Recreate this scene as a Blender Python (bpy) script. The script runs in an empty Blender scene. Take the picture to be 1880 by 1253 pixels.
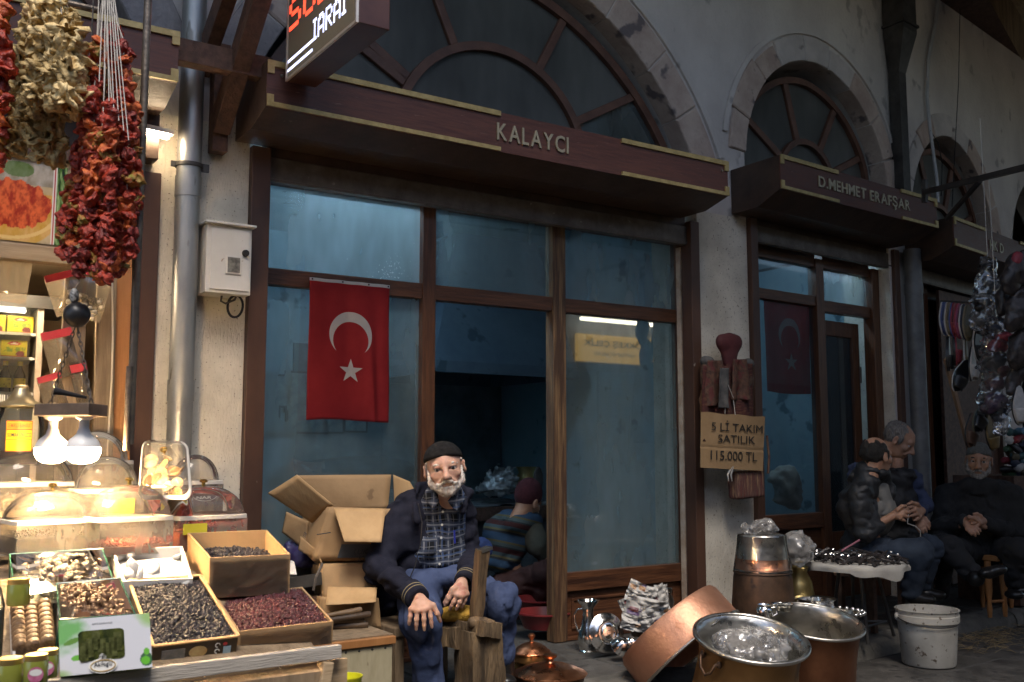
import bpy, bmesh, math, random
import numpy as np
from mathutils import Vector, Matrix
random.seed(7); np.random.seed(7)
SC = bpy.context.scene
COL = SC.collection
R = math.radians

# ------------------------------------------------------------------ camera
CAM_AZ = R(33.5); CAM_PITCH = math.atan(201.5/1828.0); CAM_LOC = (0.0, -4.4, 1.12)
cam_d = bpy.data.cameras.new('camera'); cam = bpy.data.objects.new('camera', cam_d); COL.objects.link(cam)
cam_d.lens = 35.0; cam_d.sensor_width = 36.0; cam_d.clip_start = 0.05; cam_d.clip_end = 500
cam.location = CAM_LOC; cam.rotation_euler = (math.pi/2 + CAM_PITCH, 0, -CAM_AZ)
cam_d.dof.use_dof = True; cam_d.dof.focus_distance = 4.5; cam_d.dof.aperture_fstop = 5.6
SC.camera = cam

# ------------------------------------------------------------------ sky, sun, exposure
SUN_EL, SUN_AZ = R(58), R(204)     # high hazy light from the street side, a little from the left
world = bpy.data.worlds.new('World'); SC.world = world; world.use_nodes = True
_wn = world.node_tree
_sky = _wn.nodes.new('ShaderNodeTexSky'); _sky.sky_type = 'NISHITA'; _sky.sun_disc = False
_sky.sun_elevation = SUN_EL; _sky.sun_rotation = SUN_AZ; _sky.air_density = 1.0; _sky.dust_density = 1.5
_bg = _wn.nodes['Background']; _wn.links.new(_sky.outputs[0], _bg.inputs[0]); _bg.inputs[1].default_value = 0.15
sun_d = bpy.data.lights.new('sun', 'SUN'); sun = bpy.data.objects.new('sun', sun_d); COL.objects.link(sun)
sun_d.energy = 2.0; sun_d.angle = R(22); sun_d.color = (1.0, 0.91, 0.80)
_sd = Vector((math.sin(SUN_AZ)*math.cos(SUN_EL), math.cos(SUN_AZ)*math.cos(SUN_EL), math.sin(SUN_EL)))
sun.rotation_euler = _sd.to_track_quat('Z', 'Y').to_euler()
SC.view_settings.view_transform = 'Standard'; SC.view_settings.look = 'None'
SC.view_settings.exposure = 0.5; SC.view_settings.gamma = 1.0; SC.view_settings.use_curve_mapping = False
SC.render.engine = 'CYCLES'
SC.cycles.use_denoising = True
SC.cycles.max_bounces = 8; SC.cycles.diffuse_bounces = 3; SC.cycles.glossy_bounces = 3
SC.cycles.transmission_bounces = 4; SC.cycles.transparent_max_bounces = 16
SC.cycles.caustics_reflective = False; SC.cycles.caustics_refractive = False
SC.cycles.sample_clamp_indirect = 4.0; SC.cycles.use_light_tree = False
# ------------------------------------------------------------------ measuring: pixel of the 1880 px photograph + depth -> point
_F = 1828.0
_C = np.array(CAM_LOC)
_fw = np.array([math.cos(CAM_PITCH)*math.sin(CAM_AZ), math.cos(CAM_PITCH)*math.cos(CAM_AZ), math.sin(CAM_PITCH)])
_rt = np.array([math.cos(CAM_AZ), -math.sin(CAM_AZ), 0.0]); _up = np.cross(_rt, _fw)
def _ray(px, py): return _fw + _rt*(px-940)/_F + _up*(626.5-py)/_F
def D(px, py, d): return Vector(_C + _ray(px, py)*d)
def Y(px, py, y): r = _ray(px, py); return Vector(_C + r*(y-_C[1])/r[1])
def Z(px, py, z): r = _ray(px, py); return Vector(_C + r*(z-_C[2])/r[2])
def bend(x):                                   # the row of shops turns away slightly towards the right
    return 0.075*max(0, x-4.6) + 0.10*max(0, x-6.5)
def B(x, y, z): return (x, y+bend(x), z)
def YB(px, py, y):
    p = Y(px, py, y)
    for _ in range(6): p = Y(px, py, y+bend(p.x))
    return p                                    # world point; its facade coordinates are (p.x, y, p.z)

# ------------------------------------------------------------------ materials
def _hexc(c): return (c[0], c[1], c[2], 1.0)
MATS = {}
def mat(name, c1, c2=None, rough=0.6, metal=0.0, scale=8.0, bump=0.0, bscale=None, stretch=(1, 1, 1), c3=None,
        spot=None, spot_scale=60.0, spot_at=0.62, coat=0.0, sss=0.0, detail=4.0, mixlo=0.35, mixhi=0.65, spec=0.5,
        rvar=0.0, bdist=0.01, emit=None, estr=0.0, coords='Object', aniso=0.0, bstretch=None):
    if name in MATS: return MATS[name]
    m = bpy.data.materials.new(name); m.use_nodes = True; nt = m.node_tree; N = nt.nodes; L = nt.links
    b = N['Principled BSDF']
    b.inputs['Roughness'].default_value = rough; b.inputs['Metallic'].default_value = metal
    b.inputs['Specular IOR Level'].default_value = spec
    if coat: b.inputs['Coat Weight'].default_value = coat; b.inputs['Coat Roughness'].default_value = 0.15
    if sss:
        b.inputs['Subsurface Weight'].default_value = sss; b.inputs['Subsurface Radius'].default_value = (0.01, 0.004, 0.002)
    tc = N.new('ShaderNodeTexCoord'); mp = N.new('ShaderNodeMapping'); mp.inputs['Scale'].default_value = stretch
    L.new(tc.outputs[coords], mp.inputs[0])
    b.inputs['Base Color'].default_value = _hexc(c1)
    col = None
    if c2 is not None:
        n = N.new('ShaderNodeTexNoise'); n.inputs['Scale'].default_value = scale; n.inputs['Detail'].default_value = detail
        n.inputs['Roughness'].default_value = 0.62
        L.new(mp.outputs[0], n.inputs['Vector'])
        r = N.new('ShaderNodeValToRGB'); r.color_ramp.elements[0].position = mixlo; r.color_ramp.elements[1].position = mixhi
        r.color_ramp.elements[0].color = _hexc(c1); r.color_ramp.elements[1].color = _hexc(c2)
        if c3 is not None:
            e = r.color_ramp.elements.new((mixlo+mixhi)/2); e.color = _hexc(c3)
        L.new(n.outputs['Fac'], r.inputs[0]); col = r.outputs[0]
        if rvar:
            mr = N.new('ShaderNodeMapRange'); mr.inputs['To Min'].default_value = max(0.02, rough-rvar); mr.inputs['To Max'].default_value = min(1, rough+rvar)
            mr.inputs['From Min'].default_value = 0.3; mr.inputs['From Max'].default_value = 0.7
            L.new(n.outputs['Fac'], mr.inputs[0]); L.new(mr.outputs[0], b.inputs['Roughness'])
    if spot is not None:
        n2 = N.new('ShaderNodeTexNoise'); n2.inputs['Scale'].default_value = spot_scale; n2.inputs['Detail'].default_value = 3
        L.new(mp.outputs[0], n2.inputs['Vector'])
        r2 = N.new('ShaderNodeValToRGB'); r2.color_ramp.elements[0].position = spot_at; r2.color_ramp.elements[1].position = spot_at+0.06
        r2.color_ramp.elements[0].color = (0, 0, 0, 1); r2.color_ramp.elements[1].color = (1, 1, 1, 1)
        L.new(n2.outputs['Fac'], r2.inputs[0])
        mx = N.new('ShaderNodeMix'); mx.data_type = 'RGBA'
        L.new(r2.outputs[0], mx.inputs['Factor'])
        if col is not None: L.new(col, mx.inputs[6])
        else: mx.inputs[6].default_value = _hexc(c1)
        mx.inputs[7].default_value = _hexc(spot); col = mx.outputs[2]
    if col is not None: L.new(col, b.inputs['Base Color'])
    if bump:
        n3 = N.new('ShaderNodeTexNoise'); n3.inputs['Scale'].default_value = bscale or scale*4; n3.inputs['Detail'].default_value = 4
        if bstretch:
            mp2 = N.new('ShaderNodeMapping'); mp2.inputs['Scale'].default_value = bstretch; L.new(tc.outputs[coords], mp2.inputs[0])
            L.new(mp2.outputs[0], n3.inputs['Vector'])
        else: L.new(mp.outputs[0], n3.inputs['Vector'])
        bp = N.new('ShaderNodeBump'); bp.inputs['Strength'].default_value = bump; bp.inputs['Distance'].default_value = bdist
        L.new(n3.outputs['Fac'], bp.inputs['Height']); L.new(bp.outputs[0], b.inputs['Normal'])
    if emit is not None:
        b.inputs['Emission Color'].default_value = _hexc(emit); b.inputs['Emission Strength'].default_value = estr
    MATS[name] = m; return m

def glass_mat(name, tint, dust, dust_amt,  rough=0.05, spec_blend=0.12, streak=True, scale=3.0, lo=0.3, hi=0.75, dust2=None, spots=0.0, ior=1.5):
    """window or acrylic sheet: see-through, mirror-like at a glance, veiled by a film of dust"""
    if name in MATS: return MATS[name]
    m = bpy.data.materials.new(name); m.use_nodes = True; nt = m.node_tree; N = nt.nodes; L = nt.links
    for n in list(N): N.remove(n)
    out = N.new('ShaderNodeOutputMaterial')
    tr = N.new('ShaderNodeBsdfTransparent'); tr.inputs[0].default_value = _hexc(tint)
    gl = N.new('ShaderNodeBsdfGlossy'); gl.inputs['Roughness'].default_value = rough; gl.inputs[0].default_value = (1, 1, 1, 1)
    df = N.new('ShaderNodeBsdfDiffuse'); df.inputs[0].default_value = _hexc(dust)
    tl = N.new('ShaderNodeBsdfTranslucent'); tl.inputs[0].default_value = _hexc(dust)
    dm = N.new('ShaderNodeMixShader'); dm.inputs[0].default_value = 0.5; L.new(df.outputs[0], dm.inputs[1]); L.new(tl.outputs[0], dm.inputs[2])
    fr = N.new('ShaderNodeFresnel'); fr.inputs[0].default_value = ior
    ad = N.new('ShaderNodeMath'); ad.operation = 'ADD'; ad.use_clamp = True; ad.inputs[1].default_value = spec_blend-0.04
    L.new(fr.outputs[0], ad.inputs[0])
    tc = N.new('ShaderNodeTexCoord')
    mp = N.new('ShaderNodeMapping'); mp.inputs['Scale'].default_value = (1.0, 1.0, 0.35 if streak else 1.0); L.new(tc.outputs['Object'], mp.inputs[0])
    n = N.new('ShaderNodeTexNoise'); n.inputs['Scale'].default_value = scale; n.inputs['Detail'].default_value = 4; n.inputs['Roughness'].default_value = 0.65
    L.new(mp.outputs[0], n.inputs['Vector'])
    mr = N.new('ShaderNodeMapRange'); mr.inputs['From Min'].default_value = lo; mr.inputs['From Max'].default_value = hi
    mr.inputs['To Min'].default_value = dust_amt*0.35; mr.inputs['To Max'].default_value = min(0.97, dust_amt*1.35)
    L.new(n.outputs['Fac'], mr.inputs[0]); fac = mr.outputs[0]
    if spots:
        n2 = N.new('ShaderNodeTexNoise'); n2.inputs['Scale'].default_value = 90; n2.inputs['Detail'].default_value = 2
        n4 = N.new('ShaderNodeTexNoise'); n4.inputs['Scale'].default_value = 2.2
        L.new(tc.outputs['Object'], n2.inputs['Vector']); L.new(tc.outputs['Object'], n4.inputs['Vector'])
        mu = N.new('ShaderNodeMath'); mu.operation = 'MULTIPLY'; L.new(n2.outputs['Fac'], mu.inputs[0]); L.new(n4.outputs['Fac'], mu.inputs[1])
        st = N.new('ShaderNodeMapRange'); st.inputs['From Min'].default_value = 0.40; st.inputs['From Max'].default_value = 0.43; st.inputs['To Max'].default_value = spots
        L.new(mu.outputs[0], st.inputs[0])
        mm = N.new('ShaderNodeMath'); mm.operation = 'MAXIMUM'; L.new(fac, mm.inputs[0]); L.new(st.outputs[0], mm.inputs[1]); fac = mm.outputs[0]
        cm = N.new('ShaderNodeMix'); cm.data_type = 'RGBA'; L.new(st.outputs[0], cm.inputs['Factor'])
        cm.inputs[6].default_value = _hexc(dust); cm.inputs[7].default_value = (0.7, 0.7, 0.66, 1); L.new(cm.outputs[2], df.inputs[0]); L.new(cm.outputs[2], tl.inputs[0])
    elif dust2 is not None:
        n5 = N.new('ShaderNodeTexNoise'); n5.inputs['Scale'].default_value = 2.0; L.new(tc.outputs['Object'], n5.inputs['Vector'])
        cm = N.new('ShaderNodeMix'); cm.data_type = 'RGBA'; L.new(n5.outputs['Fac'], cm.inputs['Factor'])
        cm.inputs[6].default_value = _hexc(dust); cm.inputs[7].default_value = _hexc(dust2); L.new(cm.outputs[2], df.inputs[0]); L.new(cm.outputs[2], tl.inputs[0])
    m1 = N.new('ShaderNodeMixShader'); L.new(fac, m1.inputs[0]); L.new(tr.outputs[0], m1.inputs[1]); L.new(dm.outputs[0], m1.inputs[2])
    m2 = N.new('ShaderNodeMixShader'); L.new(ad.outputs[0], m2.inputs[0]); L.new(m1.outputs[0], m2.inputs[1]); L.new(gl.outputs[0], m2.inputs[2])
    L.new(m2.outputs[0], out.inputs[0])
    MATS[name] = m; return m

def attr_mat(name, rough=0.6, coat=0.0, emit=0.0, attr='print', bump=0.0, bscale=200.0, metal=0.0):
    """flat print: the colour of every point is stored on the sheet itself"""
    if name in MATS: return MATS[name]
    m = bpy.data.materials.new(name); m.use_nodes = True; nt = m.node_tree; N = nt.nodes; L = nt.links
    b = N['Principled BSDF']; a = N.new('ShaderNodeAttribute'); a.attribute_name = attr
    L.new(a.outputs['Color'], b.inputs['Base Color']); b.inputs['Roughness'].default_value = rough
    b.inputs['Coat Weight'].default_value = coat; b.inputs['Metallic'].default_value = metal
    if emit: L.new(a.outputs['Color'], b.inputs['Emission Color']); b.inputs['Emission Strength'].default_value = emit
    if bump:
        n3 = N.new('ShaderNodeTexNoise'); n3.inputs['Scale'].default_value = bscale
        bp = N.new('ShaderNodeBump'); bp.inputs['Strength'].default_value = bump; bp.inputs['Distance'].default_value = 0.003
        L.new(n3.outputs['Fac'], bp.inputs['Height']); L.new(bp.outputs[0], b.inputs['Normal'])
    MATS[name] = m; return m

# ------------------------------------------------------------------ objects
def tag(o, label=None, cat=None, group=None, kind=None):
    if label: o['label'] = label
    if cat: o['category'] = cat
    if group: o['group'] = group
    if kind: o['kind'] = kind
    return o
def thing(name, label, cat, loc=(0, 0, 0), group=None, kind=None):
    o = bpy.data.objects.new(name, None); COL.objects.link(o); o.location = loc; o.empty_display_size = 0.1
    return tag(o, label, cat, group, kind)
def world_loc(o):
    v = Vector(o.location)
    p = o.parent
    while p is not None: v += Vector(p.location); p = p.parent
    return v

class MB:
    """collects faces in world coordinates; build() links them as one mesh object"""
    def __init__(s): s.v = []; s.f = []; s.mi = []; s.cur = 0; s.col = None
    def add(s, vs, fs):
        o = len(s.v); s.v.extend([tuple(p) for p in vs]); s.f.extend([tuple(i+o for i in f) for f in fs]); s.mi.extend([s.cur]*len(fs)); return s
    def box(s, x0, x1, y0, y1, z0, z1):
        v = [(x0, y0, z0), (x1, y0, z0), (x1, y1, z0), (x0, y1, z0), (x0, y0, z1), (x1, y0, z1), (x1, y1, z1), (x0, y1, z1)]
        return s.add(v, [(0, 3, 2, 1), (4, 5, 6, 7), (0, 1, 5, 4), (1, 2, 6, 5), (2, 3, 7, 6), (3, 0, 4, 7)])
    def obox(s, c, ax, ay, az):
        c, ax, ay, az = map(Vector, (c, ax, ay, az)); v = []
        for k in (-1, 1):
            for i, j in ((-1, -1), (1, -1), (1, 1), (-1, 1)): v.append(c+ax*i+ay*j+az*k)
        return s.add(v, [(0, 3, 2, 1), (4, 5, 6, 7), (0, 1, 5, 4), (1, 2, 6, 5), (2, 3, 7, 6), (3, 0, 4, 7)])
    def beam(s, a, b, w, h, up=(0, 0, 1), taper=1.0):
        a, b, up = Vector(a), Vector(b), Vector(up); d = (b-a).normalized(); sx = d.cross(up)
        if sx.length < 1e-4: sx = d.cross(Vector((1, 0, 0)))
        sx.normalize(); sz = sx.cross(d); v = []
        for p, k in ((a, 1.0), (b, taper)):
            for i, j in ((-1, -1), (1, -1), (1, 1), (-1, 1)): v.append(p+sx*i*w/2*k+sz*j*h/2*k)
        return s.add(v, [(0, 1, 2, 3), (7, 6, 5, 4), (0, 4, 5, 1), (1, 5, 6, 2), (2, 6, 7, 3), (3, 7, 4, 0)])
    def tube(s, pts, r, n=10, cap=True, closed=False):
        pts = [Vector(p) for p in pts]; m = len(pts); rs = r if isinstance(r, (list, tuple)) else [r]*m
        ref = None; vs = []
        for i, p in enumerate(pts):
            if closed: t = pts[(i+1) % m]-pts[i-1]
            else: t = pts[min(i+1, m-1)]-pts[max(i-1, 0)]
            t = t.normalized() if t.length > 1e-9 else Vector((0, 0, 1))
            if ref is None:
                ref = t.cross(Vector((0, 0, 1)))
                if ref.length < 1e-3: ref = t.cross(Vector((1, 0, 0)))
            ref = ref-t*ref.dot(t); ref.normalize(); bi = t.cross(ref)
            for k in range(n):
                a = 2*math.pi*k/n; vs.append(p+(ref*math.cos(a)+bi*math.sin(a))*rs[i])
        fs = []
        for i in range(m if closed else m-1):
            j = (i+1) % m
            for k in range(n): fs.append((i*n+k, i*n+(k+1) % n, j*n+(k+1) % n, j*n+k))
        if cap and not closed: fs.append(tuple(range(n-1, -1, -1))); fs.append(tuple((m-1)*n+k for k in range(n)))
        return s.add(vs, fs)
    def lathe(s, prof, o=(0, 0, 0), n=32, axis=None, xdir=None, a0=0.0, a1=2*math.pi):
        """prof: list of (radius, height) along axis"""
        o = Vector(o); ax = Vector(axis or (0, 0, 1)).normalized()
        x = Vector(xdir) if xdir else (Vector((1, 0, 0)) if abs(ax.x) < 0.9 else Vector((0, 1, 0)))
        x = (x-ax*x.dot(ax)).normalized(); y = ax.cross(x); vs = []; fs = []; full = abs(a1-a0-2*math.pi) < 1e-6
        k = n if full else n+1
        for (r, h) in prof:
            for i in range(k):
                a = a0+(a1-a0)*i/n; vs.append(o+ax*h+(x*math.cos(a)+y*math.sin(a))*r)
        for j in range(len(prof)-1):
            for i in range(n):
                i2 = (i+1) % k
                fs.append((j*k+i, j*k+i2, (j+1)*k+i2, (j+1)*k+i))
        return s.add(vs, fs)
    def prism(s, poly, vec):
        """closed polygon (3D points) pushed along vec"""
        n = len(poly); p = [Vector(q) for q in poly]; vec = Vector(vec)
        return s.add(p+[q+vec for q in p], [tuple(range(n-1, -1, -1)), tuple(range(n, 2*n))]+[(i, (i+1) % n, n+(i+1) % n, n+i) for i in range(n)])
    def grid(s, fn, nu, nv):
        vs = [fn(i/nu, j/nv) for j in range(nv+1) for i in range(nu+1)]
        return s.add(vs, [(j*(nu+1)+i, j*(nu+1)+i+1, (j+1)*(nu+1)+i+1, (j+1)*(nu+1)+i) for j in range(nv) for i in range(nu)])
    def ball(s, c, r, n=16, m=10):
        c = Vector(c); r = r if isinstance(r, (tuple, list)) else (r, r, r); vs = [c+Vector((0, 0, -r[2]))]; fs = []
        for j in range(1, m):
            t = -math.pi/2+math.pi*j/m
            for i in range(n): a = 2*math.pi*i/n; vs.append(c+Vector((r[0]*math.cos(t)*math.cos(a), r[1]*math.cos(t)*math.sin(a), r[2]*math.sin(t))))
        vs.append(c+Vector((0, 0, r[2]))); k = len(vs)-1
        for i in range(n): fs.append((0, 1+(i+1) % n, 1+i)); fs.append((k, 1+(m-2)*n+i, 1+(m-2)*n+(i+1) % n))
        for j in range(m-2):
            for i in range(n): fs.append((1+j*n+i, 1+j*n+(i+1) % n, 1+(j+1)*n+(i+1) % n, 1+(j+1)*n+i))
        return s.add(vs, fs)
    def build(s, name, m, parent=None, smooth=None, bev=0.0, solid=0.0, warp=None, base=None, fix=False):
        vs = np.array(s.v, dtype=float).reshape(-1, 3)
        if warp is not None: vs = np.array([warp(*p) for p in vs])
        if parent is not None: org = np.array(world_loc(parent))
        elif base is not None: org = np.array(base, dtype=float)
        else: org = np.array([(vs[:, 0].min()+vs[:, 0].max())/2, (vs[:, 1].min()+vs[:, 1].max())/2, vs[:, 2].min()])
        me = bpy.data.meshes.new(name); me.from_pydata((vs-org).tolist(), [], s.f)
        ms = m if isinstance(m, (list, tuple)) else [m]
        for q in ms: me.materials.append(q)
        if len(ms) > 1: me.polygons.foreach_set('material_index', s.mi)
        if fix:
            bm = bmesh.new(); bm.from_mesh(me); bmesh.ops.recalc_face_normals(bm, faces=bm.faces); bm.to_mesh(me); bm.free()
        if s.col is not None:
            at = me.color_attributes.new('print', 'FLOAT_COLOR', 'POINT')
            at.data.foreach_set('color', np.c_[np.array(s.col, dtype=np.float32), np.ones(len(s.col), dtype=np.float32)].ravel())
        me.update()
        if smooth is not None:
            me.shade_smooth()
            if smooth < 180: me.set_sharp_from_angle(angle=R(smooth))
        o = bpy.data.objects.new(name, me); COL.objects.link(o)
        if parent is not None: o.parent = parent
        else: o.location = org
        if solid:
            md = o.modifiers.new('thickness', 'SOLIDIFY'); md.thickness = solid; md.offset = 0.0
        if bev:
            md = o.modifiers.new('edge', 'BEVEL'); md.width = bev; md.segments = 2; md.limit_method = 'ANGLE'; md.angle_limit = R(40)
        return o

def copy_tree(o, parent=None):
    c = o.copy(); COL.objects.link(c); c.parent = parent
    for ch in list(o.children): copy_tree(ch, c)
    return c

# numpy value noise
def _h(ix, iy, iz, seed):
    n = (ix*374761393+iy*668265263+iz*2147483647+seed*974634533) & 0x7fffffff
    n = (n ^ (n >> 13))*1274126177 & 0x7fffffff
    return ((n ^ (n >> 16)) & 0xffff)/65535.0
def vnoise(p, scale=1.0, seed=0):
    p = np.asarray(p, dtype=float)*scale; i = np.floor(p).astype(np.int64); f = p-i; u = f*f*(3-2*f); r = 0
    for dx in (0, 1):
        for dy in (0, 1):
            for dz in (0, 1):
                w = (u[..., 0] if dx else 1-u[..., 0])*(u[..., 1] if dy else 1-u[..., 1])*(u[..., 2] if dz else 1-u[..., 2])
                r = r+w*_h(i[..., 0]+dx, i[..., 1]+dy, i[..., 2]+dz, seed)
    return r*2-1
def fbm(p, scale=1.0, seed=0, oct=4):
    r = 0; a = 0.5
    for k in range(oct): r = r+a*vnoise(p, scale*2**k, seed+k); a *= 0.5
    return r

from mathutils import noise as _mn
def n1(x, y, z, s=1.0, seed=0):
    v = Vector((x*s+seed*7.31, y*s+seed*3.17, z*s+seed*5.93)); return 0.62*_mn.noise(v)+0.31*_mn.noise(v*2.03)+0.15*_mn.noise(v*4.1)

# ------------------------------------------------------------------ blended solids (people, cloth, bags)
class Blob:
    def __init__(s, lo, hi, h):
        s.lo = np.array(lo, float); s.h = h; s.n = np.ceil((np.array(hi, float)-s.lo)/h).astype(int)+1
        s.g = np.full(tuple(s.n), 1.0, np.float32)
    def _blk(s, lo, hi):
        a = np.clip(np.floor((np.array(lo)-s.lo)/s.h).astype(int), 0, s.n); b = np.clip(np.ceil((np.array(hi)-s.lo)/s.h).astype(int)+1, 0, s.n)
        if (b <= a).any(): return None, None
        ax = [(s.lo[k]+np.arange(a[k], b[k])*s.h) for k in range(3)]
        P = np.stack(np.meshgrid(*ax, indexing='ij'), -1)
        return (slice(a[0], b[0]), slice(a[1], b[1]), slice(a[2], b[2])), P
    def _in(s, sl, d, k, op):
        g = s.g[sl]
        if op == 'add': h = np.maximum(k-np.abs(g-d), 0)/k; s.g[sl] = np.minimum(g, d)-h*h*k*0.25
        elif op == 'sub': d = -d; h = np.maximum(k-np.abs(g-d), 0)/k; s.g[sl] = np.maximum(g, d)+h*h*k*0.25
    def cone(s, a, b, r1, r2=None, k=0.03, op='add'):
        r2 = r1 if r2 is None else r2; a = np.array(a, float); b = np.array(b, float); m = max(r1, r2)+2*k+0.06
        sl, P = s._blk(np.minimum(a, b)-m, np.maximum(a, b)+m)
        if sl is None: return s
        ba = b-a; t = np.clip(((P-a)@ba)/max(ba@ba, 1e-12), 0, 1)
        s._in(sl, np.linalg.norm(P-(a+t[..., None]*ba), axis=-1)-(r1+(r2-r1)*t), k, op); return s
    def ell(s, c, r, k=0.03, op='add', M=None):
        c = np.array(c, float); r = np.array(r, float) if np.ndim(r) else np.array([r]*3, float); m = r.max()+2*k+0.06
        sl, P = s._blk(c-m, c+m)
        if sl is None: return s
        q = P-c
        if M is not None: q = q@np.array(M, float).T       # rows of M are the ellipsoid's own axes
        k0 = np.linalg.norm(q/r, axis=-1); k1 = np.linalg.norm(q/(r*r), axis=-1)
        s._in(sl, k0*(k0-1)/np.maximum(k1, 1e-6), k, op); return s
    def box(s, c, half, rad, k=0.03, op='add', M=None):
        c = np.array(c, float); half = np.array(half, float); m = np.linalg.norm(half)+rad+2*k+0.05
        sl, P = s._blk(c-m, c+m)
        if sl is None: return s
        q = P-c
        if M is not None: q = q@np.array(M, float).T
        q = np.abs(q)-half
        s._in(sl, np.linalg.norm(np.maximum(q, 0), axis=-1)+np.minimum(q.max(-1), 0)-rad, k, op); return s
    def plane(s, p, n, k=0.01):
        """keep what lies on the side the normal points away from"""
        n = np.array(n, float); n /= np.linalg.norm(n)
        sl, P = s._blk(s.lo, s.lo+s.n*s.h); d = -((P-np.array(p, float))@n); s._in(sl, d, k, 'sub'); return s
    def noise(s, amp, scale, seed=0, stretch=(1, 1, 1)):
        sl, P = s._blk(s.lo, s.lo+s.n*s.h); near = np.abs(s.g[sl]) < 0.08
        g = s.g[sl]; g[near] += (amp*fbm(P[near]*np.array(stretch), scale, seed, 3)).astype(np.float32); s.g[sl] = g; return s
    def crease(s, amp, scale, seed=0, stretch=(1, 1, 1), w=.10):
        sl, P = s._blk(s.lo, s.lo+s.n*s.h); near = np.abs(s.g[sl]) < 0.06; g = s.g[sl]; n = fbm(P[near]*np.array(stretch), scale, seed, 2); n2 = fbm(P[near], 5.0, seed+20, 2)
        g[near] += (amp*np.clip(1-np.abs(n)/w, 0, 1)*np.clip(n2*2.5+.6, 0, 1)).astype(np.float32); s.g[sl] = g; return s
    def mesh(s):
        g = s.g; ins = g < 0; n = g.shape
        c = np.zeros((n[0]-1, n[1]-1, n[2]-1), np.int8)
        for dx in (0, 1):
            for dy in (0, 1):
                for dz in (0, 1): c += ins[dx:n[0]-1+dx, dy:n[1]-1+dy, dz:n[2]-1+dz]
        act = (c > 0) & (c < 8); idx = -np.ones(act.shape, np.int64); I = np.argwhere(act); idx[act] = np.arange(len(I))
        acc = np.zeros((len(I), 3)); cnt = np.zeros(len(I))
        E = [((0, 0, 0), (1, 0, 0)), ((0, 1, 0), (1, 1, 0)), ((0, 0, 1), (1, 0, 1)), ((0, 1, 1), (1, 1, 1)), ((0, 0, 0), (0, 1, 0)), ((1, 0, 0), (1, 1, 0)),
             ((0, 0, 1), (0, 1, 1)), ((1, 0, 1), (1, 1, 1)), ((0, 0, 0), (0, 0, 1)), ((1, 0, 0), (1, 0, 1)), ((0, 1, 0), (0, 1, 1)), ((1, 1, 0), (1, 1, 1))]
        for a, b in E:
            a = np.array(a); b = np.array(b); pa = I+a; pb = I+b; va = g[tuple(pa.T)]; vb = g[tuple(pb.T)]; cr = (va < 0) != (vb < 0)
            t = np.where(cr, va/np.where(cr, va-vb, 1), 0)
            acc[cr] += (a+t[:, None]*(b-a))[cr]; cnt[cr] += 1
        V = s.lo+(I+acc/np.maximum(cnt, 1)[:, None])*s.h
        Q = []
        for ax in range(3):
            o = [k for k in range(3) if k != ax]
            sa = [slice(None)]*3; sb = [slice(None)]*3; sa[ax] = slice(0, -1); sb[ax] = slice(1, None)
            A = ins[tuple(sa)]; Bm = ins[tuple(sb)]; e = np.argwhere(A != Bm)
            e = e[(e[:, o[0]] > 0) & (e[:, o[1]] > 0) & (e[:, o[0]] < n[o[0]]-1) & (e[:, o[1]] < n[o[1]]-1)]
            if not len(e): continue
            fl = A[tuple(e.T)]
            def at(d0, d1):
                q = e.copy(); q[:, o[0]] -= d0; q[:, o[1]] -= d1; return idx[tuple(q.T)]
            q = np.stack([at(1, 1), at(0, 1), at(0, 0), at(1, 0)], 1)
            if ax == 1: fl = ~fl
            q = np.where(fl[:, None], q, q[:, ::-1]); Q.append(q)
        Fq = np.concatenate(Q) if Q else np.zeros((0, 4), int); Fq = Fq[(Fq >= 0).all(1)]
        return V, Fq
    def add_to(s, mb): V, Fq = s.mesh(); mb.add(V.tolist(), Fq.tolist()); return mb

def relax(mb, it=1, f=0.5):
    V = np.array(mb.v); acc_i = []; 
    e = set()
    for fa in mb.f:
        for i in range(len(fa)): a, b = fa[i], fa[(i+1) % len(fa)]; e.add((min(a, b), max(a, b)))
    e = np.array(list(e))
    for _ in range(it):
        S = np.zeros_like(V); n = np.zeros(len(V)); np.add.at(S, e[:, 0], V[e[:, 1]]); np.add.at(S, e[:, 1], V[e[:, 0]]); np.add.at(n, e[:, 0], 1); np.add.at(n, e[:, 1], 1)
        V = V*(1-f)+f*S/np.maximum(n, 1)[:, None]
    mb.v = [tuple(p) for p in V]; return mb

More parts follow.
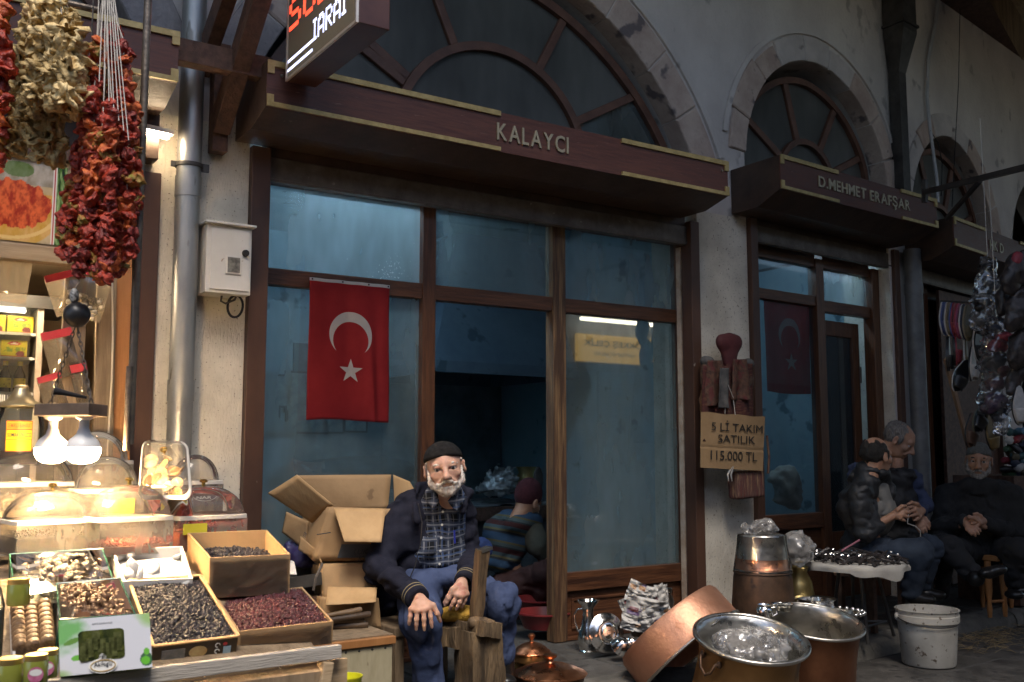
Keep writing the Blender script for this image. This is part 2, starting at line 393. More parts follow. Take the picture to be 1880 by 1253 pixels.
# ------------------------------------------------------------------ lettering
def text_faces(txt, size, extrude=0.0, offset=0.0, spacing=1.0):
    """faces of a line of writing in its own plane: x right, y up, z out"""
    cu = bpy.data.curves.new('t', 'FONT'); cu.body = txt; cu.size = size; cu.extrude = extrude; cu.offset = offset; cu.resolution_u = 3
    cu.space_character = spacing
    o = bpy.data.objects.new('t', cu); COL.objects.link(o)
    dg = bpy.context.evaluated_depsgraph_get(); me = o.evaluated_get(dg).to_mesh()
    vs = [v.co.copy() for v in me.vertices]; fs = [tuple(p.vertices) for p in me.polygons]
    o.evaluated_get(dg).to_mesh_clear(); bpy.data.objects.remove(o); bpy.data.curves.remove(cu)
    return vs, fs
def text_on(txt, o, xd, yd, size, m, parent, name='lettering', extrude=0.0005, offset=0.0, width=None, spacing=1.0, lift=0.002, height=None):
    vs, fs = text_faces(txt, size, extrude, offset, spacing)
    if not vs: return None
    xs = [v.x for v in vs]; ys = [v.y for v in vs]; x0, x1, y0, y1 = min(xs), max(xs), min(ys), max(ys)
    kx = (width/(x1-x0)) if width else 1.0; ky = (height/(y1-y0)) if height else (1.0 if not width else kx)
    o = Vector(o); xd = Vector(xd).normalized(); yd = Vector(yd).normalized(); zd = xd.cross(yd)
    mb = MB(); mb.add([o+xd*(v.x-x0)*kx+yd*(v.y-y0)*ky+zd*(v.z+lift+extrude) for v in vs], fs)
    return mb.build(name, m, parent)
def sheet_print(nu, nv, pos, colf):
    """flat sheet with a printed picture; pos(u,v) -> point, colf(U,V) -> rgb array"""
    mb = MB(); mb.grid(pos, nu, nv)
    U, V = np.meshgrid(np.linspace(0, 1, nu+1), np.linspace(0, 1, nv+1)); mb.col = colf(U.ravel(), V.ravel()); return mb
# ================================================================== surfaces
M_PLASTER = mat('old_plaster', (0.52, 0.475, 0.445), (0.75, 0.70, 0.645), rough=0.92, scale=1.9, bump=0.55, bscale=38, spot=(0.40, 0.365, 0.34), spot_scale=5.5, spot_at=0.63, bdist=0.015, c3=(0.64, 0.59, 0.55), mixlo=0.28, mixhi=0.72, stretch=(1, 1, .75), detail=7)
M_PAINTED = mat('limewash', (0.47, 0.425, 0.35), (0.70, 0.645, 0.54), rough=0.9, scale=3.4, bump=0.8, bscale=120, spot=(0.26, 0.22, 0.17), spot_scale=85, spot_at=0.63, bdist=0.008, bstretch=(1, 1, 0.3), detail=7, mixlo=.3, mixhi=.6)
M_STONE = mat('arch_limestone', (0.44, 0.33, 0.275), (0.60, 0.49, 0.41), rough=0.9, scale=5, bump=0.7, bscale=40, spot=(0.17, 0.14, 0.14), spot_scale=6, spot_at=0.60, bdist=0.012)
M_STONE2 = mat('arch_limestone_pale', (0.50, 0.46, 0.43), (0.66, 0.60, 0.56), rough=0.9, scale=4, bump=0.7, bscale=40, spot=(0.25, 0.22, 0.2), spot_scale=6, spot_at=0.62, bdist=0.012)
M_STONE3 = mat('arch_limestone_grey', (0.22, 0.21, 0.22), (0.36, 0.33, 0.32), rough=0.9, scale=6, bump=0.8, bscale=40, bdist=0.012)
M_PAVE = mat('paving_stone', (0.038, 0.036, 0.034), (0.085, 0.078, 0.07), rough=0.62, scale=7, bump=0.5, bscale=60, spot=(0.03, 0.028, 0.026), spot_scale=14, spot_at=0.6, rvar=0.2, bdist=0.008)
M_KERB = mat('kerb_stone', (0.07, 0.066, 0.058), (0.145, 0.133, 0.117), rough=0.8, scale=6, bump=0.6, bscale=50, spot=(0.05, 0.045, 0.04), spot_scale=9, spot_at=0.6)
M_JOINT = mat('joint_dirt', (0.03, 0.028, 0.025), (0.06, 0.055, 0.05), rough=0.95, scale=20, bump=0.6)
M_BLUEWALL = mat('blue_wall_paint', (0.22, 0.36, 0.43), (0.32, 0.45, 0.50), rough=0.75, scale=2.2, bump=0.25, bscale=50, spot=(0.09, 0.17, 0.21), spot_scale=5, spot_at=0.62)
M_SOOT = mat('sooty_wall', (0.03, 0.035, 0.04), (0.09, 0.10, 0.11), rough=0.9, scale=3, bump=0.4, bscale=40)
M_WOOD = mat('varnished_frame_wood', (0.062, 0.023, 0.011), (0.135, 0.055, 0.024), rough=0.42, scale=9, stretch=(6, 6, 0.5), bump=0.25, bscale=30, spot=(0.045, 0.018, 0.010), spot_scale=3, spot_at=0.62)
M_WOODH = mat('varnished_rail_wood', (0.062, 0.023, 0.011), (0.135, 0.055, 0.024), rough=0.42, scale=9, stretch=(0.5, 6, 6), bump=0.25, bscale=30, spot=(0.045, 0.018, 0.010), spot_scale=3, spot_at=0.62)
M_WORN = mat('worn_door_post', (0.07, 0.034, 0.018), (0.28, 0.165, 0.075), rough=0.6, scale=7, stretch=(9, 9, 0.45), bump=0.6, bscale=30, mixlo=0.42, mixhi=0.7)
M_FANWOOD = mat('fanlight_wood', (0.10, 0.045, 0.03), (0.17, 0.08, 0.05), rough=0.5, scale=8, bump=0.3)
M_SIGN = mat('sign_laminate', (0.070, 0.025, 0.019), (0.118, 0.045, 0.033), rough=0.5, scale=14, stretch=(0.6, 4, 7), bump=0.15, bscale=40, spot=(0.20, 0.12, 0.09), spot_scale=26, spot_at=.70, rvar=.12)
M_SIGNMETAL = mat('sign_sheet_metal', (0.035, 0.020, 0.014), (0.075, 0.045, 0.030), rough=0.5, scale=6, bump=0.25, bscale=30, spot=(0.12, 0.09, 0.06), spot_scale=26, spot_at=0.71)
M_GOLD = mat('gold_trim', (0.36, 0.27, 0.11), (0.50, 0.385, 0.17), rough=0.45, metal=0.45, scale=30, bump=0.15, bscale=80)
M_BROWNMETAL = mat('brown_painted_steel', (0.060, 0.028, 0.018), (0.088, 0.043, 0.027), rough=0.5, scale=6, spot=(0.6, 0.56, 0.5), spot_scale=22, spot_at=0.765, bump=0.1, stretch=(1, 1, 0.5))
M_SHUTTER = mat('shutter_steel', (0.085, 0.068, 0.055), (0.16, 0.135, 0.115), rough=0.5, metal=0.3, scale=9, spot=(0.30, 0.27, 0.23), spot_scale=20, spot_at=0.68, bump=0.2)
M_GALV = mat('galvanised_pipe', (0.30, 0.31, 0.31), (0.46, 0.46, 0.44), rough=0.42, metal=0.75, scale=7, stretch=(1, 1, 0.35), spot=(0.2, 0.19, 0.17), spot_scale=16, spot_at=0.64, bump=0.12, bscale=25)
M_DARKMETAL = mat('dark_old_tin', (0.045, 0.042, 0.042), (0.10, 0.095, 0.09), rough=0.5, metal=0.5, scale=6, bump=0.2)
M_TIMBER = mat('dark_timber', (0.055, 0.026, 0.017), (0.12, 0.062, 0.040), rough=0.65, scale=6, stretch=(4, 4, 4), bump=0.4, bscale=24)
M_PANE = glass_mat('dusty_pane', (0.86, 0.95, 0.97), (0.30, 0.40, 0.43), 0.58, rough=0.018, spec_blend=0.10, scale=2.2, spots=0.0, dust2=(0.26, 0.32, 0.30))
M_PANE_SPOT = glass_mat('spattered_pane', (0.86, 0.95, 0.97), (0.34, 0.41, 0.42), 0.66, rough=0.05, spec_blend=0.08, scale=1.8, spots=0.8)
M_PANE_DIRTY = glass_mat('fanlight_pane', (0.5, 0.5, 0.48), (0.34, 0.34, 0.305), 0.80, rough=0.3, spec_blend=0.02, scale=1.5)
M_BLACK = mat('dark_void', (0.015, 0.015, 0.017), rough=0.9)

# ================================================================== ground
def slab_set(parent, m, x0, x1, rows, zt, gap=0.009, lo=0.45, hi=0.8, bendy=True, wob=0.004, names='paving_slab', thick=0.05):
    for (ya, yb) in rows:
        x = x0-random.uniform(0, 0.4)
        while x < x1:
            w = random.uniform(lo, hi); dz = random.uniform(-wob, wob); mb = MB()
            a, b = x+gap/2, x+w-gap/2; c, d = ya+gap/2, yb-gap/2
            e = 0.008
            q = [(a, c), (b, c), (b, d), (a, d)]; q2 = [(a+e, c+e), (b-e, c+e), (b-e, d-e), (a+e, d-e)]
            vs = [B(px, py, zt+dz-thick) if bendy else (px, py, zt+dz-thick) for px, py in q]+[B(px, py, zt+dz-e) if bendy else (px, py, zt+dz-e) for px, py in q]
            t = random.uniform(-0.002, 0.002)
            vs += [B(px, py, zt+dz+t*(1 if i in (0, 1) else -1)) if bendy else (px, py, zt+dz) for i, (px, py) in enumerate(q2)]
            mb.add(vs, [(0, 1, 5, 4), (1, 2, 6, 5), (2, 3, 7, 6), (3, 0, 4, 7), (4, 5, 9, 8), (5, 6, 10, 9), (6, 7, 11, 10), (7, 4, 8, 11), (8, 9, 10, 11)])
            mb.build(names, m, parent)
            x += w
street = MB().box(-40, 60, -30, 30, -0.6, -0.012).build('street', M_JOINT); tag(street, kind='structure')
slab_set(street, M_PAVE, 2.2, 9.5, [(-1.28+0.42*k*-1, -0.86-0.42*k) for k in range(4)], 0.0, lo=0.5, hi=0.95)
sw = MB()
xs = [-6, 0, 2, 4.6, 5.5, 6.5, 7.5, 9, 12, 16]
for a, b in zip(xs[:-1], xs[1:]):
    sw.add([B(a, -0.66, -0.1), B(b, -0.66, -0.1), B(b, 0.5, -0.1), B(a, 0.5, -0.1), B(a, -0.66, 0.07), B(b, -0.66, 0.07), B(b, 0.5, 0.07), B(a, 0.5, 0.07)],
           [(4, 5, 6, 7), (0, 1, 5, 4)])
sidewalk = sw.build('sidewalk', M_JOINT, base=(0, 0, 0)); tag(sidewalk, kind='structure')
slab_set(sidewalk, M_PAVE, 1.2, 9.5, [(-0.655, -0.33), (-0.33, 0.02)], 0.082, lo=0.4, hi=0.7)
x = -2.0
while x < 11:                                                # kerb stones with a worn rounded edge
    w = random.uniform(0.75, 1.1); mb = MB(); a, b = x+0.006, x+w-0.006
    prof = [(-0.83, -0.05), (-0.822, 0.03), (-0.805, 0.062), (-0.77, 0.078), (-0.665, 0.083), (-0.665, -0.05)]
    n = len(prof); jz = random.uniform(-0.006, 0.004); jy = random.uniform(-0.012, 0.008)
    vs = [B(a, py+jy, pz+(jz if pz > 0 else 0)) for py, pz in prof]+[B(b, py+jy, pz+(jz if pz > 0 else 0)) for py, pz in prof]
    mb.add(vs, [(i, i+1, n+i+1, n+i)[::-1] for i in range(n-1)]+[tuple(range(n)), tuple(range(2*n-1, n-1, -1))])
    mb.build('kerb_stone', M_KERB, sidewalk, smooth=40); x += w

# ================================================================== the bazaar building
building = thing('bazaar_building', 'long plastered bazaar building with stone arches above the shops', 'building', (2.9, 0.2, 0))
def pointed(cx, half, cr, cz, r):
    """upper edge of an arch over [cx-half, cx+half]; cr = how far the arc centres sit past the middle"""
    def f(x):
        dx = abs(x-cx)+cr
        return cz+math.sqrt(max(r*r-dx*dx, 0))
    return f
ARCH = [dict(x0=-1.84, x1=0.98, cx=-0.43, cr=0.183, cz=2.209, r=1.712),
        dict(x0=1.46, x1=4.28, cx=2.87, cr=0.183, cz=2.209, r=1.712),
        dict(x0=4.726, x1=6.36, cx=5.543, cr=0.03, cz=3.0, r=0.848),
        dict(x0=6.72, x1=8.30, cx=7.51, cr=0.03, cz=2.9, r=0.822),
        dict(x0=8.75, x1=10.4, cx=9.575, cr=0.03, cz=2.9, r=0.86)]
ZTOP, TH = 7.0, 0.42
wall = MB(); paint = MB(); piers = {}
def wq(a, b, mb=None): (mb or wall).add([B(*p) for p in (a[0], a[1], b[1], b[0])], [(0, 1, 2, 3)])
edges = [-8.0]
for A in ARCH: edges += [A['x0'], A['x1']]
edges.append(22.0)
for i in range(0, len(edges), 2):                            # piers
    a, b = edges[i], edges[i+1]; n = max(1, int((b-a)/0.6))
    for k in range(n):
        p, q = a+(b-a)*k/n, a+(b-a)*(k+1)/n
        zsplit = 2.60 if i in (2, 4) else 0.0
        for (z0, z1, mbx) in ((0.0, zsplit, piers.setdefault(i, MB())), (zsplit, ZTOP, wall)):
            if z1 > z0: mbx.add([B(p, 0, z0), B(q, 0, z0), B(q, 0, z1), B(p, 0, z1)], [(0, 1, 2, 3)])
for A in ARCH:
    f = pointed(A['cx'], (A['x1']-A['x0'])/2, A['cr'], A['cz'], A['r']); n = 48
    X = [A['cx']-(A['x1']-A['x0'])/2*math.cos(math.pi*k/n) for k in range(n+1)]
    A['f'] = f; A['X'] = X
    for p, q in zip(X[:-1], X[1:]):
        wall.add([B(p, 0, f(p)), B(q, 0, f(q)), B(q, 0, ZTOP), B(p, 0, ZTOP)], [(0, 1, 2, 3)])
        wall.add([B(p, 0, f(p)), B(p, TH, f(p)), B(q, TH, f(q)), B(q, 0, f(q))], [(0, 1, 2, 3)])
    for xx, s in ((A['x0'], 1), (A['x1'], -1)):
        q = [B(xx, 0, 0), B(xx, TH, 0), B(xx, TH, f(xx)), B(xx, 0, f(xx))]
        MB().add(q if s < 0 else q[::-1], [(3, 2, 1, 0)]).build('jamb_face', M_PAINTED, building)
wall.box(-8, 22, TH+0.001+2.9, TH+3.1, 0, ZTOP)               # rear of the building
wall.build('wall', M_PLASTER, building)
for q in piers.values():
    if q.f: q.build('painted_pier', M_PAINTED, building)
# arch stones, one by one
for ai, A in enumerate(ARCH[:4]):
    c = Vector((A['cx'], 0, A['cz'])); arch_pts = []
    X = A['X']; f = A['f']
    P = [Vector((x, 0, f(x))) for x in X]
    P = [p for p in P]
    # resample by length
    seg = [0]
    for a, b in zip(P[:-1], P[1:]): seg.append(seg[-1]+(b-a).length)
    tot = seg[-1]; nst = max(7, int(tot/(0.34 if ai < 2 else 0.27)))
    def at(s):
        for k in range(len(seg)-1):
            if seg[k+1] >= s: t = (s-seg[k])/max(seg[k+1]-seg[k], 1e-9); return P[k].lerp(P[k+1], t), k
        return P[-1], len(P)-2
    wd = 0.205 if ai < 2 else 0.165
    cuts = [0]+[tot*(k+random.uniform(-0.18, 0.18))/nst for k in range(1, nst)]+[tot]
    for k in range(nst):
        s0, s1 = cuts[k]+0.004, cuts[k+1]-0.004; inner = []; outer = []; w = wd+random.uniform(-0.02, 0.02)
        for j in range(7):
            p, kk = at(s0+(s1-s0)*j/6); t = (P[min(kk+1, len(P)-1)]-P[max(kk-1, 0)]).normalized(); nrm = Vector((-t.z, 0, t.x))
            inner.append(p-nrm*0.004); outer.append(p+nrm*w)
        pr = random.uniform(0.008, 0.022); mb = MB()
        ring = inner+outer[::-1]; n = len(ring)
        vs = [B(p.x, 0.12, p.z) for p in ring]+[B(p.x, -pr+0.007, p.z) for p in ring]
        cen = sum((Vector(p) for p in ring), Vector())/n
        vs += [B(p.x+(cen.x-p.x)*0.05, -pr-0.002*random.random(), p.z+(cen.z-p.z)*0.05) for p in ring]
        fs = [(i, (i+1) % n, n+(i+1) % n, n+i) for i in range(n)]+[(n+i, n+(i+1) % n, 2*n+(i+1) % n, 2*n+i) for i in range(n)]
        fs += [(2*n+i, 2*n+i+1, 2*n+n-2-i, 2*n+n-1-i) for i in range(6)]
        mb.add(vs, fs); mb.build('arch_stone', random.choice([M_STONE, M_STONE, M_STONE2, M_STONE2, M_STONE3] if ai < 2 else [M_STONE, M_STONE, M_STONE2]), building, fix=True)
# plaster moulding outside the first arches
for A, w0, w1 in ((ARCH[1], 0.225, 0.275), (ARCH[2], 0.185, 0.215)):
    mb = MB(); P = [Vector((x, 0, A['f'](x))) for x in A['X'][2:-2]]; rows = []
    for i, p in enumerate(P):
        t = (P[min(i+1, len(P)-1)]-P[max(i-1, 0)]).normalized(); nn = Vector((-t.z, 0, t.x)); a = p+nn*w0; b = p+nn*w1
        rows.append([B(a.x, 0.002, a.z), B(a.x, -0.018, a.z), B(b.x, -0.012, b.z), B(b.x, 0.002, b.z)])
    for r0, r1 in zip(rows[:-1], rows[1:]): mb.add(r0+r1, [(0, 1, 5, 4), (1, 2, 6, 5), (2, 3, 7, 6)])
    mb.build('arch_moulding', M_PLASTER, building, smooth=40, fix=True)
# unseen timber eave and roof slab, added to shade the upper wall
shade_eave = MB().box(-8, 22, -1.9, 4.2, 4.9, 5.0); shade_eave.build('eave', M_TIMBER, building)
cv = thing('shade_canopy', 'added dark canopy out of view, shading the right hand shops', 'canopy', (8, -3.4, 4.9))  # added overhead, unseen, to keep the sun off the right side
MB().box(3.5, 22, -5.1, -1.92, 4.93, 4.97).build('sheet', M_DARKMETAL, cv)
for k in range(7): MB().box(3.6+k*3, 3.7+k*3, -4.5, -1.92, 4.82, 4.925).build('rafter', M_TIMBER, cv)
# rooms behind the shop fronts
def room(name, x0, x1, y1, z1, mw, mf, by=0.0, mc=None):
    y0 = TH+0.002
    r = MB(); r.add([(x0, y0+by, 0.06), (x0, y1+by, 0.06), (x0, y1+by, z1), (x0, y0+by, z1)], [(3, 2, 1, 0)])
    r.add([(x1, y0+by, 0.06), (x1, y1+by, 0.06), (x1, y1+by, z1), (x1, y0+by, z1)], [(0, 1, 2, 3)])
    r.add([(x0, y1+by, 0.06), (x1, y1+by, 0.06), (x1, y1+by, z1), (x0, y1+by, z1)], [(0, 1, 2, 3)])
    o = r.build(name, mw, building)
    c = MB().add([(x0-.2, 0.2+by, z1), (x1+.2, 0.2+by, z1), (x1+.2, y1+by+.2, z1), (x0-.2, y1+by+.2, z1)], [(0, 1, 2, 3)]); c.build('room_ceiling', mc or mw, building)
    fl = MB().add([(x0, -0.02+by, 0.076), (x1, -0.02+by, 0.076), (x1, y1+by, 0.076), (x0, y1+by, 0.076)], [(0, 1, 2, 3)]); fl.build('room_floor', mf, building)
    return o
room('room_wall', 1.30, 4.45, 2.5, 2.72, M_BLUEWALL, M_PAVE)
room('room_wall', 4.70, 6.75, 2.2, 2.72, M_BLUEWALL, M_PAVE, 0.08)
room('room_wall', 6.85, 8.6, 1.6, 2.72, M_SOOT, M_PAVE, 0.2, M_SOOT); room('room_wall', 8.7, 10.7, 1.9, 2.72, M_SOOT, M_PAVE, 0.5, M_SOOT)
M_CREAMWALL = mat('stall_wall_paint', (0.30, 0.22, 0.14), (0.40, 0.31, 0.20), rough=0.8, scale=3)
room('room_wall', -2.2, 1.02, 1.35, 2.72, M_CREAMWALL, M_PAVE)
# dark lofts behind the fanlights
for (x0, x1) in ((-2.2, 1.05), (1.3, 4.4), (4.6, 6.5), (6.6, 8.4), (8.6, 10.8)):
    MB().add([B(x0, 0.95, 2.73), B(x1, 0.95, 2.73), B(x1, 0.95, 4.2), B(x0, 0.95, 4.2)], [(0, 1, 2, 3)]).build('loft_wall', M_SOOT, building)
# ================================================================== shop fronts
def frame_box(front, name, x0, x1, y0, y1, z0, z1, m, bev=0.003): return MB().box(x0, x1, y0, y1, z0, z1).build(name, m, front, bev=bev, warp=B)
def pane(front, x0, x1, z0, z1, m, y=0.15, name='pane'): return MB().add([(x0-.008, y, z0-.008), (x1+.008, y, z0-.008), (x1+.008, y, z1+.008), (x0-.008, y, z1+.008)], [(0, 1, 2, 3)]).build(name, m, front, warp=B)
front1 = thing('storefront', 'brown timber shop front with blue dusty panes and an open doorway behind the old man', 'shop front', (2.87, 0.15, 0.08), 'timber shop fronts under the arches')
y0, y1 = 0.115, 0.185
frame_box(front1, 'jamb', 1.515, 1.567, y0, y1, 0.08, 2.45, M_WOOD)
frame_box(front1, 'post', 2.431, 2.507, y0-.006, y1, 0.08, 2.45, M_WOOD)
frame_box(front1, 'door_post', 3.264, 3.352, y0-.006, y1, 0.08, 2.45, M_WORN)
frame_box(front1, 'jamb', 4.224, 4.258, y0, y1, 0.08, 2.45, M_WOOD)
frame_box(front1, 'head_rail', 1.567, 4.224, y0+.004, y1, 2.40, 2.447, M_WOODH)
for a, b in ((1.567, 2.431), (2.507, 3.264), (3.352, 4.224)): frame_box(front1, 'transom', a, b, y0+.003, y1-.003, 1.905, 1.985, M_WOODH)
for a, b in ((1.567, 2.431), (3.352, 4.224)):
    frame_box(front1, 'bottom_rail', a, b, y0+.003, y1-.003, 0.345, 0.447, M_WOODH)
    frame_box(front1, 'base_panel', a, b, 0.145, 0.165, 0.10, 0.345, M_WOODH)
    frame_box(front1, 'panel_moulding', a+.05, b-.05, 0.136, 0.144, 0.288, 0.304, M_WOODH)
    frame_box(front1, 'panel_moulding', a+.05, b-.05, 0.136, 0.144, 0.135, 0.151, M_WOODH)
    frame_box(front1, 'panel_moulding', b-.066, b-.05, 0.136, 0.144, 0.152, 0.287, M_WOODH)
    frame_box(front1, 'panel_moulding', a+.05, a+.066, 0.136, 0.144, 0.152, 0.287, M_WOODH)
    frame_box(front1, 'sill', a, b, y0+.001, y1-.003, 0.08, 0.10, M_WOODH)
pane(front1, 1.567, 2.431, 1.985, 2.40, M_PANE_SPOT); pane(front1, 2.507, 3.264, 1.985, 2.40, M_PANE); pane(front1, 3.352, 4.224, 1.985, 2.40, M_PANE_SPOT)
pane(front1, 1.567, 2.431, 0.447, 1.905, M_PANE); pane(front1, 3.352, 4.224, 0.447, 1.905, M_PANE)
# loose white strip of lining left at the jambs
mb = MB(); mb.grid(lambda u, v: (1.553+0.018*u+0.012*math.sin(v*5)*u, 0.108-0.004*u, 2.16+0.215*v), 3, 12); mb.build('lining_strip', mat('white_lining', (0.62, 0.6, 0.55), (0.45, 0.42, 0.37), rough=0.8, scale=30), front1, solid=0.002)
MB().box(4.205, 4.223, 0.075, 0.113, 0.09, 2.37).build('lining_strip', mat('chipped_plaster', (0.55, 0.47, 0.38), (0.40, 0.30, 0.22), rough=0.9, scale=14, bump=0.6), front1)

front2 = thing('storefront', 'narrow timber shop front with a flag behind its glass and a tall glazed door', 'shop front', B(5.6, 0.15, 0.08), 'timber shop fronts under the arches')
y0, y1 = 0.115, 0.185
xa, xb, xc, xd = 4.90, 5.60, 5.69, 6.27
frame_box(front2, 'jamb', 4.80, xa, y0, y1, 0.08, 2.47, M_WOOD)
frame_box(front2, 'post', xb, xc, y0-.006, y1, 0.08, 2.47, M_WOOD)
frame_box(front2, 'jamb', xd, 6.36, y0-.02, y1, 0.08, 2.47, M_WOOD)
frame_box(front2, 'head_rail', xa, xb, y0+.004, y1, 2.41, 2.64, M_WOODH); frame_box(front2, 'head_rail', xc, xd, y0+.004, y1, 2.41, 2.64, M_WOODH)
frame_box(front2, 'transom', xa, xb, y0+.003, y1-.003, 2.13, 2.20, M_WOODH); frame_box(front2, 'transom', xc, xd, y0+.003, y1-.003, 2.10, 2.18, M_WOODH)
frame_box(front2, 'bottom_rail', xa, xb, y0+.003, y1-.003, 0.60, 0.70, M_WOODH); frame_box(front2, 'base_panel', xa, xb, 0.145, 0.165, 0.08, 0.60, M_WOODH)
M_PANE2 = glass_mat('clearer_pane', (0.86, 0.95, 0.97), (0.34, 0.42, 0.45), 0.24, rough=0.03, spec_blend=0.05, scale=2.2)
pane(front2, xa, xb, 2.20, 2.41, M_PANE2); pane(front2, xc, xd, 2.18, 2.41, M_PANE_SPOT); pane(front2, xa, xb, 0.70, 2.13, M_PANE2)
door = MB().box(5.73, 5.79, 0.21, 0.25, 0.09, 2.06); door.box(6.15, 6.24, 0.21, 0.25, 0.09, 2.06); door.box(5.79, 6.15, 0.212, 0.248, 1.95, 2.06); door.box(5.79, 6.15, 0.212, 0.248, 0.09, 0.55)
dr = door.build('door', M_WOOD, front2, warp=B, bev=0.003)
M_DOORGLASS = glass_mat('door_glass', (0.6, 0.68, 0.7), (0.10, 0.16, 0.19), 0.45, rough=0.06, spec_blend=0.07, scale=2.0)
MB().box(5.785, 6.155, 0.228, 0.232, 0.545, 1.955).build('pane', M_DOORGLASS, dr, warp=B)
for z in (1.62, 1.05): MB().tube([(6.238, 0.205, z), (6.238, 0.205, z+.12)], 0.008, 8).build('hinge', M_SHUTTER, dr, warp=B)

front3 = thing('storefront', 'dim shop front behind the hanging slippers, farthest along the row', 'shop front', B(7.5, 0.15, 0.08), 'timber shop fronts under the arches')
frame_box(front3, 'jamb', 6.80, 6.88, y0, y1, 0.08, 2.47, M_WOOD); frame_box(front3, 'post', 7.12, 7.19, y0, y1, 0.08, 2.47, M_WOOD); frame_box(front3, 'head_rail', 6.88, 8.2, y0+.07, y1+.04, 2.36, 2.47, M_WOODH)
M_DIMGLASS = glass_mat('dim_glass', (0.6, 0.66, 0.7), (0.08, 0.10, 0.12), 0.4, rough=0.2, spec_blend=0.05, ior=1.2)
pane(front3, 6.88, 7.12, 0.3, 2.36, M_DIMGLASS); pane(front3, 7.19, 8.2, 0.3, 2.36, M_DIMGLASS)

frame_box(front3, 'dark_filler_board', 7.20, 8.22, .02, .05, .09, 2.40, M_TIMBER)  # added dark board hiding the pale lit jamb, so the opening stays dark

# ------------------------------------------------------------------ roller shutters: steel bar under the sign and side rails
def shutter(label, x0, x1, z0, z1, lw, rw, zb=0.08):
    t = thing('roller_shutter', label, 'shutter', B((x0+x1)/2, 0, zb), 'rolled up shutters')
    mb = MB().box(x0+lw, x1-rw, 0.005, 0.05, z0, z1); mb.build('bottom_bar', M_SHUTTER, t, warp=B, bev=0.004)
    MB().box(x0+lw, x1-rw, 0.0, 0.012, z0+.012, z0+.024).build('bar_lip', M_SHUTTER, t, warp=B)
    MB().box(x0+lw, x1-rw, 0.02, 0.1, z1+.002, z1+.16).build('curtain_roll', M_SIGNMETAL, t, warp=B)
    MB().box(x0, x0+lw, -0.035, 0.06, zb, z1+.03).build('guide_rail', M_BROWNMETAL, t, warp=B, bev=0.004)
    MB().box(x1-rw, x1-.004, -0.03, 0.06, zb, z1+.03).build('guide_rail', M_BROWNMETAL, t, warp=B, bev=0.004)
    return t
shutter('steel roller shutter rolled up above the doorway of the seated old man', 1.462, 4.275, 2.372, 2.487, 0.09, 0.075)
shutter('steel roller shutter rolled up above the glazed shop with the faded flag', 4.73, 6.46, 2.47, 2.58, 0.07, 0.07)
shutter('steel roller shutter rolled up behind the hanging slippers', 6.74, 8.28, 2.42, 2.54, 0.06, 0.06)

# ------------------------------------------------------------------ shop signs
def sign(label, x0, x1, z0, z1, yf=-0.40, group='brown shop sign boxes', tilt=0.0, trims=((0.0, 0.43), (0.71, 1.0)), under=0.048):
    t = thing('shop_sign', label, 'sign', B((x0+x1)/2, -0.2, z0), group)
    def W(x, y, z): return B(x, y, z+tilt*(x-x0))
    prof = [(yf+.004, z1), (yf+.004, z0), (yf+0.18, z0-under), (-0.002, z0-under), (-0.002, z1)]
    mb = MB(); n = len(prof); nx = 6
    for k in range(nx+1): mb.v += [(x0+(x1-x0)*k/nx, py, pz) for py, pz in prof]
    for k in range(nx):
        for i in range(n): j = (i+1) % n; mb.f.append((k*n+i, k*n+j, (k+1)*n+j, (k+1)*n+i)); mb.mi.append(0)
    mb.f += [tuple(range(n-1, -1, -1)), tuple(nx*n+i for i in range(n))]; mb.mi += [0, 0]
    mb.build('box', M_SIGNMETAL, t, warp=W, fix=True)
    f = MB()
    for k in range(6): a = x0+(x1-x0)*k/6; b = x0+(x1-x0)*(k+1)/6; f.box(a, b, yf-.006, yf+.003, z0+.001, z1-.001)
    MB().box(x0+.001, x1-.001, yf-.006, yf+.002, z0+.001, z1-.001).build('fascia', M_SIGN, t, warp=W)
    tw = 0.022
    for a, b in trims:
        xa, xb = x0+(x1-x0)*a, x0+(x1-x0)*b
        for zz in ((z0+.002, z0+tw), (z1-tw, z1+.003)): MB().box(xa, xb, yf-.017, yf-.007, *zz).build('gold_trim', M_GOLD, t, warp=W)
        ex = (xa, xa+.03) if a == 0.0 else (xb-.03, xb)
        if a == 0.0 or b == 1.0:
            for zz in ((z0+tw+.0005, z0+tw+.032), (z1-tw-.032, z1-tw-.0005)): MB().box(ex[0], ex[1], yf-.0165, yf-.007, *zz).build('gold_trim', M_GOLD, t, warp=W)
    return t, W
def letters(t, W, txt, xs, xe, zb, h, yf=-0.40, depth=0.008):
    """raised letters, each its own piece"""
    M_LET = mat('gilt_letter', (0.36, 0.31, 0.21), (0.46, 0.40, 0.28), rough=0.4, metal=0.4, scale=30)
    adv = []; x = 0.0
    for ch in txt:
        if ch == ' ': adv.append((None, x, 0)); x += 0.32; continue
        vs, fs = text_faces(ch, 1.0, 0.02, 0.012); w = max(v.x for v in vs)-min(v.x for v in vs)
        adv.append(((vs, fs), x, w)); x += w+0.13
    k = (xe-xs)/(x-0.13)
    for it, xo, w in adv:
        if it is None: continue
        vs, fs = it; mx = min(v.x for v in vs); mb = MB()
        mb.add([(xs+(v.x-mx+xo)*k, yf-.007-depth/2-v.z/0.02*depth/2, zb+v.y/0.73*h) for v in vs], fs); mb.build('letter', M_LET, t, warp=W)
s1, W1 = sign('long brown sign box with gilt letters KALAYCI', 1.39, 4.14, 2.577, 2.778)
p = Y(910, 262, -.4); q = Y(1041, 270, -.4)
letters(s1, W1, 'KALAYCI', p.x, q.x, 2.637, 0.088)
for xx in (1.455, 4.09): MB().ball((xx, -.409, 2.722), 0.008, 8, 6).build('screw', M_SHUTTER, s1)
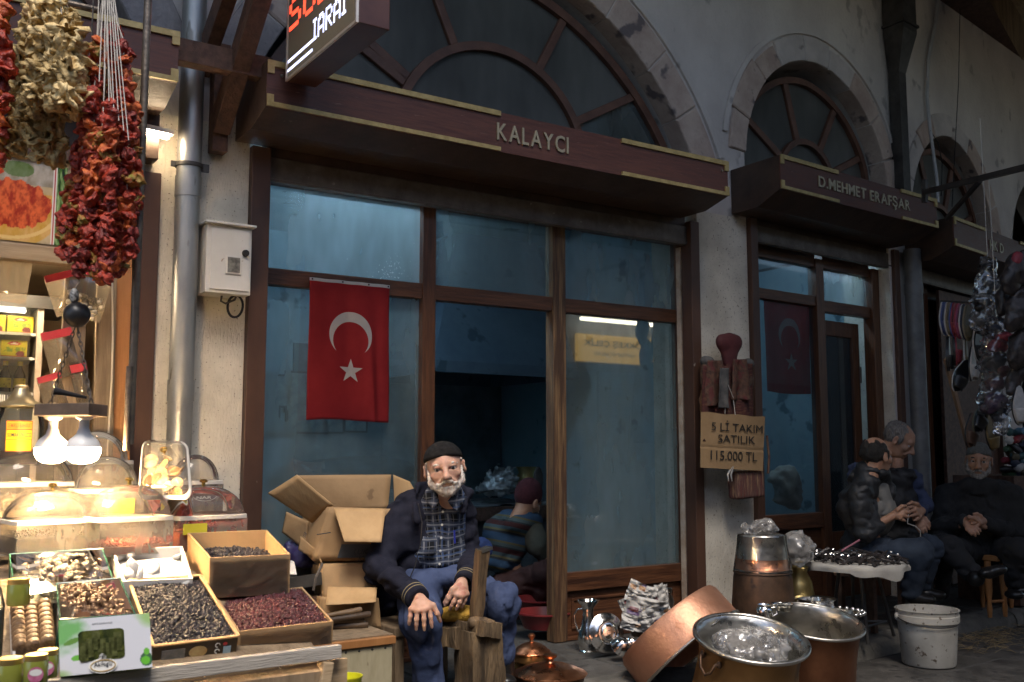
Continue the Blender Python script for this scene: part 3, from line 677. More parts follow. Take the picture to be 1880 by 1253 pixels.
s2, W2 = sign('brown sign box with gilt letters D.MEHMET ERAFŞAR', 4.585, 6.36, 2.69, 2.90, trims=((0.0, 0.33), (0.74, 1.0)), under=0.075)
letters(s2, W2, 'D.MEHMET ERAFŞAR', 4.96, 6.0, 2.765, 0.072)
s3, W3 = sign('brown sign box at the right edge above hanging footwear', 6.60, 8.3, 2.60, 2.815, trims=((0.0, 0.33), (0.74, 1.0)), under=0.075)
letters(s3, W3, 'HK D', 7.24, 7.50, 2.665, 0.08)
s0, W0 = sign('brown sign box with gold corner above the spice stall', -1.75, 1.02, 2.60, 2.81)

# ------------------------------------------------------------------ fanlights in the arches
def fanlight(label, A, cx, cz, ring, mull, yy=0.15, inset=0.10, wo=0.055, wr=0.048, open_=()):
    t = thing('fanlight', label, 'window', B(A['cx'], yy, cz), 'arched fanlights over the signs')
    f = A['f']; half = (A['x1']-A['x0'])/2
    def outer(a):                                             # distance from the ring centre to the timber arch
        lo, hi = 0.1, 3.0
        for _ in range(40):
            m = (lo+hi)/2; x, z = cx+m*math.cos(a), cz+m*math.sin(a)
            ok = abs(x-A['cx']) < half-inset*0.5 and z < f(min(max(x, A['x0']), A['x1']))-inset*0.8
            lo, hi = (m, hi) if ok else (lo, m)
        return lo
    def band(name, r0, r1, a0, a1, n=40, y0=yy-.035, y1=yy+.035):
        mb = MB(); rows = []
        for i in range(n+1):
            a = a0+(a1-a0)*i/n; p = r0(a); q = r1(a)
            rows.append([(cx+p*math.cos(a), y0, cz+p*math.sin(a)), (cx+q*math.cos(a), y0, cz+q*math.sin(a)), (cx+q*math.cos(a), y1, cz+q*math.sin(a)), (cx+p*math.cos(a), y1, cz+p*math.sin(a))])
        for u, v in zip(rows[:-1], rows[1:]): mb.add(u+v, [(0, 1, 5, 4), (1, 2, 6, 5), (2, 3, 7, 6), (3, 0, 4, 7)])
        return mb.build(name, M_FANWOOD, t, warp=B, fix=True, smooth=50)
    band('arch_frame', lambda a: outer(a)-wo, outer, 0.0, math.pi)
    band('ring_frame', lambda a: ring-wr, lambda a: ring, -0.15, math.pi+0.15)
    for a in mull:
        p = Vector((cx+ring*math.cos(a), yy, cz+ring*math.sin(a))); rr = outer(a)-wo*0.6; q = Vector((cx+rr*math.cos(a), yy, cz+rr*math.sin(a)))
        MB().beam(B(*p), B(*q), 0.05, 0.05, up=(0, 1, 0)).build('glazing_bar', M_FANWOOD, t, bev=0.004)
    mb = MB(); n = 24
    mb.add([(cx, yy, cz-.12)]+[(cx+(ring-wr*.5)*math.cos(-.15+(math.pi+.3)*i/n), yy, cz+(ring-wr*.5)*math.sin(-.15+(math.pi+.3)*i/n)) for i in range(n+1)], [(0, i+1, i+2) for i in range(n)])
    mb.build('pane', M_PANE_DIRTY, t, warp=B)
    bounds = [-0.1]+list(mull)+[math.pi+0.1]
    for i, (a, b) in enumerate(zip(bounds[:-1], bounds[1:])):
        mb = MB(); n = 14; pts = []
        for k in range(n+1): an = a+(b-a)*k/n; r0 = ring-wr*.5; r1 = outer(an)-wo*.5; pts += [(cx+r0*math.cos(an), yy, cz+r0*math.sin(an)), (cx+r1*math.cos(an), yy, cz+r1*math.sin(an))]
        mb.add(pts, [(2*k, 2*k+1, 2*k+3, 2*k+2) for k in range(n)])
        mb.build('pane', M_PANE if i in open_ else M_PANE_DIRTY, t, warp=B)
    return t
def ang(px, py, cx, cz): p = YB(px, py, .15); return math.atan2(p.z-cz, p.x-cx)
c1 = (2.89, 2.738)
fanlight('wide arched fanlight with brown bars above the KALAYCI sign', ARCH[1], *c1, 0.647, [ang(1130, 192, *c1), ang(1015, 72, *c1), ang(815, 40, *c1), ang(700, 102, *c1), math.pi-ang(1130, 192, *c1)], open_=(0,))
c2 = (5.56, 2.99)
fanlight('arched fanlight with brown bars above the D.MEHMET ERAFŞAR sign', ARCH[2], *c2, 0.335, [ang(1565, 297, *c2), ang(1522, 222, *c2), ang(1445, 190, *c2), ang(1400, 255, *c2)], wo=0.045, wr=0.04)
c3 = (7.5, 2.85)
fanlight('small arched fanlight farthest to the right', ARCH[3], *c3, 0.33, [0.45, 1.15, 2.0, 2.7], wo=0.045, wr=0.04)
c0 = (-0.43, 2.738)
fanlight('dark arched fanlight above the spice stall sign', ARCH[0], *c0, 0.647, [0.5, 1.15, 2.0, 2.65])

# ------------------------------------------------------------------ rain pipes, conduit, timber bracket, meter box, LED board
def pipe(label, pts, r, joints=(), m=M_GALV, clamp=()):
    t = thing('rain_pipe', label, 'pipe', pts[0], 'rain pipes on the wall')
    MB().tube(pts, r, 20).build('pipe', m, t, smooth=40)
    for a, b in joints: MB().tube([a, b], r+0.004, 20).build('joint_sleeve', m, t, smooth=40)
    for c in clamp:
        c = Vector(c); mb = MB().tube([c-Vector((0, 0, .008)), c+Vector((0, 0, .008))], r+0.008, 20); mb.box(c.x+r, c.x+r+.035, c.y-.006, c.y+.006, c.z-.018, c.z+.018); mb.box(c.x-r-.025, c.x-r, c.y-.006, c.y+.006, c.z-.012, c.z+.012)
        mb.build('clamp', M_DARKMETAL, t, smooth=40)
    return t
pipe('galvanised rain pipe beside the meter box', [(1.166, -0.075, 0.08), (1.166, -0.075, 4.6)], 0.052, [((1.166, -.075, 1.33), (1.166, -.075, 1.42)), ((1.166, -.075, 2.22), (1.166, -.075, 2.31))], clamp=[(1.166, -.075, 2.36)])
hp = thing('rain_pipe', 'dark square hopper and rain pipe high between two arches', 'pipe', B(6.52, -0.08, 2.6), 'rain pipes on the wall')
mb = MB(); prof = [(0.10, 4.75), (0.10, 4.33), (0.10, 4.28), (0.052, 3.98), (0.052, 2.80)]
for hw, z in prof: mb.v += [B(6.50-hw, -0.005-2*hw*0.9, z), B(6.50+hw, -0.005-2*hw*.9, z), B(6.50+hw, -0.005, z), B(6.50-hw, -0.005, z)]
for k in range(len(prof)-1):
    for i in range(4): mb.f.append((k*4+i, k*4+(i+1) % 4, (k+1)*4+(i+1) % 4, (k+1)*4+i)); mb.mi.append(0)
mb.f.append((0, 1, 2, 3)); mb.mi.append(0); mb.build('hopper', M_DARKMETAL, hp, fix=True)
MB().box(6.385, 6.615, -.20, -.003, 4.325, 4.345).build('hopper_rim', M_DARKMETAL, hp, warp=B)
MB().tube([B(6.50, -.055, 2.86), B(6.50, -.055, 2.95)], 0.056, 16).build('joint_sleeve', M_GALV, hp, smooth=40)
pipe('galvanised rain pipe between the last two shops', [B(6.56, -0.08, 0.08), B(6.56, -0.08, 2.62)], 0.062, [(B(6.56, -.08, 2.28), B(6.56, -.08, 2.36))], m=mat('weathered_pipe', (0.11, 0.115, 0.12), (0.19, 0.195, 0.20), rough=.6, metal=.35, scale=7, bump=.2))
cable = MB().tube([YB(1722, -20, -.03), YB(1718, 40, -.03), YB(1704, 110, -.03), YB(1702, 180, -.03), YB(1708, 240, -.03), YB(1720, 330, -.03), YB(1722, 372, -.03)], 0.014, 10)
tag(cable.build('conduit', mat('white_conduit', (0.55, 0.55, 0.56), (0.45, 0.45, 0.46), rough=0.5), smooth=60), 'pale bent conduit running down beside the hopper pipe', 'conduit')
w = MB().tube([YB(1763, -5, -.05), YB(1760, 150, -.05), YB(1752, 300, -.05), YB(1748, 380, -.05)], 0.0035, 6); tag(w.build('wire', M_BLACK), 'thin black wire hanging above the farthest fanlight', 'wire')
w = MB().tube([YB(1708, 240, -.035), YB(1722, 262, -.035), YB(1730, 300, -.035), YB(1728, 360, -.035)], 0.004, 6); tag(w.build('wire', M_BLACK), 'black wire looping off the pale conduit', 'wire')
# timber bracket
br = thing('timber_bracket', 'dark brown timber bracket reaching out from the wall above the rain pipe', 'bracket', (1.3, -0.1, 2.45))
MB().beam((1.02, -0.30, 2.775), (1.44, -0.30, 2.775), 0.07, 0.10).build('tie_beam', M_TIMBER, br, bev=0.004)
MB().box(1.265, 1.335, -0.075, -0.003, 2.45, 2.95).build('wall_post', M_TIMBER, br, bev=0.004)
MB().beam((1.30, -0.06, 2.56), (1.30, -1.05, 3.42), 0.075, 0.10).build('strut', M_TIMBER, br, bev=0.004)
MB().beam((1.22, -0.02, 2.83), (1.22, -1.2, 3.56), 0.06, 0.11).build('rafter', M_TIMBER, br, bev=0.004)
MB().tube([(1.19, -0.05, 2.80), (1.24, -0.62, 3.18)], 0.006, 6).build('tie_rod', M_DARKMETAL, br)
# meter box
M_WHITEBOX = mat('white_enamel_box', (0.62, 0.60, 0.55), (0.70, 0.68, 0.63), rough=0.45, scale=5, spot=(0.28, 0.17, 0.10), spot_scale=28, spot_at=0.70, bump=0.1)
mt = thing('meter_box', 'white enamelled electricity meter box with a small window and a black cable loop', 'meter box', (1.315, -0.06, 1.80))
MB().box(1.235, 1.435, -0.14, -0.004, 1.80, 2.10).build('case', M_WHITEBOX, mt, bev=0.004)
MB().box(1.252, 1.424, -0.1475, -0.141, 1.815, 2.088).build('door', M_WHITEBOX, mt, bev=0.003)
MB().box(1.222, 1.448, -0.165, -0.004, 2.101, 2.112).build('lid', M_WHITEBOX, mt, bev=0.003)
MB().box(1.318, 1.388, -0.1535, -0.148, 1.885, 1.968).build('window_frame', M_WHITEBOX, mt, bev=0.003)
MB().box(1.326, 1.380, -0.1560, -0.154, 1.893, 1.960).build('window', mat('meter_window', (0.10, 0.10, 0.09), (0.28, 0.27, 0.24), rough=0.15, scale=30), mt)
MB().lathe([(0.0, 0.012), (0.014, 0.012), (0.016, 0.0)], (1.405, -0.148, 1.985), 16, axis=(0, -1, 0)).build('lock', M_BLACK, mt)
MB().tube([(1.33, -.07, 1.80), (1.325, -.075, 1.775), (1.345, -.08, 1.765), (1.385, -.08, 1.785), (1.392, -.075, 1.80)], 0.005, 8).build('cable', M_DARKMETAL, mt, smooth=60)
MB().tube([(1.39+0.034*math.sin(a), -.075-.01*math.cos(a), 1.757+0.048*math.cos(a)) for a in [2*math.pi*k/24 for k in range(24)]], 0.0055, 8, closed=True).build('cable', M_BLACK, mt, smooth=60)
# ================================================================== LED board over the sign
M_LEDFACE = mat('led_matrix_face', (0.30, 0.25, 0.17), (0.38, 0.32, 0.23), rough=0.5, scale=300)
M_LEDW = mat('led_white_blue', (0.3, 0.35, 0.9), emit=(0.62, 0.68, 1.0), estr=2.6); M_LEDR = mat('led_red', (0.8, 0.1, 0.05), emit=(1.0, 0.07, 0.03), estr=2.4)
M_LEDDIM = mat('led_unlit', (0.12, 0.10, 0.065), (0.18, 0.15, 0.10), rough=0.4, scale=100)
M_ALU = mat('aluminium_edge', (0.7, 0.6, 0.5), (0.8, 0.7, 0.6), rough=0.35, metal=0.6, scale=40)
lx = 1.46; lz0 = 2.682; ly0, ly1 = -0.455, -1.17; lz1 = 3.25
led = thing('led_sign', 'LED message board with red and blue-white dot letters jutting from the wall', 'LED sign', (lx+.06, (ly0+ly1)/2, lz0))
MB().box(lx+.004, lx+.13, ly1, ly0, lz0, lz1).build('case', mat('led_case', (0.05, 0.018, 0.014), (0.075, 0.03, 0.022), rough=0.35, scale=8), led, bev=0.003)
MB().box(lx-.002, lx+.003, ly1+.012, ly0-.012, lz0+.012, lz1-.012).build('screen', M_LEDFACE, led)
for (a, b, c, d) in ((ly1, ly0, lz0, lz0+.011), (ly1, ly0, lz1-.011, lz1), (ly1, ly1+.011, lz0+.0115, lz1-.0115), (ly0-.011, ly0, lz0+.0115, lz1-.0115)):
    MB().box(lx-.007, lx+.003, a, b, c, d).build('edge_strip', M_ALU, led)
for yy in (-.5, -1.0): MB().box(lx+.05, lx+.08, yy-.02, yy+.02, lz1, lz1+.3).build('hanger', M_DARKMETAL, led)
FONT = {'I': ['111', '010', '010', '010', '010', '010', '111'], 'A': ['01110', '11011', '10001', '10001', '11111', '10001', '10001'], 'R': ['11110', '10001', '10001', '11110', '10100', '10010', '10001'],
        'S': ['01111', '10000', '10000', '01110', '00001', '00001', '11110'], 'U': ['10001', '10001', '10001', '10001', '10001', '10001', '01110'], 'L': ['1000', '1000', '1000', '1000', '1000', '1000', '1111'], 'J': ['0111', '0010', '0010', '0010', '0010', '1010', '0100']}
pitch = 0.0065; dots = {'w': [], 'r': [], 'd': []}
ny = int((ly0-ly1-.03)/pitch); nz = int((lz1-lz0-.03)/pitch)
lit = {}
def led_write(txt, col, row, k, key, kv=None):
    kv = kv or k
    for ch in txt:
        g = FONT[ch]
        for r, line in enumerate(g):
            for c, bit in enumerate(line):
                if bit == '1':
                    for i in range(k):
                        for j in range(kv): lit[(col+c*k+i, row+(6-r)*kv+j)] = key
        col += (len(g[0])+1)*k
led_write('IARAI', 42, 9, 2, 'w')
for c in range(0, 42):
    for r in (3, 4, 9, 10): lit[(c, r)] = 'w'
led_write('SUL', 1, 30, 4, 'r', 3)
for c in range(ny):
    for r in range(nz): dots[lit.get((c, r), 'd')].append((c, r))
for key, m, nm in (('w', M_LEDW, 'lit_dots'), ('r', M_LEDR, 'lit_dots'), ('d', M_LEDDIM, 'unlit_dots')):
    mb = MB(); s = pitch*(0.40 if key != 'd' else 0.26)
    for c, r in dots[key]:
        y = ly0-.016-(c+.5)*pitch; z = lz0+.016+(r+.5)*pitch
        mb.add([(lx-.0035, y-s, z-s), (lx-.0035, y-s, z+s), (lx-.0035, y+s, z+s), (lx-.0035, y+s, z-s)], [(0, 1, 2, 3)])
    m.cycles.emission_sampling = 'NONE'
    tag(mb.build(nm, m, led), kind='stuff')

# ================================================================== spice stall: fittings
M_PALEWOOD = mat('planed_pine', (0.36, 0.25, 0.14), (0.50, 0.37, 0.23), rough=0.6, scale=6, stretch=(0.6, 5, 8), bump=0.2, bscale=20)
M_OLDWOOD = mat('grey_brown_plank', (0.16, 0.11, 0.065), (0.29, 0.21, 0.13), rough=0.7, scale=6, stretch=(5, 5, 0.5), bump=0.35, bscale=20, spot=(0.08, 0.05, 0.03), spot_scale=14, spot_at=0.70)
M_ORANGEWOOD = mat('orange_varnished_post', (0.33, 0.14, 0.045), (0.44, 0.20, 0.07), rough=0.45, scale=5, stretch=(5, 5, 0.5), bump=0.15)
M_GREYPLANK = mat('grey_painted_plank', (0.36, 0.33, 0.29), (0.46, 0.42, 0.37), rough=0.7, scale=8, stretch=(0.7, 5, 6), bump=0.3, spot=(0.2, 0.15, 0.1), spot_scale=12, spot_at=0.68)
M_IRON = mat('iron_pole', (0.12, 0.10, 0.085), (0.22, 0.18, 0.14), rough=0.4, metal=0.7, scale=18, bump=0.25, bscale=60)
pole = D(255, 400, 3.15)
po = thing('awning_pole', 'thin iron pole hanging down in front of the dried peppers', 'pole', (pole.x, pole.y, 1.14))
MB().tube([(pole.x, pole.y, 1.14), (pole.x, pole.y, 1.6), (pole.x, pole.y, 3.4)], 0.0125, 12).build('shaft', M_IRON, po, smooth=60)
MB().tube([(pole.x-.012, pole.y-.012, 1.12), (pole.x-.012, pole.y-.012, 1.38)], 0.010, 10).build('clamped_sleeve', M_IRON, po, smooth=60)
rail = thing('hanging_rail', 'overhead iron rail from which the dried vegetables hang', 'rail', (-.4, pole.y, 2.7))
MB().tube([(-1.6, pole.y+.02, 2.70), (pole.x+.25, pole.y+.02, 2.70)], 0.014, 10).build('bar', M_IRON, rail)
MB().tube([(-1.6, pole.y+.28, 2.62), (pole.x-.1, pole.y+.28, 2.62)], 0.012, 10).build('bar', M_IRON, rail)
# posts at the right edge of the stall
def upright(name, label, pxt, pxb, pyt, pyb, y, w, th, m, lean=True, cat='post'):
    a = Y(pxt, pyt, y); b = Y(pxb, pyb, y)
    o = MB().beam(b, a, w, th, up=(0, 1, 0)).build(name, m, bev=0.003); return tag(o, label, cat)
upright('wooden_post', 'orange varnished post at the edge of the spice stall', 222, 215, 330, 880, -0.10, 0.085, 0.06, M_ORANGEWOOD)
upright('wooden_plank', 'grey-brown upright plank beside the orange post', 196, 186, 500, 900, -0.16, 0.075, 0.03, M_OLDWOOD, cat='plank')
upright('wooden_plank', 'grey-brown leaning plank behind the hanging lamp chains', 141, 118, 500, 900, -0.22, 0.085, 0.03, M_OLDWOOD, cat='plank')
o = MB().box(0.905, 0.955, -0.02, 0.05, 0.08, 2.3).build('white_post', mat('flaking_white', (0.5, 0.46, 0.38), (0.2, 0.16, 0.11), rough=0.8, scale=9, stretch=(3, 3, 0.6), bump=0.5)); tag(o, 'flaking whitish post next to the iron pole', 'post')
st = thing('roller_shutter', 'brown guide rail and roller box of the spice stall', 'shutter', (0.99, 0, 0.08), 'rolled up shutters')
MB().box(0.965, 1.062, -0.035, 0.06, 0.08, 2.32).build('guide_rail', M_BROWNMETAL, st, bev=0.004)
MB().box(-1.8, 1.03, -0.10, 0.10, 2.36, 2.56).build('roller_box', M_SIGNMETAL, st, bev=0.004)
cb = MB().tube([Y(206, 510, -.2), Y(207, 620, -.2), Y(205, 700, -.2), Y(199, 800, -.2), Y(196, 860, -.2)], 0.004, 6).build('cable', mat('cream_cable', (0.6, 0.52, 0.4), rough=0.5)); tag(cb, 'cream cable running down the planks of the stall', 'cable')
# tube lamp over the pier
tl = thing('tube_lamp', 'short white LED tube lamp above the pier', 'lamp', Y(290, 240, -.12))
a, b = Y(262, 233, -.12), Y(318, 245, -.12)
MB().beam(a, b, 0.035, 0.022).build('lamp_body', mat('white_lamp_body', (0.7, 0.68, 0.64), rough=0.4), tl, bev=0.002)
MB().beam(a+Vector((0, -.002, -.020)), b+Vector((-.02, -.002, -.020)), 0.03, 0.017).build('diffuser', mat('tube_glow', (1, 1, 1), emit=(1.0, 0.76, 0.48), estr=80), tl)
# poster over the shelves
py = -0.34
A_, B_, C_, D_ = Y(-60, 290, py), Y(124, 318, py), Y(124, 448, py), Y(-60, 432, py)
x0, x1, z0, z1 = A_.x, B_.x, C_.z-.01, B_.z+.02
ps = thing('photo_panel', 'lit photo panel of red pepper paste in a wooden bowl', 'poster', ((x0+x1)/2, py, z0))
def poster_col(U, V):
    c = np.zeros((len(U), 3)); P = np.stack([U*3.0, V*1.6, 0*U], -1); n = fbm(P, 6, 3, 4); n2 = fbm(P, 18, 8, 3)
    c[:] = np.array([0.62, 0.47, 0.27])+n[:, None]*0.12
    top = V > 0.72; c[top] = np.array([0.42, 0.36, 0.28])+n[top, None]*0.25
    red = ((U-0.18)/0.22)**2+((V-0.93)/0.16)**2 < 1; c[red] = np.array([0.62, 0.10, 0.03])+n[red, None]*0.2
    grn = ((U-0.5)/0.16)**2+((V-0.9)/0.10)**2 < 1; c[grn] = np.array([0.16, 0.22, 0.08])+n[grn, None]*0.1
    bowl = (((U-0.42)/0.52)**2+((V-0.40)/0.48)**2 < 1) & (V < 0.62); c[bowl] = np.array([0.72, 0.42, 0.11])+n[bowl, None]*0.12
    rim = np.abs(((U-0.42)/0.50)**2+((V-0.44)/0.40)**2-1) < 0.10; c[rim & (V < 0.5)] = [0.85, 0.60, 0.24]
    paste = (((U-0.46)/0.40)**2+((V-0.46)/(0.30+0.03*n))**2 < 1+0.22*n); k = np.clip(0.5+1.4*n+0.8*n2, 0, 1)[:, None]
    c = np.where(paste[:, None], (1-k)*np.array([0.42, 0.03, 0.012])+k*np.array([0.85, 0.17, 0.05]), c)
    st_ = (U > 0.86) & (U < 0.895); c[st_] = [0.86, 0.8, 0.72]; c[(U > 0.872) & (U < 0.885)] = [0.55, 0.04, 0.05]
    gr = U > 0.895; g = fbm(np.stack([U*60, V*9+U*30, 0*U], -1), 1.0, 5, 3); c[gr] = np.array([0.16, 0.26, 0.07])+np.clip(g, -0.4, 0.5)[gr, None]*np.array([0.5, 0.6, 0.35])
    return np.clip(c, 0.01, 0.95)
mb = sheet_print(150, 90, lambda u, v: (x0+(x1-x0)*u, py, z0+(z1-z0)*v), poster_col)
mb.build('printed_sheet', attr_mat('poster_print', rough=0.3), ps)
MB().box(x0, x1+.02, py+.004, py+.05, z0-.01, z1+.02).build('panel_back', M_PALEWOOD, ps)
MB().box(x0, x1+.03, py-.02, py+.045, z0-.072, z0-.012).build('lower_rail', M_PALEWOOD, ps, bev=0.003)
MB().box(x0, x1+.03, py-.02, py+.045, z1+.022, z1+.075).build('upper_rail', M_TIMBER, ps, bev=0.003)
# round ceiling lamp and soffit
cl = thing('ceiling_lamp', 'round white ceiling lamp glowing under the photo panel', 'lamp', Y(60, 480, 0.05))
c = Y(58, 470, 0.05)
MB().lathe([(0.0, -0.022), (0.06, -0.02), (0.10, -0.010), (0.112, 0.004), (0.112, 0.012)], c, 32).build('diffuser', mat('ceiling_lamp_glow', (1, 1, 1), emit=(1.0, 0.76, 0.48), estr=75), cl, smooth=60)
MB().lathe([(0.118, 0.0), (0.118, 0.02), (0.0, 0.02)], c, 32).build('rim', mat('lamp_rim', (0.8, 0.78, 0.75), rough=0.4), cl)
sf = MB().box(-2.1, 0.88, -0.12, 1.30, c.z+.022, c.z+.05).build('soffit', mat('stall_soffit', (0.55, 0.45, 0.30), (0.62, 0.52, 0.36), rough=0.6, scale=3)); tag(sf, 'cream soffit above the stall shelves', 'soffit')

# ------------------------------------------------------------------ chiller cabinet with packets and bottles
fy = 0.42
fr0, fr1 = Y(-70, 560, fy), Y(72, 560, fy); fz0 = Y(30, 745, fy).z; fz1 = Y(30, 565, fy).z
fg = thing('chiller_cabinet', 'glass fronted chiller cabinet full of yellow packets and dark bottles', 'cabinet', ((fr0.x+fr1.x)/2, fy+.2, fz0-.5))
M_DKGREY = mat('dark_plastic', (0.03, 0.03, 0.032), (0.05, 0.05, 0.05), rough=0.4); M_SHELF = mat('shelf_white', (0.6, 0.6, 0.58), rough=0.4)
MB().box(fr0.x, fr1.x+.06, fy+.40, fy+.44, 0.1, fz1+.1).build('rear_panel', mat('cabinet_back', (0.42, 0.38, 0.30), (0.48, 0.44, 0.36), rough=0.5), fg)
MB().box(fr1.x-.005, fr1.x+.02, fy-.01, fy+.40, 0.1, fz1+.02).build('side_frame', M_ALU, fg)
MB().box(fr0.x, fr1.x+.14, fy-.03, fy+.40, fz1, fz1+.055).build('top_band', M_DKGREY, fg)
shelf_z = [Y(30, 610, fy).z, Y(30, 655, fy).z, Y(30, 720, fy).z]
for z in shelf_z: MB().box(fr0.x, fr1.x-.006, fy+.01, fy+.38, z-.012, z).build('shelf', M_SHELF, fg)
MB().box(fr0.x, fr1.x-.006, fy-.012, fy-.002, shelf_z[2]-.055, shelf_z[2]-.014).build('grille', mat('lit_grille', (0.8, 0.8, 0.8), (0.1, 0.1, 0.1), rough=0.4, scale=40, stretch=(3, 1, 0.05), mixlo=0.48, mixhi=0.52), fg)
MB().box(fr0.x, fr1.x-.03, fy-.004, fy, shelf_z[2]-.01, fz1-.002).build('glass_door', glass_mat('chiller_glass', (0.95, 0.97, 0.95), (0.6, 0.6, 0.55), 0.06, rough=0.03, spec_blend=0.06), fg)
def packet_col(U, V):
    c = np.tile(np.array([0.78, 0.62, 0.03]), (len(U), 1)); n = fbm(np.stack([U*4, V*4, U*0], -1), 2, 4, 3)
    c[(V > .28) & (V < .58) & (n > 0.0)] = [0.30, 0.42, 0.05]
    c[((U-.5)/.26)**2+((V-.80)/.11)**2 < 1] = [0.55, 0.05, 0.05]; c[((U-.5)/.20)**2+((V-.80)/.05)**2 < .6] = [0.8, 0.7, 0.6]
    c[((U-.74)/.16)**2+((V-.2)/.17)**2 < 1] = [0.22, 0.03, 0.04]; c[V < .06] = [0.6, 0.15, 0.08]
    c[(V > .62) & (V < .66) & (np.abs(U-.5) < .3)] = [0.1, 0.15, 0.05]
    return c
packet = None
k = 0
for zi, (z, ht) in enumerate(((shelf_z[0], 0.076), (shelf_z[1], 0.082))):
    for i in range(5):
        xx = fr1.x-.065-.112*i-(.0 if zi == 0 else .02)
        o = thing('packet', ['yellow packet on the top chiller shelf', 'yellow packet on the middle chiller shelf'][zi]+', counted '+['first', 'second', 'third', 'fourth', 'fifth'][i]+' from its right edge', 'packet', (xx, fy+.05, z+.001), 'yellow packets in the chiller')
        if packet is None:
            mb = sheet_print(24, 18, lambda u, v: (xx-.052+.104*u, fy+.049, z+.001+ht*v), packet_col); pf = mb.build('front_print', attr_mat('packet_print', rough=0.3, coat=0.3), o)
            pb = MB().box(xx-.052, xx+.052, fy+.051, fy+.15, z+.001, z+.001+ht).build('carton', mat('packet_yellow', (0.75, 0.6, 0.05), rough=0.4), o); packet = (pf, pb)
        else:
            for q in packet: c_ = q.copy(); COL.objects.link(c_); c_.parent = o
bottle = None
for i in range(6):
    xx = fr1.x-.055-.058*i; z = shelf_z[2]
    o = thing('bottle', 'dark bottle with yellow label on the lowest chiller shelf, '+['first', 'second', 'third', 'fourth', 'fifth', 'sixth'][i]+' from its right edge', 'bottle', (xx, fy+.07, z+.001), 'dark bottles in the chiller')
    if bottle is None:
        g = MB().lathe([(0, 0), (.024, 0), (.025, .004), (.025, .075), (.018, .093), (.010, .108), (.010, .13)], (xx, fy+.07, z+.001), 16).build('glass', mat('dark_bottle_glass', (0.012, 0.014, 0.025), rough=0.08), o, smooth=40)
        l = MB().lathe([(.0256, .02), (.0256, .062)], (xx, fy+.07, z+.001), 16).build('label_band', mat('yellow_label', (0.7, 0.58, 0.05), (0.25, 0.25, 0.03), rough=0.5, scale=60, mixlo=.55, mixhi=.6), o, smooth=40)
        cp = MB().lathe([(.0115, .118), (.0115, .138), (0, .138)], (xx, fy+.07, z+.001), 12).build('cap', mat('yellow_cap', (0.75, 0.62, 0.08), rough=0.4), o, smooth=40); bottle = (g, l, cp)
    else:
        for q in bottle: c_ = q.copy(); COL.objects.link(c_); c_.parent = o
# chiller's own strip light, seen as the bright spots on its shelf
sl = thing('strip_light', 'small strip light inside the chiller above its shelves', 'lamp', (fr0.x+.4, fy+.03, fz1-.02))
MB().box(fr0.x+.05, fr1.x-.05, fy+.02, fy+.05, fz1-.016, fz1-.004).build('diffuser', mat('chiller_strip_glow', (1, 1, 1), emit=(1.0, 0.92, 0.75), estr=9), sl)

# ------------------------------------------------------------------ pouches with red headers pegged to the planks
M_POUCH = glass_mat('clear_pouch', (0.93, 0.9, 0.84), (0.5, 0.42, 0.32), 0.35, rough=0.12, spec_blend=0.10, scale=9); M_REDTAPE = mat('red_header', (0.42, 0.03, 0.045), (0.50, 0.05, 0.06), rough=0.35, scale=20)
M_NUTS = mat('pale_nuts', (0.45, 0.36, 0.24), (0.6, 0.5, 0.36), rough=0.6, scale=20)
ICO = None
def ico():
    global ICO
    if ICO is None:
        bm = bmesh.new(); bmesh.ops.create_icosphere(bm, subdivisions=1, radius=1.0); bm.verts.ensure_lookup_table()
        ICO = (np.array([v.co[:] for v in bm.verts]), np.array([[v.index for v in f.verts] for f in bm.faces])); bm.free()
    return ICO
ICO2 = None
def ico2():
    global ICO2
    if ICO2 is None:
        bm = bmesh.new(); bmesh.ops.create_icosphere(bm, subdivisions=2, radius=1.0); bm.verts.ensure_lookup_table()
        ICO2 = (np.array([v.co[:] for v in bm.verts]), np.array([[v.index for v in f.verts] for f in bm.faces])); bm.free()
    return ICO2
def rot(rng):
    a = rng.normal(size=4); a /= np.linalg.norm(a); w, x, y, z = a
    return np.array([[1-2*(y*y+z*z), 2*(x*y-z*w), 2*(x*z+y*w)], [2*(x*y+z*w), 1-2*(x*x+z*z), 2*(y*z-x*w)], [2*(x*z-y*w), 2*(y*z+x*w), 1-2*(x*x+y*y)]])
def scatter(pts, size, seed=1, lump=0.15, flat=(1, .75, .6), hi=False):
    """many small irregular pieces as one mesh"""
    rng = np.random.default_rng(seed); V0, F0 = ico2() if hi else ico(); vs = []; fs = []; n = len(V0)
    for i, p in enumerate(pts):
        s = size*rng.uniform(0.7, 1.25); v = V0*(1+lump*rng.normal(size=(n, 1)))*np.array(flat)*s
        vs.append(v@rot(rng).T+np.array(p)); fs.append(F0+i*n)
    mb = MB(); mb.v = [tuple(q) for q in np.concatenate(vs)]; mb.f = [tuple(q) for q in np.concatenate(fs)]; mb.mi = [0]*len(mb.f); return mb
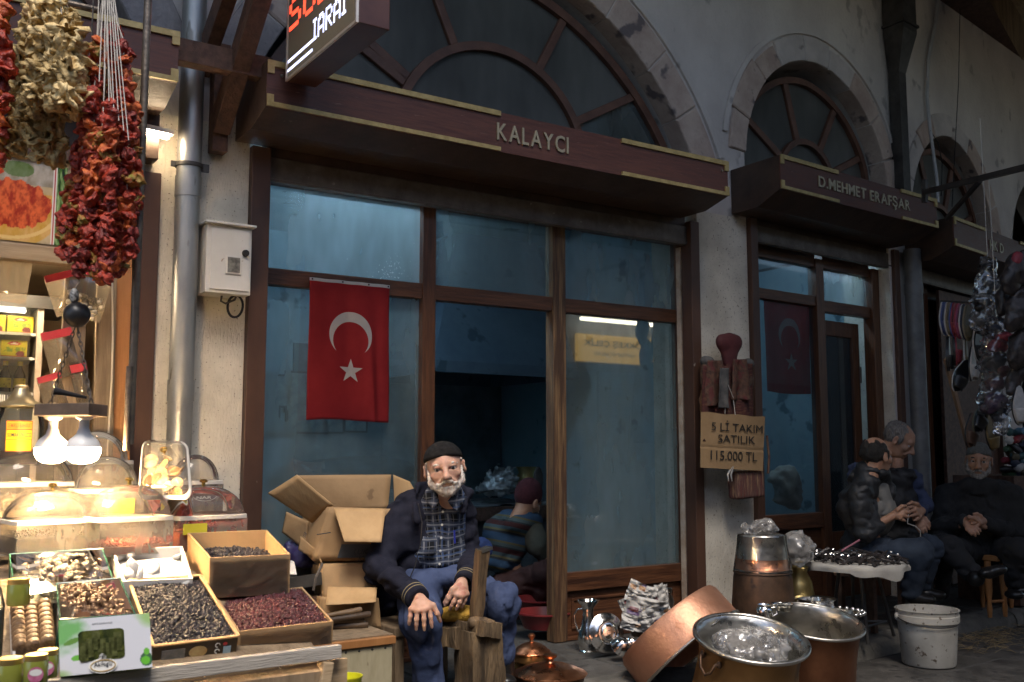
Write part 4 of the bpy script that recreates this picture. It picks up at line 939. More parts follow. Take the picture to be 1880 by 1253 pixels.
def pouch(label, px, py_, y, w, h, tilt, nuts=False):
    c = Y(px, py_, y); cs, sn = math.cos(tilt), math.sin(tilt)
    def P(u, v, d=0): u *= w; v *= h; return (c.x+u*cs-v*sn, y+d, c.z+u*sn+v*cs)
    t = thing('pouch', label, 'pouch', (c.x, y, c.z-h*.5), 'clear pouches pegged to the planks')
    mb = MB()
    mb.grid(lambda u, v: P(u-.5, v-.5, -0.022*math.sin(math.pi*u)*math.sin(math.pi*min(1, (1-v)*1.15))**.6), 10, 12); mb.grid(lambda u, v: P(u-.5, v-.5, 0.012*math.sin(math.pi*u)*math.sin(math.pi*(1-v))), 10, 12)
    mb.build('bag', M_POUCH, t, smooth=180)
    mb = MB(); mb.grid(lambda u, v: P(u-.5, .34+.17*v, -.024+.0*u), 2, 2); mb.build('header', M_REDTAPE, t, solid=0.003)
    if nuts:
        rng = np.random.default_rng(5); pts = [P(rng.uniform(-.42, .42), rng.uniform(-.46, -.05), rng.uniform(-.012, .004)) for _ in range(60)]
        tag(scatter(pts, 0.011, 3, flat=(1, 1, .9)).build('contents', M_NUTS, t, smooth=180), kind='stuff')
pouch('clear pouch of white nuts with a red header, highest on the planks', 160, 540, -.26, 0.15, 0.20, -.22, True)
pouch('clear pouch with a red header left of the black ball', 116, 540, -.24, 0.10, 0.16, .35)
pouch('clear pouch with a red header below the black ball', 112, 650, -.25, 0.11, 0.18, .30)
pouch('clear pouch with a red header just above the lamp plank', 97, 722, -.25, 0.085, 0.14, .32)
pouch('clear pouch with a red header behind the right lamp chain', 150, 712, -.245, 0.06, 0.18, .25)
pouch('large clear pouch at the left edge under the ceiling lamp', 12, 505, -.30, 0.16, 0.20, -.10)

# ------------------------------------------------------------------ hanging lamp: ball, chains, plank, two bulbs
M_CHAIN = mat('dark_chain', (0.05, 0.045, 0.04), (0.12, 0.10, 0.085), rough=0.45, metal=0.7, scale=40)
hl = thing('hanging_lamp', 'plank lamp with a black ball, chains and two glowing white bulbs', 'lamp', D(133, 760, 3.0))
bc = D(141, 578, 3.02)
MB().ball(bc, 0.039, 28, 18).build('ball', mat('black_ball', (0.012, 0.012, 0.014), (0.03, 0.03, 0.032), rough=0.35, scale=20), hl, smooth=180)
MB().tube([bc+Vector((-.01, 0, .035)), bc+Vector((-.012, 0, .06)), bc+Vector((-.005, 0, .085)), bc+Vector((.004, 0, .10)), bc+Vector((.004, 0, 1.05))], 0.0025, 6).build('cord', M_CHAIN, hl)
MB().ball(bc+Vector((-.012, -.01, .055)), (0.014, 0.012, 0.024), 12, 8).build('knot', mat('tape_knot', (0.4, 0.4, 0.4), (0.1, 0.1, 0.1), rough=0.4, scale=90, mixlo=.45, mixhi=.55), hl, smooth=180)
cor = [D(63, 742, 2.93), D(163, 742, 2.86), D(198, 740, 3.02), D(100, 738, 3.12)]
zt = cor[0].z; pl = MB(); base_ = [Vector((q.x, q.y, zt)) for q in cor]; pl.prism(base_, (0, 0, -0.035)); pl.build('plank', mat('lamp_plank', (0.10, 0.07, 0.05), (0.17, 0.12, 0.09), rough=0.6, scale=8, bump=0.3), hl, fix=True, bev=0.002)
def chain(a, b, n, parent):
    a, b = Vector(a), Vector(b); d = (b-a)/n; mb = MB()
    for i in range(n):
        c = a+d*(i+.5); t = d.normalized(); s = t.cross(Vector((0, 1, 0))).normalized() if i % 2 else Vector((0, 1, 0)); L_ = d.length*.72; w = L_*.42
        mb.tube([c+t*math.cos(q)*L_+s*math.sin(q)*w for q in [2*math.pi*k/10 for k in range(10)]], L_*.16, 5, closed=True)
    return mb.build('chain', M_CHAIN, parent, smooth=60)
chain(bc+Vector((-.004, 0, -.04)), base_[0].lerp(base_[3], .4)+Vector((.02, 0, 0)), 16, hl); chain(bc+Vector((.004, 0, -.04)), base_[1].lerp(base_[2], .5)+Vector((-.02, 0, 0)), 16, hl)
MB().tube([base_[0].lerp(base_[2], .25)+Vector((0, 0, .04)), base_[0].lerp(base_[2], .4)+Vector((0, 0, .035)), base_[0].lerp(base_[2], .7)+Vector((0, 0, .022))], [0.012, 0.008, 0.004], 8).build('clip', M_BLACK, hl, smooth=60)
M_BULB = mat('bulb_body_white', (0.78, 0.77, 0.75), rough=0.35); M_BULBGLOW = mat('bulb_glow', (1, 1, 1), emit=(1.0, 0.67, 0.34), estr=350)
for px_, d_ in ((97, 3.0), (154, 2.93)):
    c = D(px_, 790, d_); c.z = zt-.036
    bl = MB().lathe([(0.026, 0), (0.024, -.006), (0.014, -.012), (0.014, -.036), (0.016, -.038), (0.020, -.052), (0.040, -.070), (0.047, -.085), (0.048, -.092)], c, 28).build('bulb', M_BULB, hl, smooth=50)
    MB().lathe([(0.048, -.0925), (0.0475, -.110), (0.040, -.126), (0.024, -.136), (0.0, -.139)], c, 28).build('diffuser', M_BULBGLOW, bl, smooth=180)

# ------------------------------------------------------------------ strings of dried peppers and dried aubergine
def crumple(seed, kind):
    rng = np.random.default_rng(seed); n, m = 30, 20; mb = MB(); vs = []
    for j in range(m+1):
        v = j/m
        for i in range(n):
            a = 2*math.pi*i/n
            if kind == 'pepper': r = math.sin(math.pi*min(1, .08+.92*v)**.8)**.7*0.031*(1.05-.25*v)
            else: r = (0.024+0.010*v)*min(1, v*6+.2)*(1.0 if v < .98 else .55)
            vs.append((r*math.cos(a), r*math.sin(a), (v-.5)*(0.052 if kind == 'pepper' else 0.062)))
    V = np.array(vs); o = rng.uniform(0, 50, 3); A_ = np.arctan2(V[:, 1], V[:, 0]); nb = rng.integers(4, 7); ph = rng.uniform(0, 6)
    rr = np.hypot(V[:, 0], V[:, 1]); vv = V[:, 2]/.06+.5; f = 1+(0.24 if kind == 'pepper' else .12+.42*vv)*np.sin(nb*A_+ph+3*V[:, 2]/.03)+0.55*fbm(V+o, 28, seed, 3)-0.75*np.abs(fbm(V+o, 55, seed+9, 2))-.45*np.abs(fbm(V+o, 130, seed+4, 2))+.25
    V[:, 0] *= f; V[:, 1] *= f; V[:, 2] += 0.022*fbm(V+o+7, 45, seed+3, 3); V[:, 0] += 0.010*vnoise(V+o, 22, seed); V[:, 1] += 0.010*vnoise(V+o+3, 22, seed)
    if kind != 'pepper': V[:, 0] *= rng.uniform(.75, 1.25); V[:, 1] *= rng.uniform(.75, 1.2)
    fs = [(j*n+i, j*n+(i+1) % n, (j+1)*n+(i+1) % n, (j+1)*n+i) for j in range(m) for i in range(n)]; fs.append(tuple(range(n-1, -1, -1)))
    if kind == 'pepper': fs.append(tuple(m*n+i for i in range(n)))
    mb.add(V.tolist(), fs); return mb
PM = [mat('dried_pepper_red', (0.22, 0.016, 0.009), (0.56, 0.055, 0.018), rough=0.42, scale=60, bump=0.5, bscale=190, spec=.6), mat('dried_pepper_orange', (0.40, 0.05, 0.012), (0.70, 0.17, 0.03), rough=0.42, scale=50, bump=0.5, bscale=190, spec=.6),
      mat('dried_pepper_maroon', (0.13, 0.012, 0.009), (0.34, 0.03, 0.018), rough=0.4, scale=60, bump=0.5, bscale=190, spec=.6), mat('dried_pepper_mixed', (0.40, 0.07, 0.015), (0.30, 0.27, 0.05), rough=0.45, scale=38, bump=0.5, bscale=190)]
EM = [mat('dried_aubergine', (0.62, 0.42, 0.17), (0.90, 0.70, 0.36), rough=0.6, scale=45, bump=0.4, bscale=150), mat('dried_aubergine_dark', (0.36, 0.24, 0.09), (0.62, 0.46, 0.21), rough=0.6, scale=45, bump=0.4, bscale=150)]
PMESH = []
for k in range(12):
    o = crumple(100+k, 'pepper').build('p', PM[[0, 0, 1, 2, 0, 1, 3, 2, 0, 1, 2, 0][k]], smooth=180, base=(0, 0, 0)); PMESH.append(o.data); bpy.data.objects.remove(o)
EMESH = []
for k in range(10):
    o = crumple(300+k, 'egg').build('e', EM[0 if k < 6 else 1], smooth=180, base=(0, 0, 0), solid=0)
    EMESH.append(o.data); bpy.data.objects.remove(o)
M_STRING = mat('white_string', (0.62, 0.58, 0.52), rough=0.7)
def garland(kind, label, group, px, y_top, y_bot, d, top, step, sway=4, size=1.0, seed=0, dark=False):
    rng = np.random.default_rng(seed+17); mpp = d/1828.0
    a = D(px[0], y_top, d); b = D(px[1], y_bot, d); L_ = (a-b).length; n = max(3, int(L_/(step*mpp)))
    t = thing(kind+'_garland', label, 'garland', b, group)
    MB().tube([Vector(top), a, b], 0.0016, 5).build('string', M_STRING, t)
    for i in range(n):
        p = a.lerp(b, (i+.5)/n)+Vector((rng.normal()*sway*mpp, rng.normal()*sway*mpp, 0))
        me = PMESH[rng.integers(12)] if kind == 'pepper' else EMESH[rng.integers(6, 10) if dark else rng.integers(0, 8)]
        o = bpy.data.objects.new('dried_pepper' if kind == 'pepper' else 'aubergine_skin', me); COL.objects.link(o); o.parent = t; o.location = p-Vector(t.location)
        o.rotation_euler = (rng.normal()*(.75 if kind == 'pepper' else .45)+(math.pi if rng.random() < .4 else 0), rng.normal()*(.75 if kind == 'pepper' else .45), rng.uniform(0, 6.28)); s = size*rng.uniform(.8, 1.2); o.scale = (s, s, s*rng.uniform(.75, 1.1))
ptop = D(196, -40, 3.05)
GP = 'strings of dried red peppers'
for i, (xa, xb, ya, yb, d, lab) in enumerate([
        (178, 160, 72, 492, 3.00, 'front string of dried red peppers reaching highest on the left side of the bunch'), (228, 236, 78, 470, 3.02, 'string of dried red peppers hanging closest behind the iron pole'),
        (205, 196, 188, 515, 2.94, 'frontmost string of dried red peppers in the middle of the bunch'), (208, 222, 45, 505, 3.10, 'string of dried peppers with the orange one on top, at the back of the bunch'),
        (160, 128, 190, 480, 3.04, 'string of dried red peppers along the left flank of the bunch'), (172, 178, 170, 522, 2.98, 'string of dried red peppers ending lowest in the bunch'),
        (146, 112, 255, 470, 3.08, 'outermost left string of dried red peppers, touching the photo panel'), (188, 148, 230, 508, 2.96, 'string of dried red peppers just left of the frontmost one'),
        (243, 250, 190, 400, 3.12, 'string of dried red peppers peeking out right of the iron pole'), (214, 208, 120, 510, 3.06, 'string of dried red peppers hidden mostly behind the frontmost one')]):
    garland('pepper', lab, GP, (xa, xb), ya, yb, d, ptop+Vector((.01*(i-5)*.4, 0, 0)), 13, sway=3.2, size=0.66, seed=i)
for k in range(7):
    a = ptop+Vector((.004*(k-3), -.02, 0)); b = D(182+k*9, 150+k*18, 2.93)
    tag(MB().tube([a, b], 0.0014, 5).build('string', M_STRING), 'thin white string '+['farthest left', 'second from left', 'third from left', 'in the middle', 'third from right', 'second from right', 'farthest right'][k]+' above the red pepper bunch', 'string', 'loose white strings over the peppers')
garland('pepper', 'short string of brownish dried peppers at the left edge', GP, (3, 5), -10, 195, 2.95, D(3, -60, 2.95), 17, seed=41); garland('pepper', 'dark string of dried peppers low at the left edge', GP, (-4, 4), 180, 300, 3.1, D(-4, -60, 3.1), 17, seed=42)
GE = 'strings of dried aubergine skins'
for i, (xa, xb, ya, yb, d, dk, lab) in enumerate([
        (76, 70, -10, 190, 2.98, 0, 'pale string of dried aubergine skins in front on the left'), (100, 104, -15, 200, 2.94, 0, 'palest string of dried aubergine skins in the middle of the bunch'),
        (126, 142, 20, 215, 2.97, 0, 'pale string of dried aubergine skins nearest the red peppers'), (116, 128, 60, 180, 2.92, 0, 'short string of dried aubergine skins lying in front of the others'),
        (52, 48, 20, 250, 3.08, 1, 'brownish string of dried aubergine skins behind the pale ones'), (84, 66, 130, 290, 3.08, 1, 'brownish string of dried aubergine skins hanging lowest on the left'),
        (108, 92, 150, 292, 3.10, 1, 'brownish string of dried aubergine skins hanging low in the middle'), (34, 32, 90, 285, 3.14, 1, 'darkest string of dried aubergine skins near the left edge')]):
    garland('aubergine', lab, GE, (xa, xb), ya, yb, d, D(95+i*3, -70, d), 16.5, sway=3.5, size=0.86, seed=60+i, dark=bool(dk))
# ================================================================== the stall's counter
M_CARD = mat('corrugated_card', (0.36, 0.225, 0.11), (0.46, 0.29, 0.145), rough=0.8, scale=5, bump=0.12, bscale=60, stretch=(1, 1, 1), spot=(0.24, 0.145, 0.07), spot_scale=14, spot_at=0.66)
M_CARDLIGHT = mat('pale_card', (0.48, 0.30, 0.14), (0.57, 0.365, 0.18), rough=0.8, scale=4, bump=0.15, bscale=30, stretch=(3, 3, .4))
M_WHITECARD = mat('white_card', (0.68, 0.64, 0.60), (0.74, 0.70, 0.66), rough=0.6, scale=5)
def slope_z(y): return 0.545+0.36*(y+1.75)
ct = thing('stall_counter', 'sloping wooden market counter carrying trays of dried fruit', 'counter', (0.3, -1.4, 0))
mb = MB(); xs0, xs1 = -0.9, 1.13
mb.prism([(xs0, -1.80, slope_z(-1.80)-.03), (xs0, -1.80, slope_z(-1.80)), (xs0, -1.2, slope_z(-1.2)), (xs0, -0.35, slope_z(-1.2)), (xs0, -0.35, slope_z(-1.2)-.03), (xs0, -1.2, slope_z(-1.2)-.03)], (xs1-xs0, 0, 0)); mb.build('top_board', M_OLDWOOD, ct, fix=True)
pk = MB().beam((0.30, -1.815, 0.572), (1.16, -1.79, 0.572), 0.022, 0.036).build('edge_plank', M_GREYPLANK, ct, bev=0.002)
MB().beam((-0.9, -1.86, 0.555), (0.295, -1.835, 0.548), 0.022, 0.05).build('edge_plank', M_GREYPLANK, ct, bev=0.002)
for k in range(9):
    xx = -0.6+k*0.2
    if xx < 1.05: MB().box(xx, xx+.194, -1.765, -1.75, 0.02, 0.545).build('front_board', M_PALEWOOD, ct)
MB().box(1.09, 1.12, -1.75, -0.4, 0.02, 0.535).build('side_board', M_PALEWOOD, ct)
MB().beam((1.12, -1.79, 0.55), (1.04, -1.79, 0.05), 0.03, 0.045, up=(0, 1, 0)).build('leg', M_PALEWOOD, ct, bev=0.003)

# ------------------------------------------------------------------ trays
def lerp2(c, u, v): bl, br, fr, fl = c; return (fl.lerp(fr, u)).lerp(bl.lerp(br, u), v)
def nrm(c): return ((c[2]-c[3]).cross(c[0]-c[3])).normalized()
def tray(t, c, h, m, th=0.006, name='carton', inner=None):
    n = nrm(c); mb = MB(); bl, br, fr, fl = c; ctr = (bl+br+fr+fl)/4
    def ins(p, q, r): return p+((q-p).normalized()+(r-p).normalized())*th
    it = [ins(bl, br, fl), ins(br, bl, fr), ins(fr, fl, br), ins(fl, fr, bl)]; o = [bl, br, fr, fl]
    vs = o+it+[p-n*h for p in o]+[p-n*(h-th) for p in it]; fs = []
    for i in range(4):
        j = (i+1) % 4; fs += [(i, j, 4+j, 4+i), (i, 8+i, 8+j, j), (4+i, 4+j, 12+j, 12+i)]
    fs += [(8, 11, 10, 9)[::-1], (12, 13, 14, 15)]; mb.add(vs, fs)
    return mb.build(name, m, t, fix=True)
def heap(c, depth, mound, n, size, seed, flat=(1, .62, .5), shrink=0.93, umax=1.0, vmin=0.0):
    rng = np.random.default_rng(seed); nn = nrm(c); pts = []
    for _ in range(n):
        u, v = .5+(rng.random()-.5)*shrink*umax, vmin+(1-vmin)*(.5+(rng.random()-.5)*shrink); m_ = mound*(math.sin(math.pi*u)*math.sin(math.pi*v))**.6+mound*.25*math.sin(5*u+seed)*math.cos(4*v)
        pts.append(lerp2(c, u, v)-nn*(depth-m_+rng.uniform(-.6, .3)*size))
    return scatter(pts, size, seed, 0.16, flat)
def bed(c, depth, m, t, name='bed', mound=0.0):
    nn = nrm(c); mb = MB(); mb.grid(lambda u, v: lerp2(c, .03+.94*u, .03+.94*v)-nn*(depth-mound*(max(0, math.sin(math.pi*u)*math.sin(math.pi*v)))**.6), 12, 12); return mb.build(name, m, t, smooth=180)
M_RAISINB = mat('black_raisins', (0.010, 0.009, 0.012), (0.05, 0.042, 0.05), rough=0.30, scale=90, bump=0.5, bscale=300, spec=.6)
M_RAISINR = mat('red_raisins', (0.035, 0.010, 0.012), (0.15, 0.035, 0.04), rough=0.3, scale=70, bump=0.5, bscale=300, spec=.6)
def box_of(name, label, c, h, m, fill, bedm, n, size, seed, depth, mound, cat='carton', group='trays of dried fruit on the counter', flat=(1, .62, .5), inner=None, umax=1.0, vmin=0.0):
    cc = (c[2]+c[3])/2-nrm(c)*h; t = thing(name, label, cat, cc, group); tray(t, c, h, m)
    if fill is not None:
        bed(c, depth+.012, bedm, t, 'fill', mound); tag(heap(c, depth, mound, n, size, seed, flat, umax=umax, vmin=vmin).build('contents', fill, t, smooth=180), kind='stuff')
    return t
cB = [D(236, 1066, 2.88), D(368, 1058, 2.97), D(437, 1169, 2.70), D(281, 1188, 2.58)]
M_BLACKPRINT = mat('black_gold_print', (0.018, 0.016, 0.018), (0.05, 0.035, 0.02), rough=0.35, scale=14, spot=(0.30, 0.19, 0.07), spot_scale=30, spot_at=.68)
tB = box_of('raisin_carton', 'open black and gold printed carton heaped with black raisins', cB, 0.062, M_BLACKPRINT, M_RAISINB, M_RAISINB, 2800, 0.0064, 3, 0.010, 0.014)
# rim of raw card, gold badge and marks on its front
fl, fr = cB[3], cB[2]; nB = nrm(cB); fx = (fr-fl).normalized(); fz = nB; fo = -fx.cross(fz)*-1
fout = fx.cross(fz).normalized()
if fout.dot(Vector(CAM_LOC)-fl) < 0: fout = -fout
for a, b in ((0, 1), (1, 2), (2, 3), (3, 0)):
    MB().beam(cB[a]+nB*.002, cB[b]+nB*.002, 0.009, 0.004, up=nB).build('rim', M_CARDLIGHT, tB)
def badge(t, o, xd, zd, out, rx, rz, m, name='badge', n=24, lift=0.002):
    mb = MB(); mb.add([o+out*lift]+[o+out*lift+xd*rx*math.cos(2*math.pi*k/n)+zd*rz*math.sin(2*math.pi*k/n) for k in range(n)], [(0, 1+k, 1+(k+1) % n) for k in range(n)]); return mb.build(name, m, t)
M_PALEGOLD = mat('pale_gold_print', (0.50, 0.40, 0.20), (0.38, 0.22, 0.08), rough=0.4, scale=30); M_PRINTWHITE = mat('white_print', (0.7, 0.7, 0.68), rough=0.5); M_PRINTBLUE = mat('pale_blue_print', (0.28, 0.42, 0.55), rough=0.5)
wB = (fr-fl).length
badge(tB, fl+fx*wB*.53-nB*.030, fx, nB, fout, .024, .017, M_PALEGOLD, 'gold_badge')
MB().obox(fl+fx*wB*.24-nB*.034+fout*.0015, fx*.030, nB*.019, fout*.001).build('grey_panel', mat('grey_print', (0.10, 0.11, 0.12), (0.18, 0.18, 0.19), rough=0.5, scale=60), tB)
for k, q in enumerate((.018, .036)): MB().tube([fl+fx*(wB*.76+.006*math.cos(a))-nB*(q-.006*math.sin(a))+fout*.002 for a in [2*math.pi*i/12 for i in range(10)]], .0012, 5).build('recycling_mark', M_PRINTWHITE, tB)
MB().obox(fl+fx*wB*.88-nB*.036+fout*.0015, fx*.010, nB*.011, fout*.001).build('blue_panel', M_PRINTBLUE, tB)
badge(tB, fl+fx*wB*.85-nB*.016, fx, nB, fout, .006, .005, M_REDTAPE, 'red_dot')
cR = [D(394, 1094, 3.0), D(555, 1078, 3.12), D(612, 1141, 2.86), D(437, 1160, 2.74)]
box_of('raisin_carton', 'open brown carton of dark red raisins at the corner of the counter', cR, 0.066, M_CARD, M_RAISINR, M_RAISINR, 2600, 0.0064, 7, 0.012, 0.022)
cU = [D(344, 979, 3.22), D(490, 973, 3.30), D(533, 1018, 3.02), D(385, 1025, 2.95)]
box_of('raisin_carton', 'deep brown carton with a few raisins, standing above the red ones', cU, 0.122, M_CARD, M_RAISINB, M_RAISINB, 900, 0.0064, 9, 0.062, 0.02)
cW = [D(205, 1009, 3.05), D(335, 1003, 3.12), D(354, 1062, 2.92), D(226, 1068, 2.84)]
M_COCONUT = mat('white_sweets', (0.74, 0.71, 0.66), (0.8, 0.77, 0.72), rough=0.7, scale=20)
box_of('sweets_box', 'white box of pale sweets glaring under the bulbs', cW, 0.05, M_WHITECARD, M_COCONUT, M_COCONUT, 9, 0.034, 12, 0.022, 0.010, flat=(1, .6, .28))
# cling film creases on the brown cartons
M_FILM = glass_mat('cling_film', (0.98, 0.98, 0.98), (0.7, 0.7, 0.7), 0.06, rough=0.08, spec_blend=0.05, streak=False, scale=14, ior=1.2)
def film(t_name, label, c, h, seed):
    rng = np.random.default_rng(seed); n = nrm(c); a, b = c[3], c[2]; out = (b-a).cross(n).normalized()
    if out.dot(Vector(CAM_LOC)-a) < 0: out = -out
    def f(u, v):
        p = a.lerp(b, .02+.96*u)-n*(h*(1-v)*.96+.002); return p+out*(.0035+.006*abs(n1(u*3, v*3, 0, 2.2, seed)))
    mb = MB(); mb.grid(f, 26, 14); return tag(mb.build(t_name, M_FILM, smooth=180), label, 'cling film', 'cling film on the cartons')
film('cling_film', 'crinkled cling film across the front of the deep brown carton', cU, .122, 4); film('cling_film', 'crinkled cling film across the front of the red raisin carton', cR, .066, 8)

# ------------------------------------------------------------------ acrylic bins with domed lids
M_ACRYL = glass_mat('acrylic', (0.97, 0.95, 0.92), (0.80, 0.75, 0.68), 0.17, rough=0.05, spec_blend=0.045, streak=False, scale=5, ior=1.35)
M_ACRYLBOX = glass_mat('acrylic_box', (0.93, 0.90, 0.86), (0.78, 0.72, 0.64), 0.30, rough=0.10, spec_blend=0.05, streak=True, scale=6)
M_RIMP = mat('acrylic_rim', (0.62, 0.57, 0.50), (0.70, 0.65, 0.58), rough=0.3, scale=12)
M_BRASS = mat('brass', (0.62, 0.42, 0.12), (0.72, 0.52, 0.2), rough=0.25, metal=1.0, scale=30)
def acrylic_bin(label, px, py_, d, wpx, hpx, domepx, fillm, level=.6, size=.009, depth=None, n=260, knob=True, seed=1, flat=(1, .7, .6), yaw=0.12, rounded=False, cat='food bin'):
    k = d/1828.0; w = wpx*k; h = hpx*k; dh = domepx*k; dp = depth or w*.8; c = D(px, py_, d); c = c+Vector((0, dp/2, 0)); cy, sy = math.cos(yaw), math.sin(yaw)
    def P(x, y, z): return (c.x+x*cy-y*sy, c.y+x*sy+y*cy, c.z+z)
    t = thing('food_bin', label, cat, (c.x, c.y, c.z-h), 'clear food bins with domed lids')
    mb = MB(); hw, hd = w/2*.94, dp/2*.94
    cs = [(-hw, -hd), (hw, -hd), (hw, hd), (-hw, hd)]
    for i in range(4): a, b = cs[i], cs[(i+1) % 4]; mb.add([P(*a, -h), P(*b, -h), P(*b, -.002), P(*a, -.002)], [(0, 1, 2, 3)])
    mb.add([P(*q, -h) for q in cs], [(3, 2, 1, 0)]); mb.build('box', M_ACRYLBOX, t)
    mb = MB()
    def ringp(s, sq, nn=40):
        r = []
        for i in range(nn):
            a = 2*math.pi*i/nn+math.pi/4; ca, sa = math.cos(a), math.sin(a); e = (abs(ca)**sq+abs(sa)**sq)**(-1/sq); r.append((s*e*ca*w/2, s*e*sa*dp/2))
        return r
    rows = [(1.0, -.002, 9), (1.0, .010, 9), (.97, .012, 9)]
    for s, z, sq in rows: mb.v += [P(x, y, z) for x, y in ringp(s, sq)]
    for j in range(2):
        for i in range(40): mb.f.append((j*40+i, j*40+(i+1) % 40, (j+1)*40+(i+1) % 40, (j+1)*40+i)); mb.mi.append(0)
    mb.build('rim', M_RIMP, t, smooth=40)
    mb = MB(); J = 12
    for j in range(J+1):
        a = math.pi/2*j/J; s = .96*math.cos(a)**(.75 if not rounded else 1.0); sq = 2+ (5*(1-j/J)**2 if not rounded else 0.3); mb.v += [P(x, y, .012+dh*math.sin(a)) for x, y in ringp(max(s, .01), sq)]
    for j in range(J):
        for i in range(40): mb.f.append((j*40+i, j*40+(i+1) % 40, (j+1)*40+(i+1) % 40, (j+1)*40+i)); mb.mi.append(0)
    mb.build('dome_lid', M_ACRYL, t, smooth=60)
    if knob: MB().lathe([(.006, 0), (.006, .012), (.013, .014), (.014, .019), (.008, .024), (0, .024)], P(0, 0, dh+.010), 16).build('knob', M_BRASS, t, smooth=40)
    rng = np.random.default_rng(seed); pts = [P(rng.uniform(-.9, .9)*hw, rng.uniform(-.9, .9)*hd, -h+h*level*(.8+.25*rng.random())) for _ in range(n)]
    MB().add([P(x*.96, y*.96, z) for z in (-h+.004, -h+h*level*.8) for x, y in cs], [(4, 5, 6, 7), (0, 1, 5, 4), (1, 2, 6, 5), (2, 3, 7, 6), (3, 0, 4, 7)]).build('fill', fillm, t)
    tag(scatter(pts, size, seed, .2, flat).build('contents', fillm, t, smooth=180), kind='stuff')
    return t, P, (w, h, dp)
M_FRUITSLICE = mat('dried_orange_slice', (0.55, 0.24, 0.05), (0.78, 0.55, 0.26), rough=0.6, scale=30, bump=.3); M_GINGER = mat('pale_ginger', (0.55, 0.42, 0.24), (0.7, 0.56, 0.36), rough=0.7, scale=25, bump=.3)
M_CHILI = mat('red_chilli', (0.45, 0.05, 0.03), (0.6, 0.12, 0.06), rough=0.5, scale=30); M_SEED = mat('black_cumin', (0.012, 0.011, 0.012), (0.03, 0.027, 0.025), rough=0.5, scale=60); M_HIB = mat('hibiscus', (0.05, 0.012, 0.018), (0.12, 0.03, 0.04), rough=0.7, scale=40)
acrylic_bin('large domed bin of pale ginger pieces at the left edge', 62, 893, 3.35, 158, 120, 62, M_GINGER, .8, .022, n=90, seed=2, flat=(1, .6, .4), rounded=True, knob=False)
tS, PS, dS = acrylic_bin('domed bin with a yellow card standing behind the lit bulbs', 205, 905, 3.32, 118, 80, 60, M_RIMP, .2, .008, n=40, seed=3, rounded=True, knob=False)
MB().obox(PS(.02, -dS[2]/2-.004, -.055), Vector((.045, .005, 0)), Vector((0, 0, .034)), Vector((0, .001, 0))).build('yellow_card', mat('yellow_card', (0.72, 0.62, 0.05), (0.66, 0.55, 0.04), rough=0.5, scale=9), tS)
acrylic_bin('empty looking domed bin behind the two bulbs', 185, 852, 3.75, 118, 60, 55, M_RIMP, .1, .008, n=20, seed=4, rounded=True, knob=False)
tH, PH, dH = acrylic_bin('dark domed bin of hibiscus with a handwritten black tag', 368, 889, 3.72, 88, 80, 48, M_HIB, .9, .012, n=160, seed=5, rounded=True, knob=False)
acrylic_bin('domed bin of black seeds glaring at the front of the row', 104, 962, 3.02, 158, 58, 52, M_SEED, .72, .004, n=500, seed=6)
acrylic_bin('domed bin of red flakes in the middle of the front row', 248, 957, 3.05, 142, 62, 58, M_CHILI, .32, .010, n=200, seed=7, flat=(1.4, .4, .3))
tY, PY, dY = acrylic_bin('domed bin of red chillies with a blank yellow tag', 388, 953, 3.28, 140, 56, 52, M_CHILI, .75, .012, n=200, seed=8, flat=(1.5, .4, .3))
MB().obox(PY(-dY[0]*.27, -dY[2]/2-.003, -.030), Vector((.040, .005, 0)), Vector((0, 0, .017)), Vector((0, .001, 0))).build('yellow_tag', mat('yellow_card', (0.72, 0.62, 0.05)), tY)
M_CHALK = mat('chalk_writing', (0.75, 0.75, 0.73), rough=0.8); M_TAGBLACK = mat('black_tag', (0.015, 0.015, 0.016), rough=0.5)
def oval_tag(name, label, c, rx, rz, l1, l2, sc):
    t = thing(name, label, 'tag', c-Vector((0, 0, rz)), 'black handwritten tags'); xd = Vector((math.cos(.35), -math.sin(.35)*.4, 0)).normalized(); zd = Vector((0, 0, 1)); out = Vector((0, -1, 0))
    badge(t, c, xd, zd, out, rx, rz, M_TAGBLACK, 'plate', 28); MB().tube([c+out*.003+xd*rx*.93*math.cos(a)+zd*rz*.9*math.sin(a) for a in [2*math.pi*k/28 for k in range(28)]], .0009, 5, closed=True).build('outline', M_CHALK, t)
    text_on(l1, c-xd*rx*.62+zd*rz*.08+out*.003, xd, zd, .02, M_CHALK, t, width=rx*1.25, height=rz*.42, lift=.001)
    if l2: text_on(l2, c-xd*rx*.62-zd*rz*.62+out*.003, xd, zd, .02, M_CHALK, t, width=rx*1.1, height=rz*.38, lift=.001)
oval_tag('oval_tag', 'black oval tag reading HIBISKUS NAR', D(376, 908, 3.66)+Vector((0, 0, 0)), .048, .027, 'HIBISKUS', 'NAR', 1); oval_tag('oval_tag', 'black oval tag reading SUMA above the front bin', D(103, 914, 3.26), .046, .026, 'SUMA', '', 1)
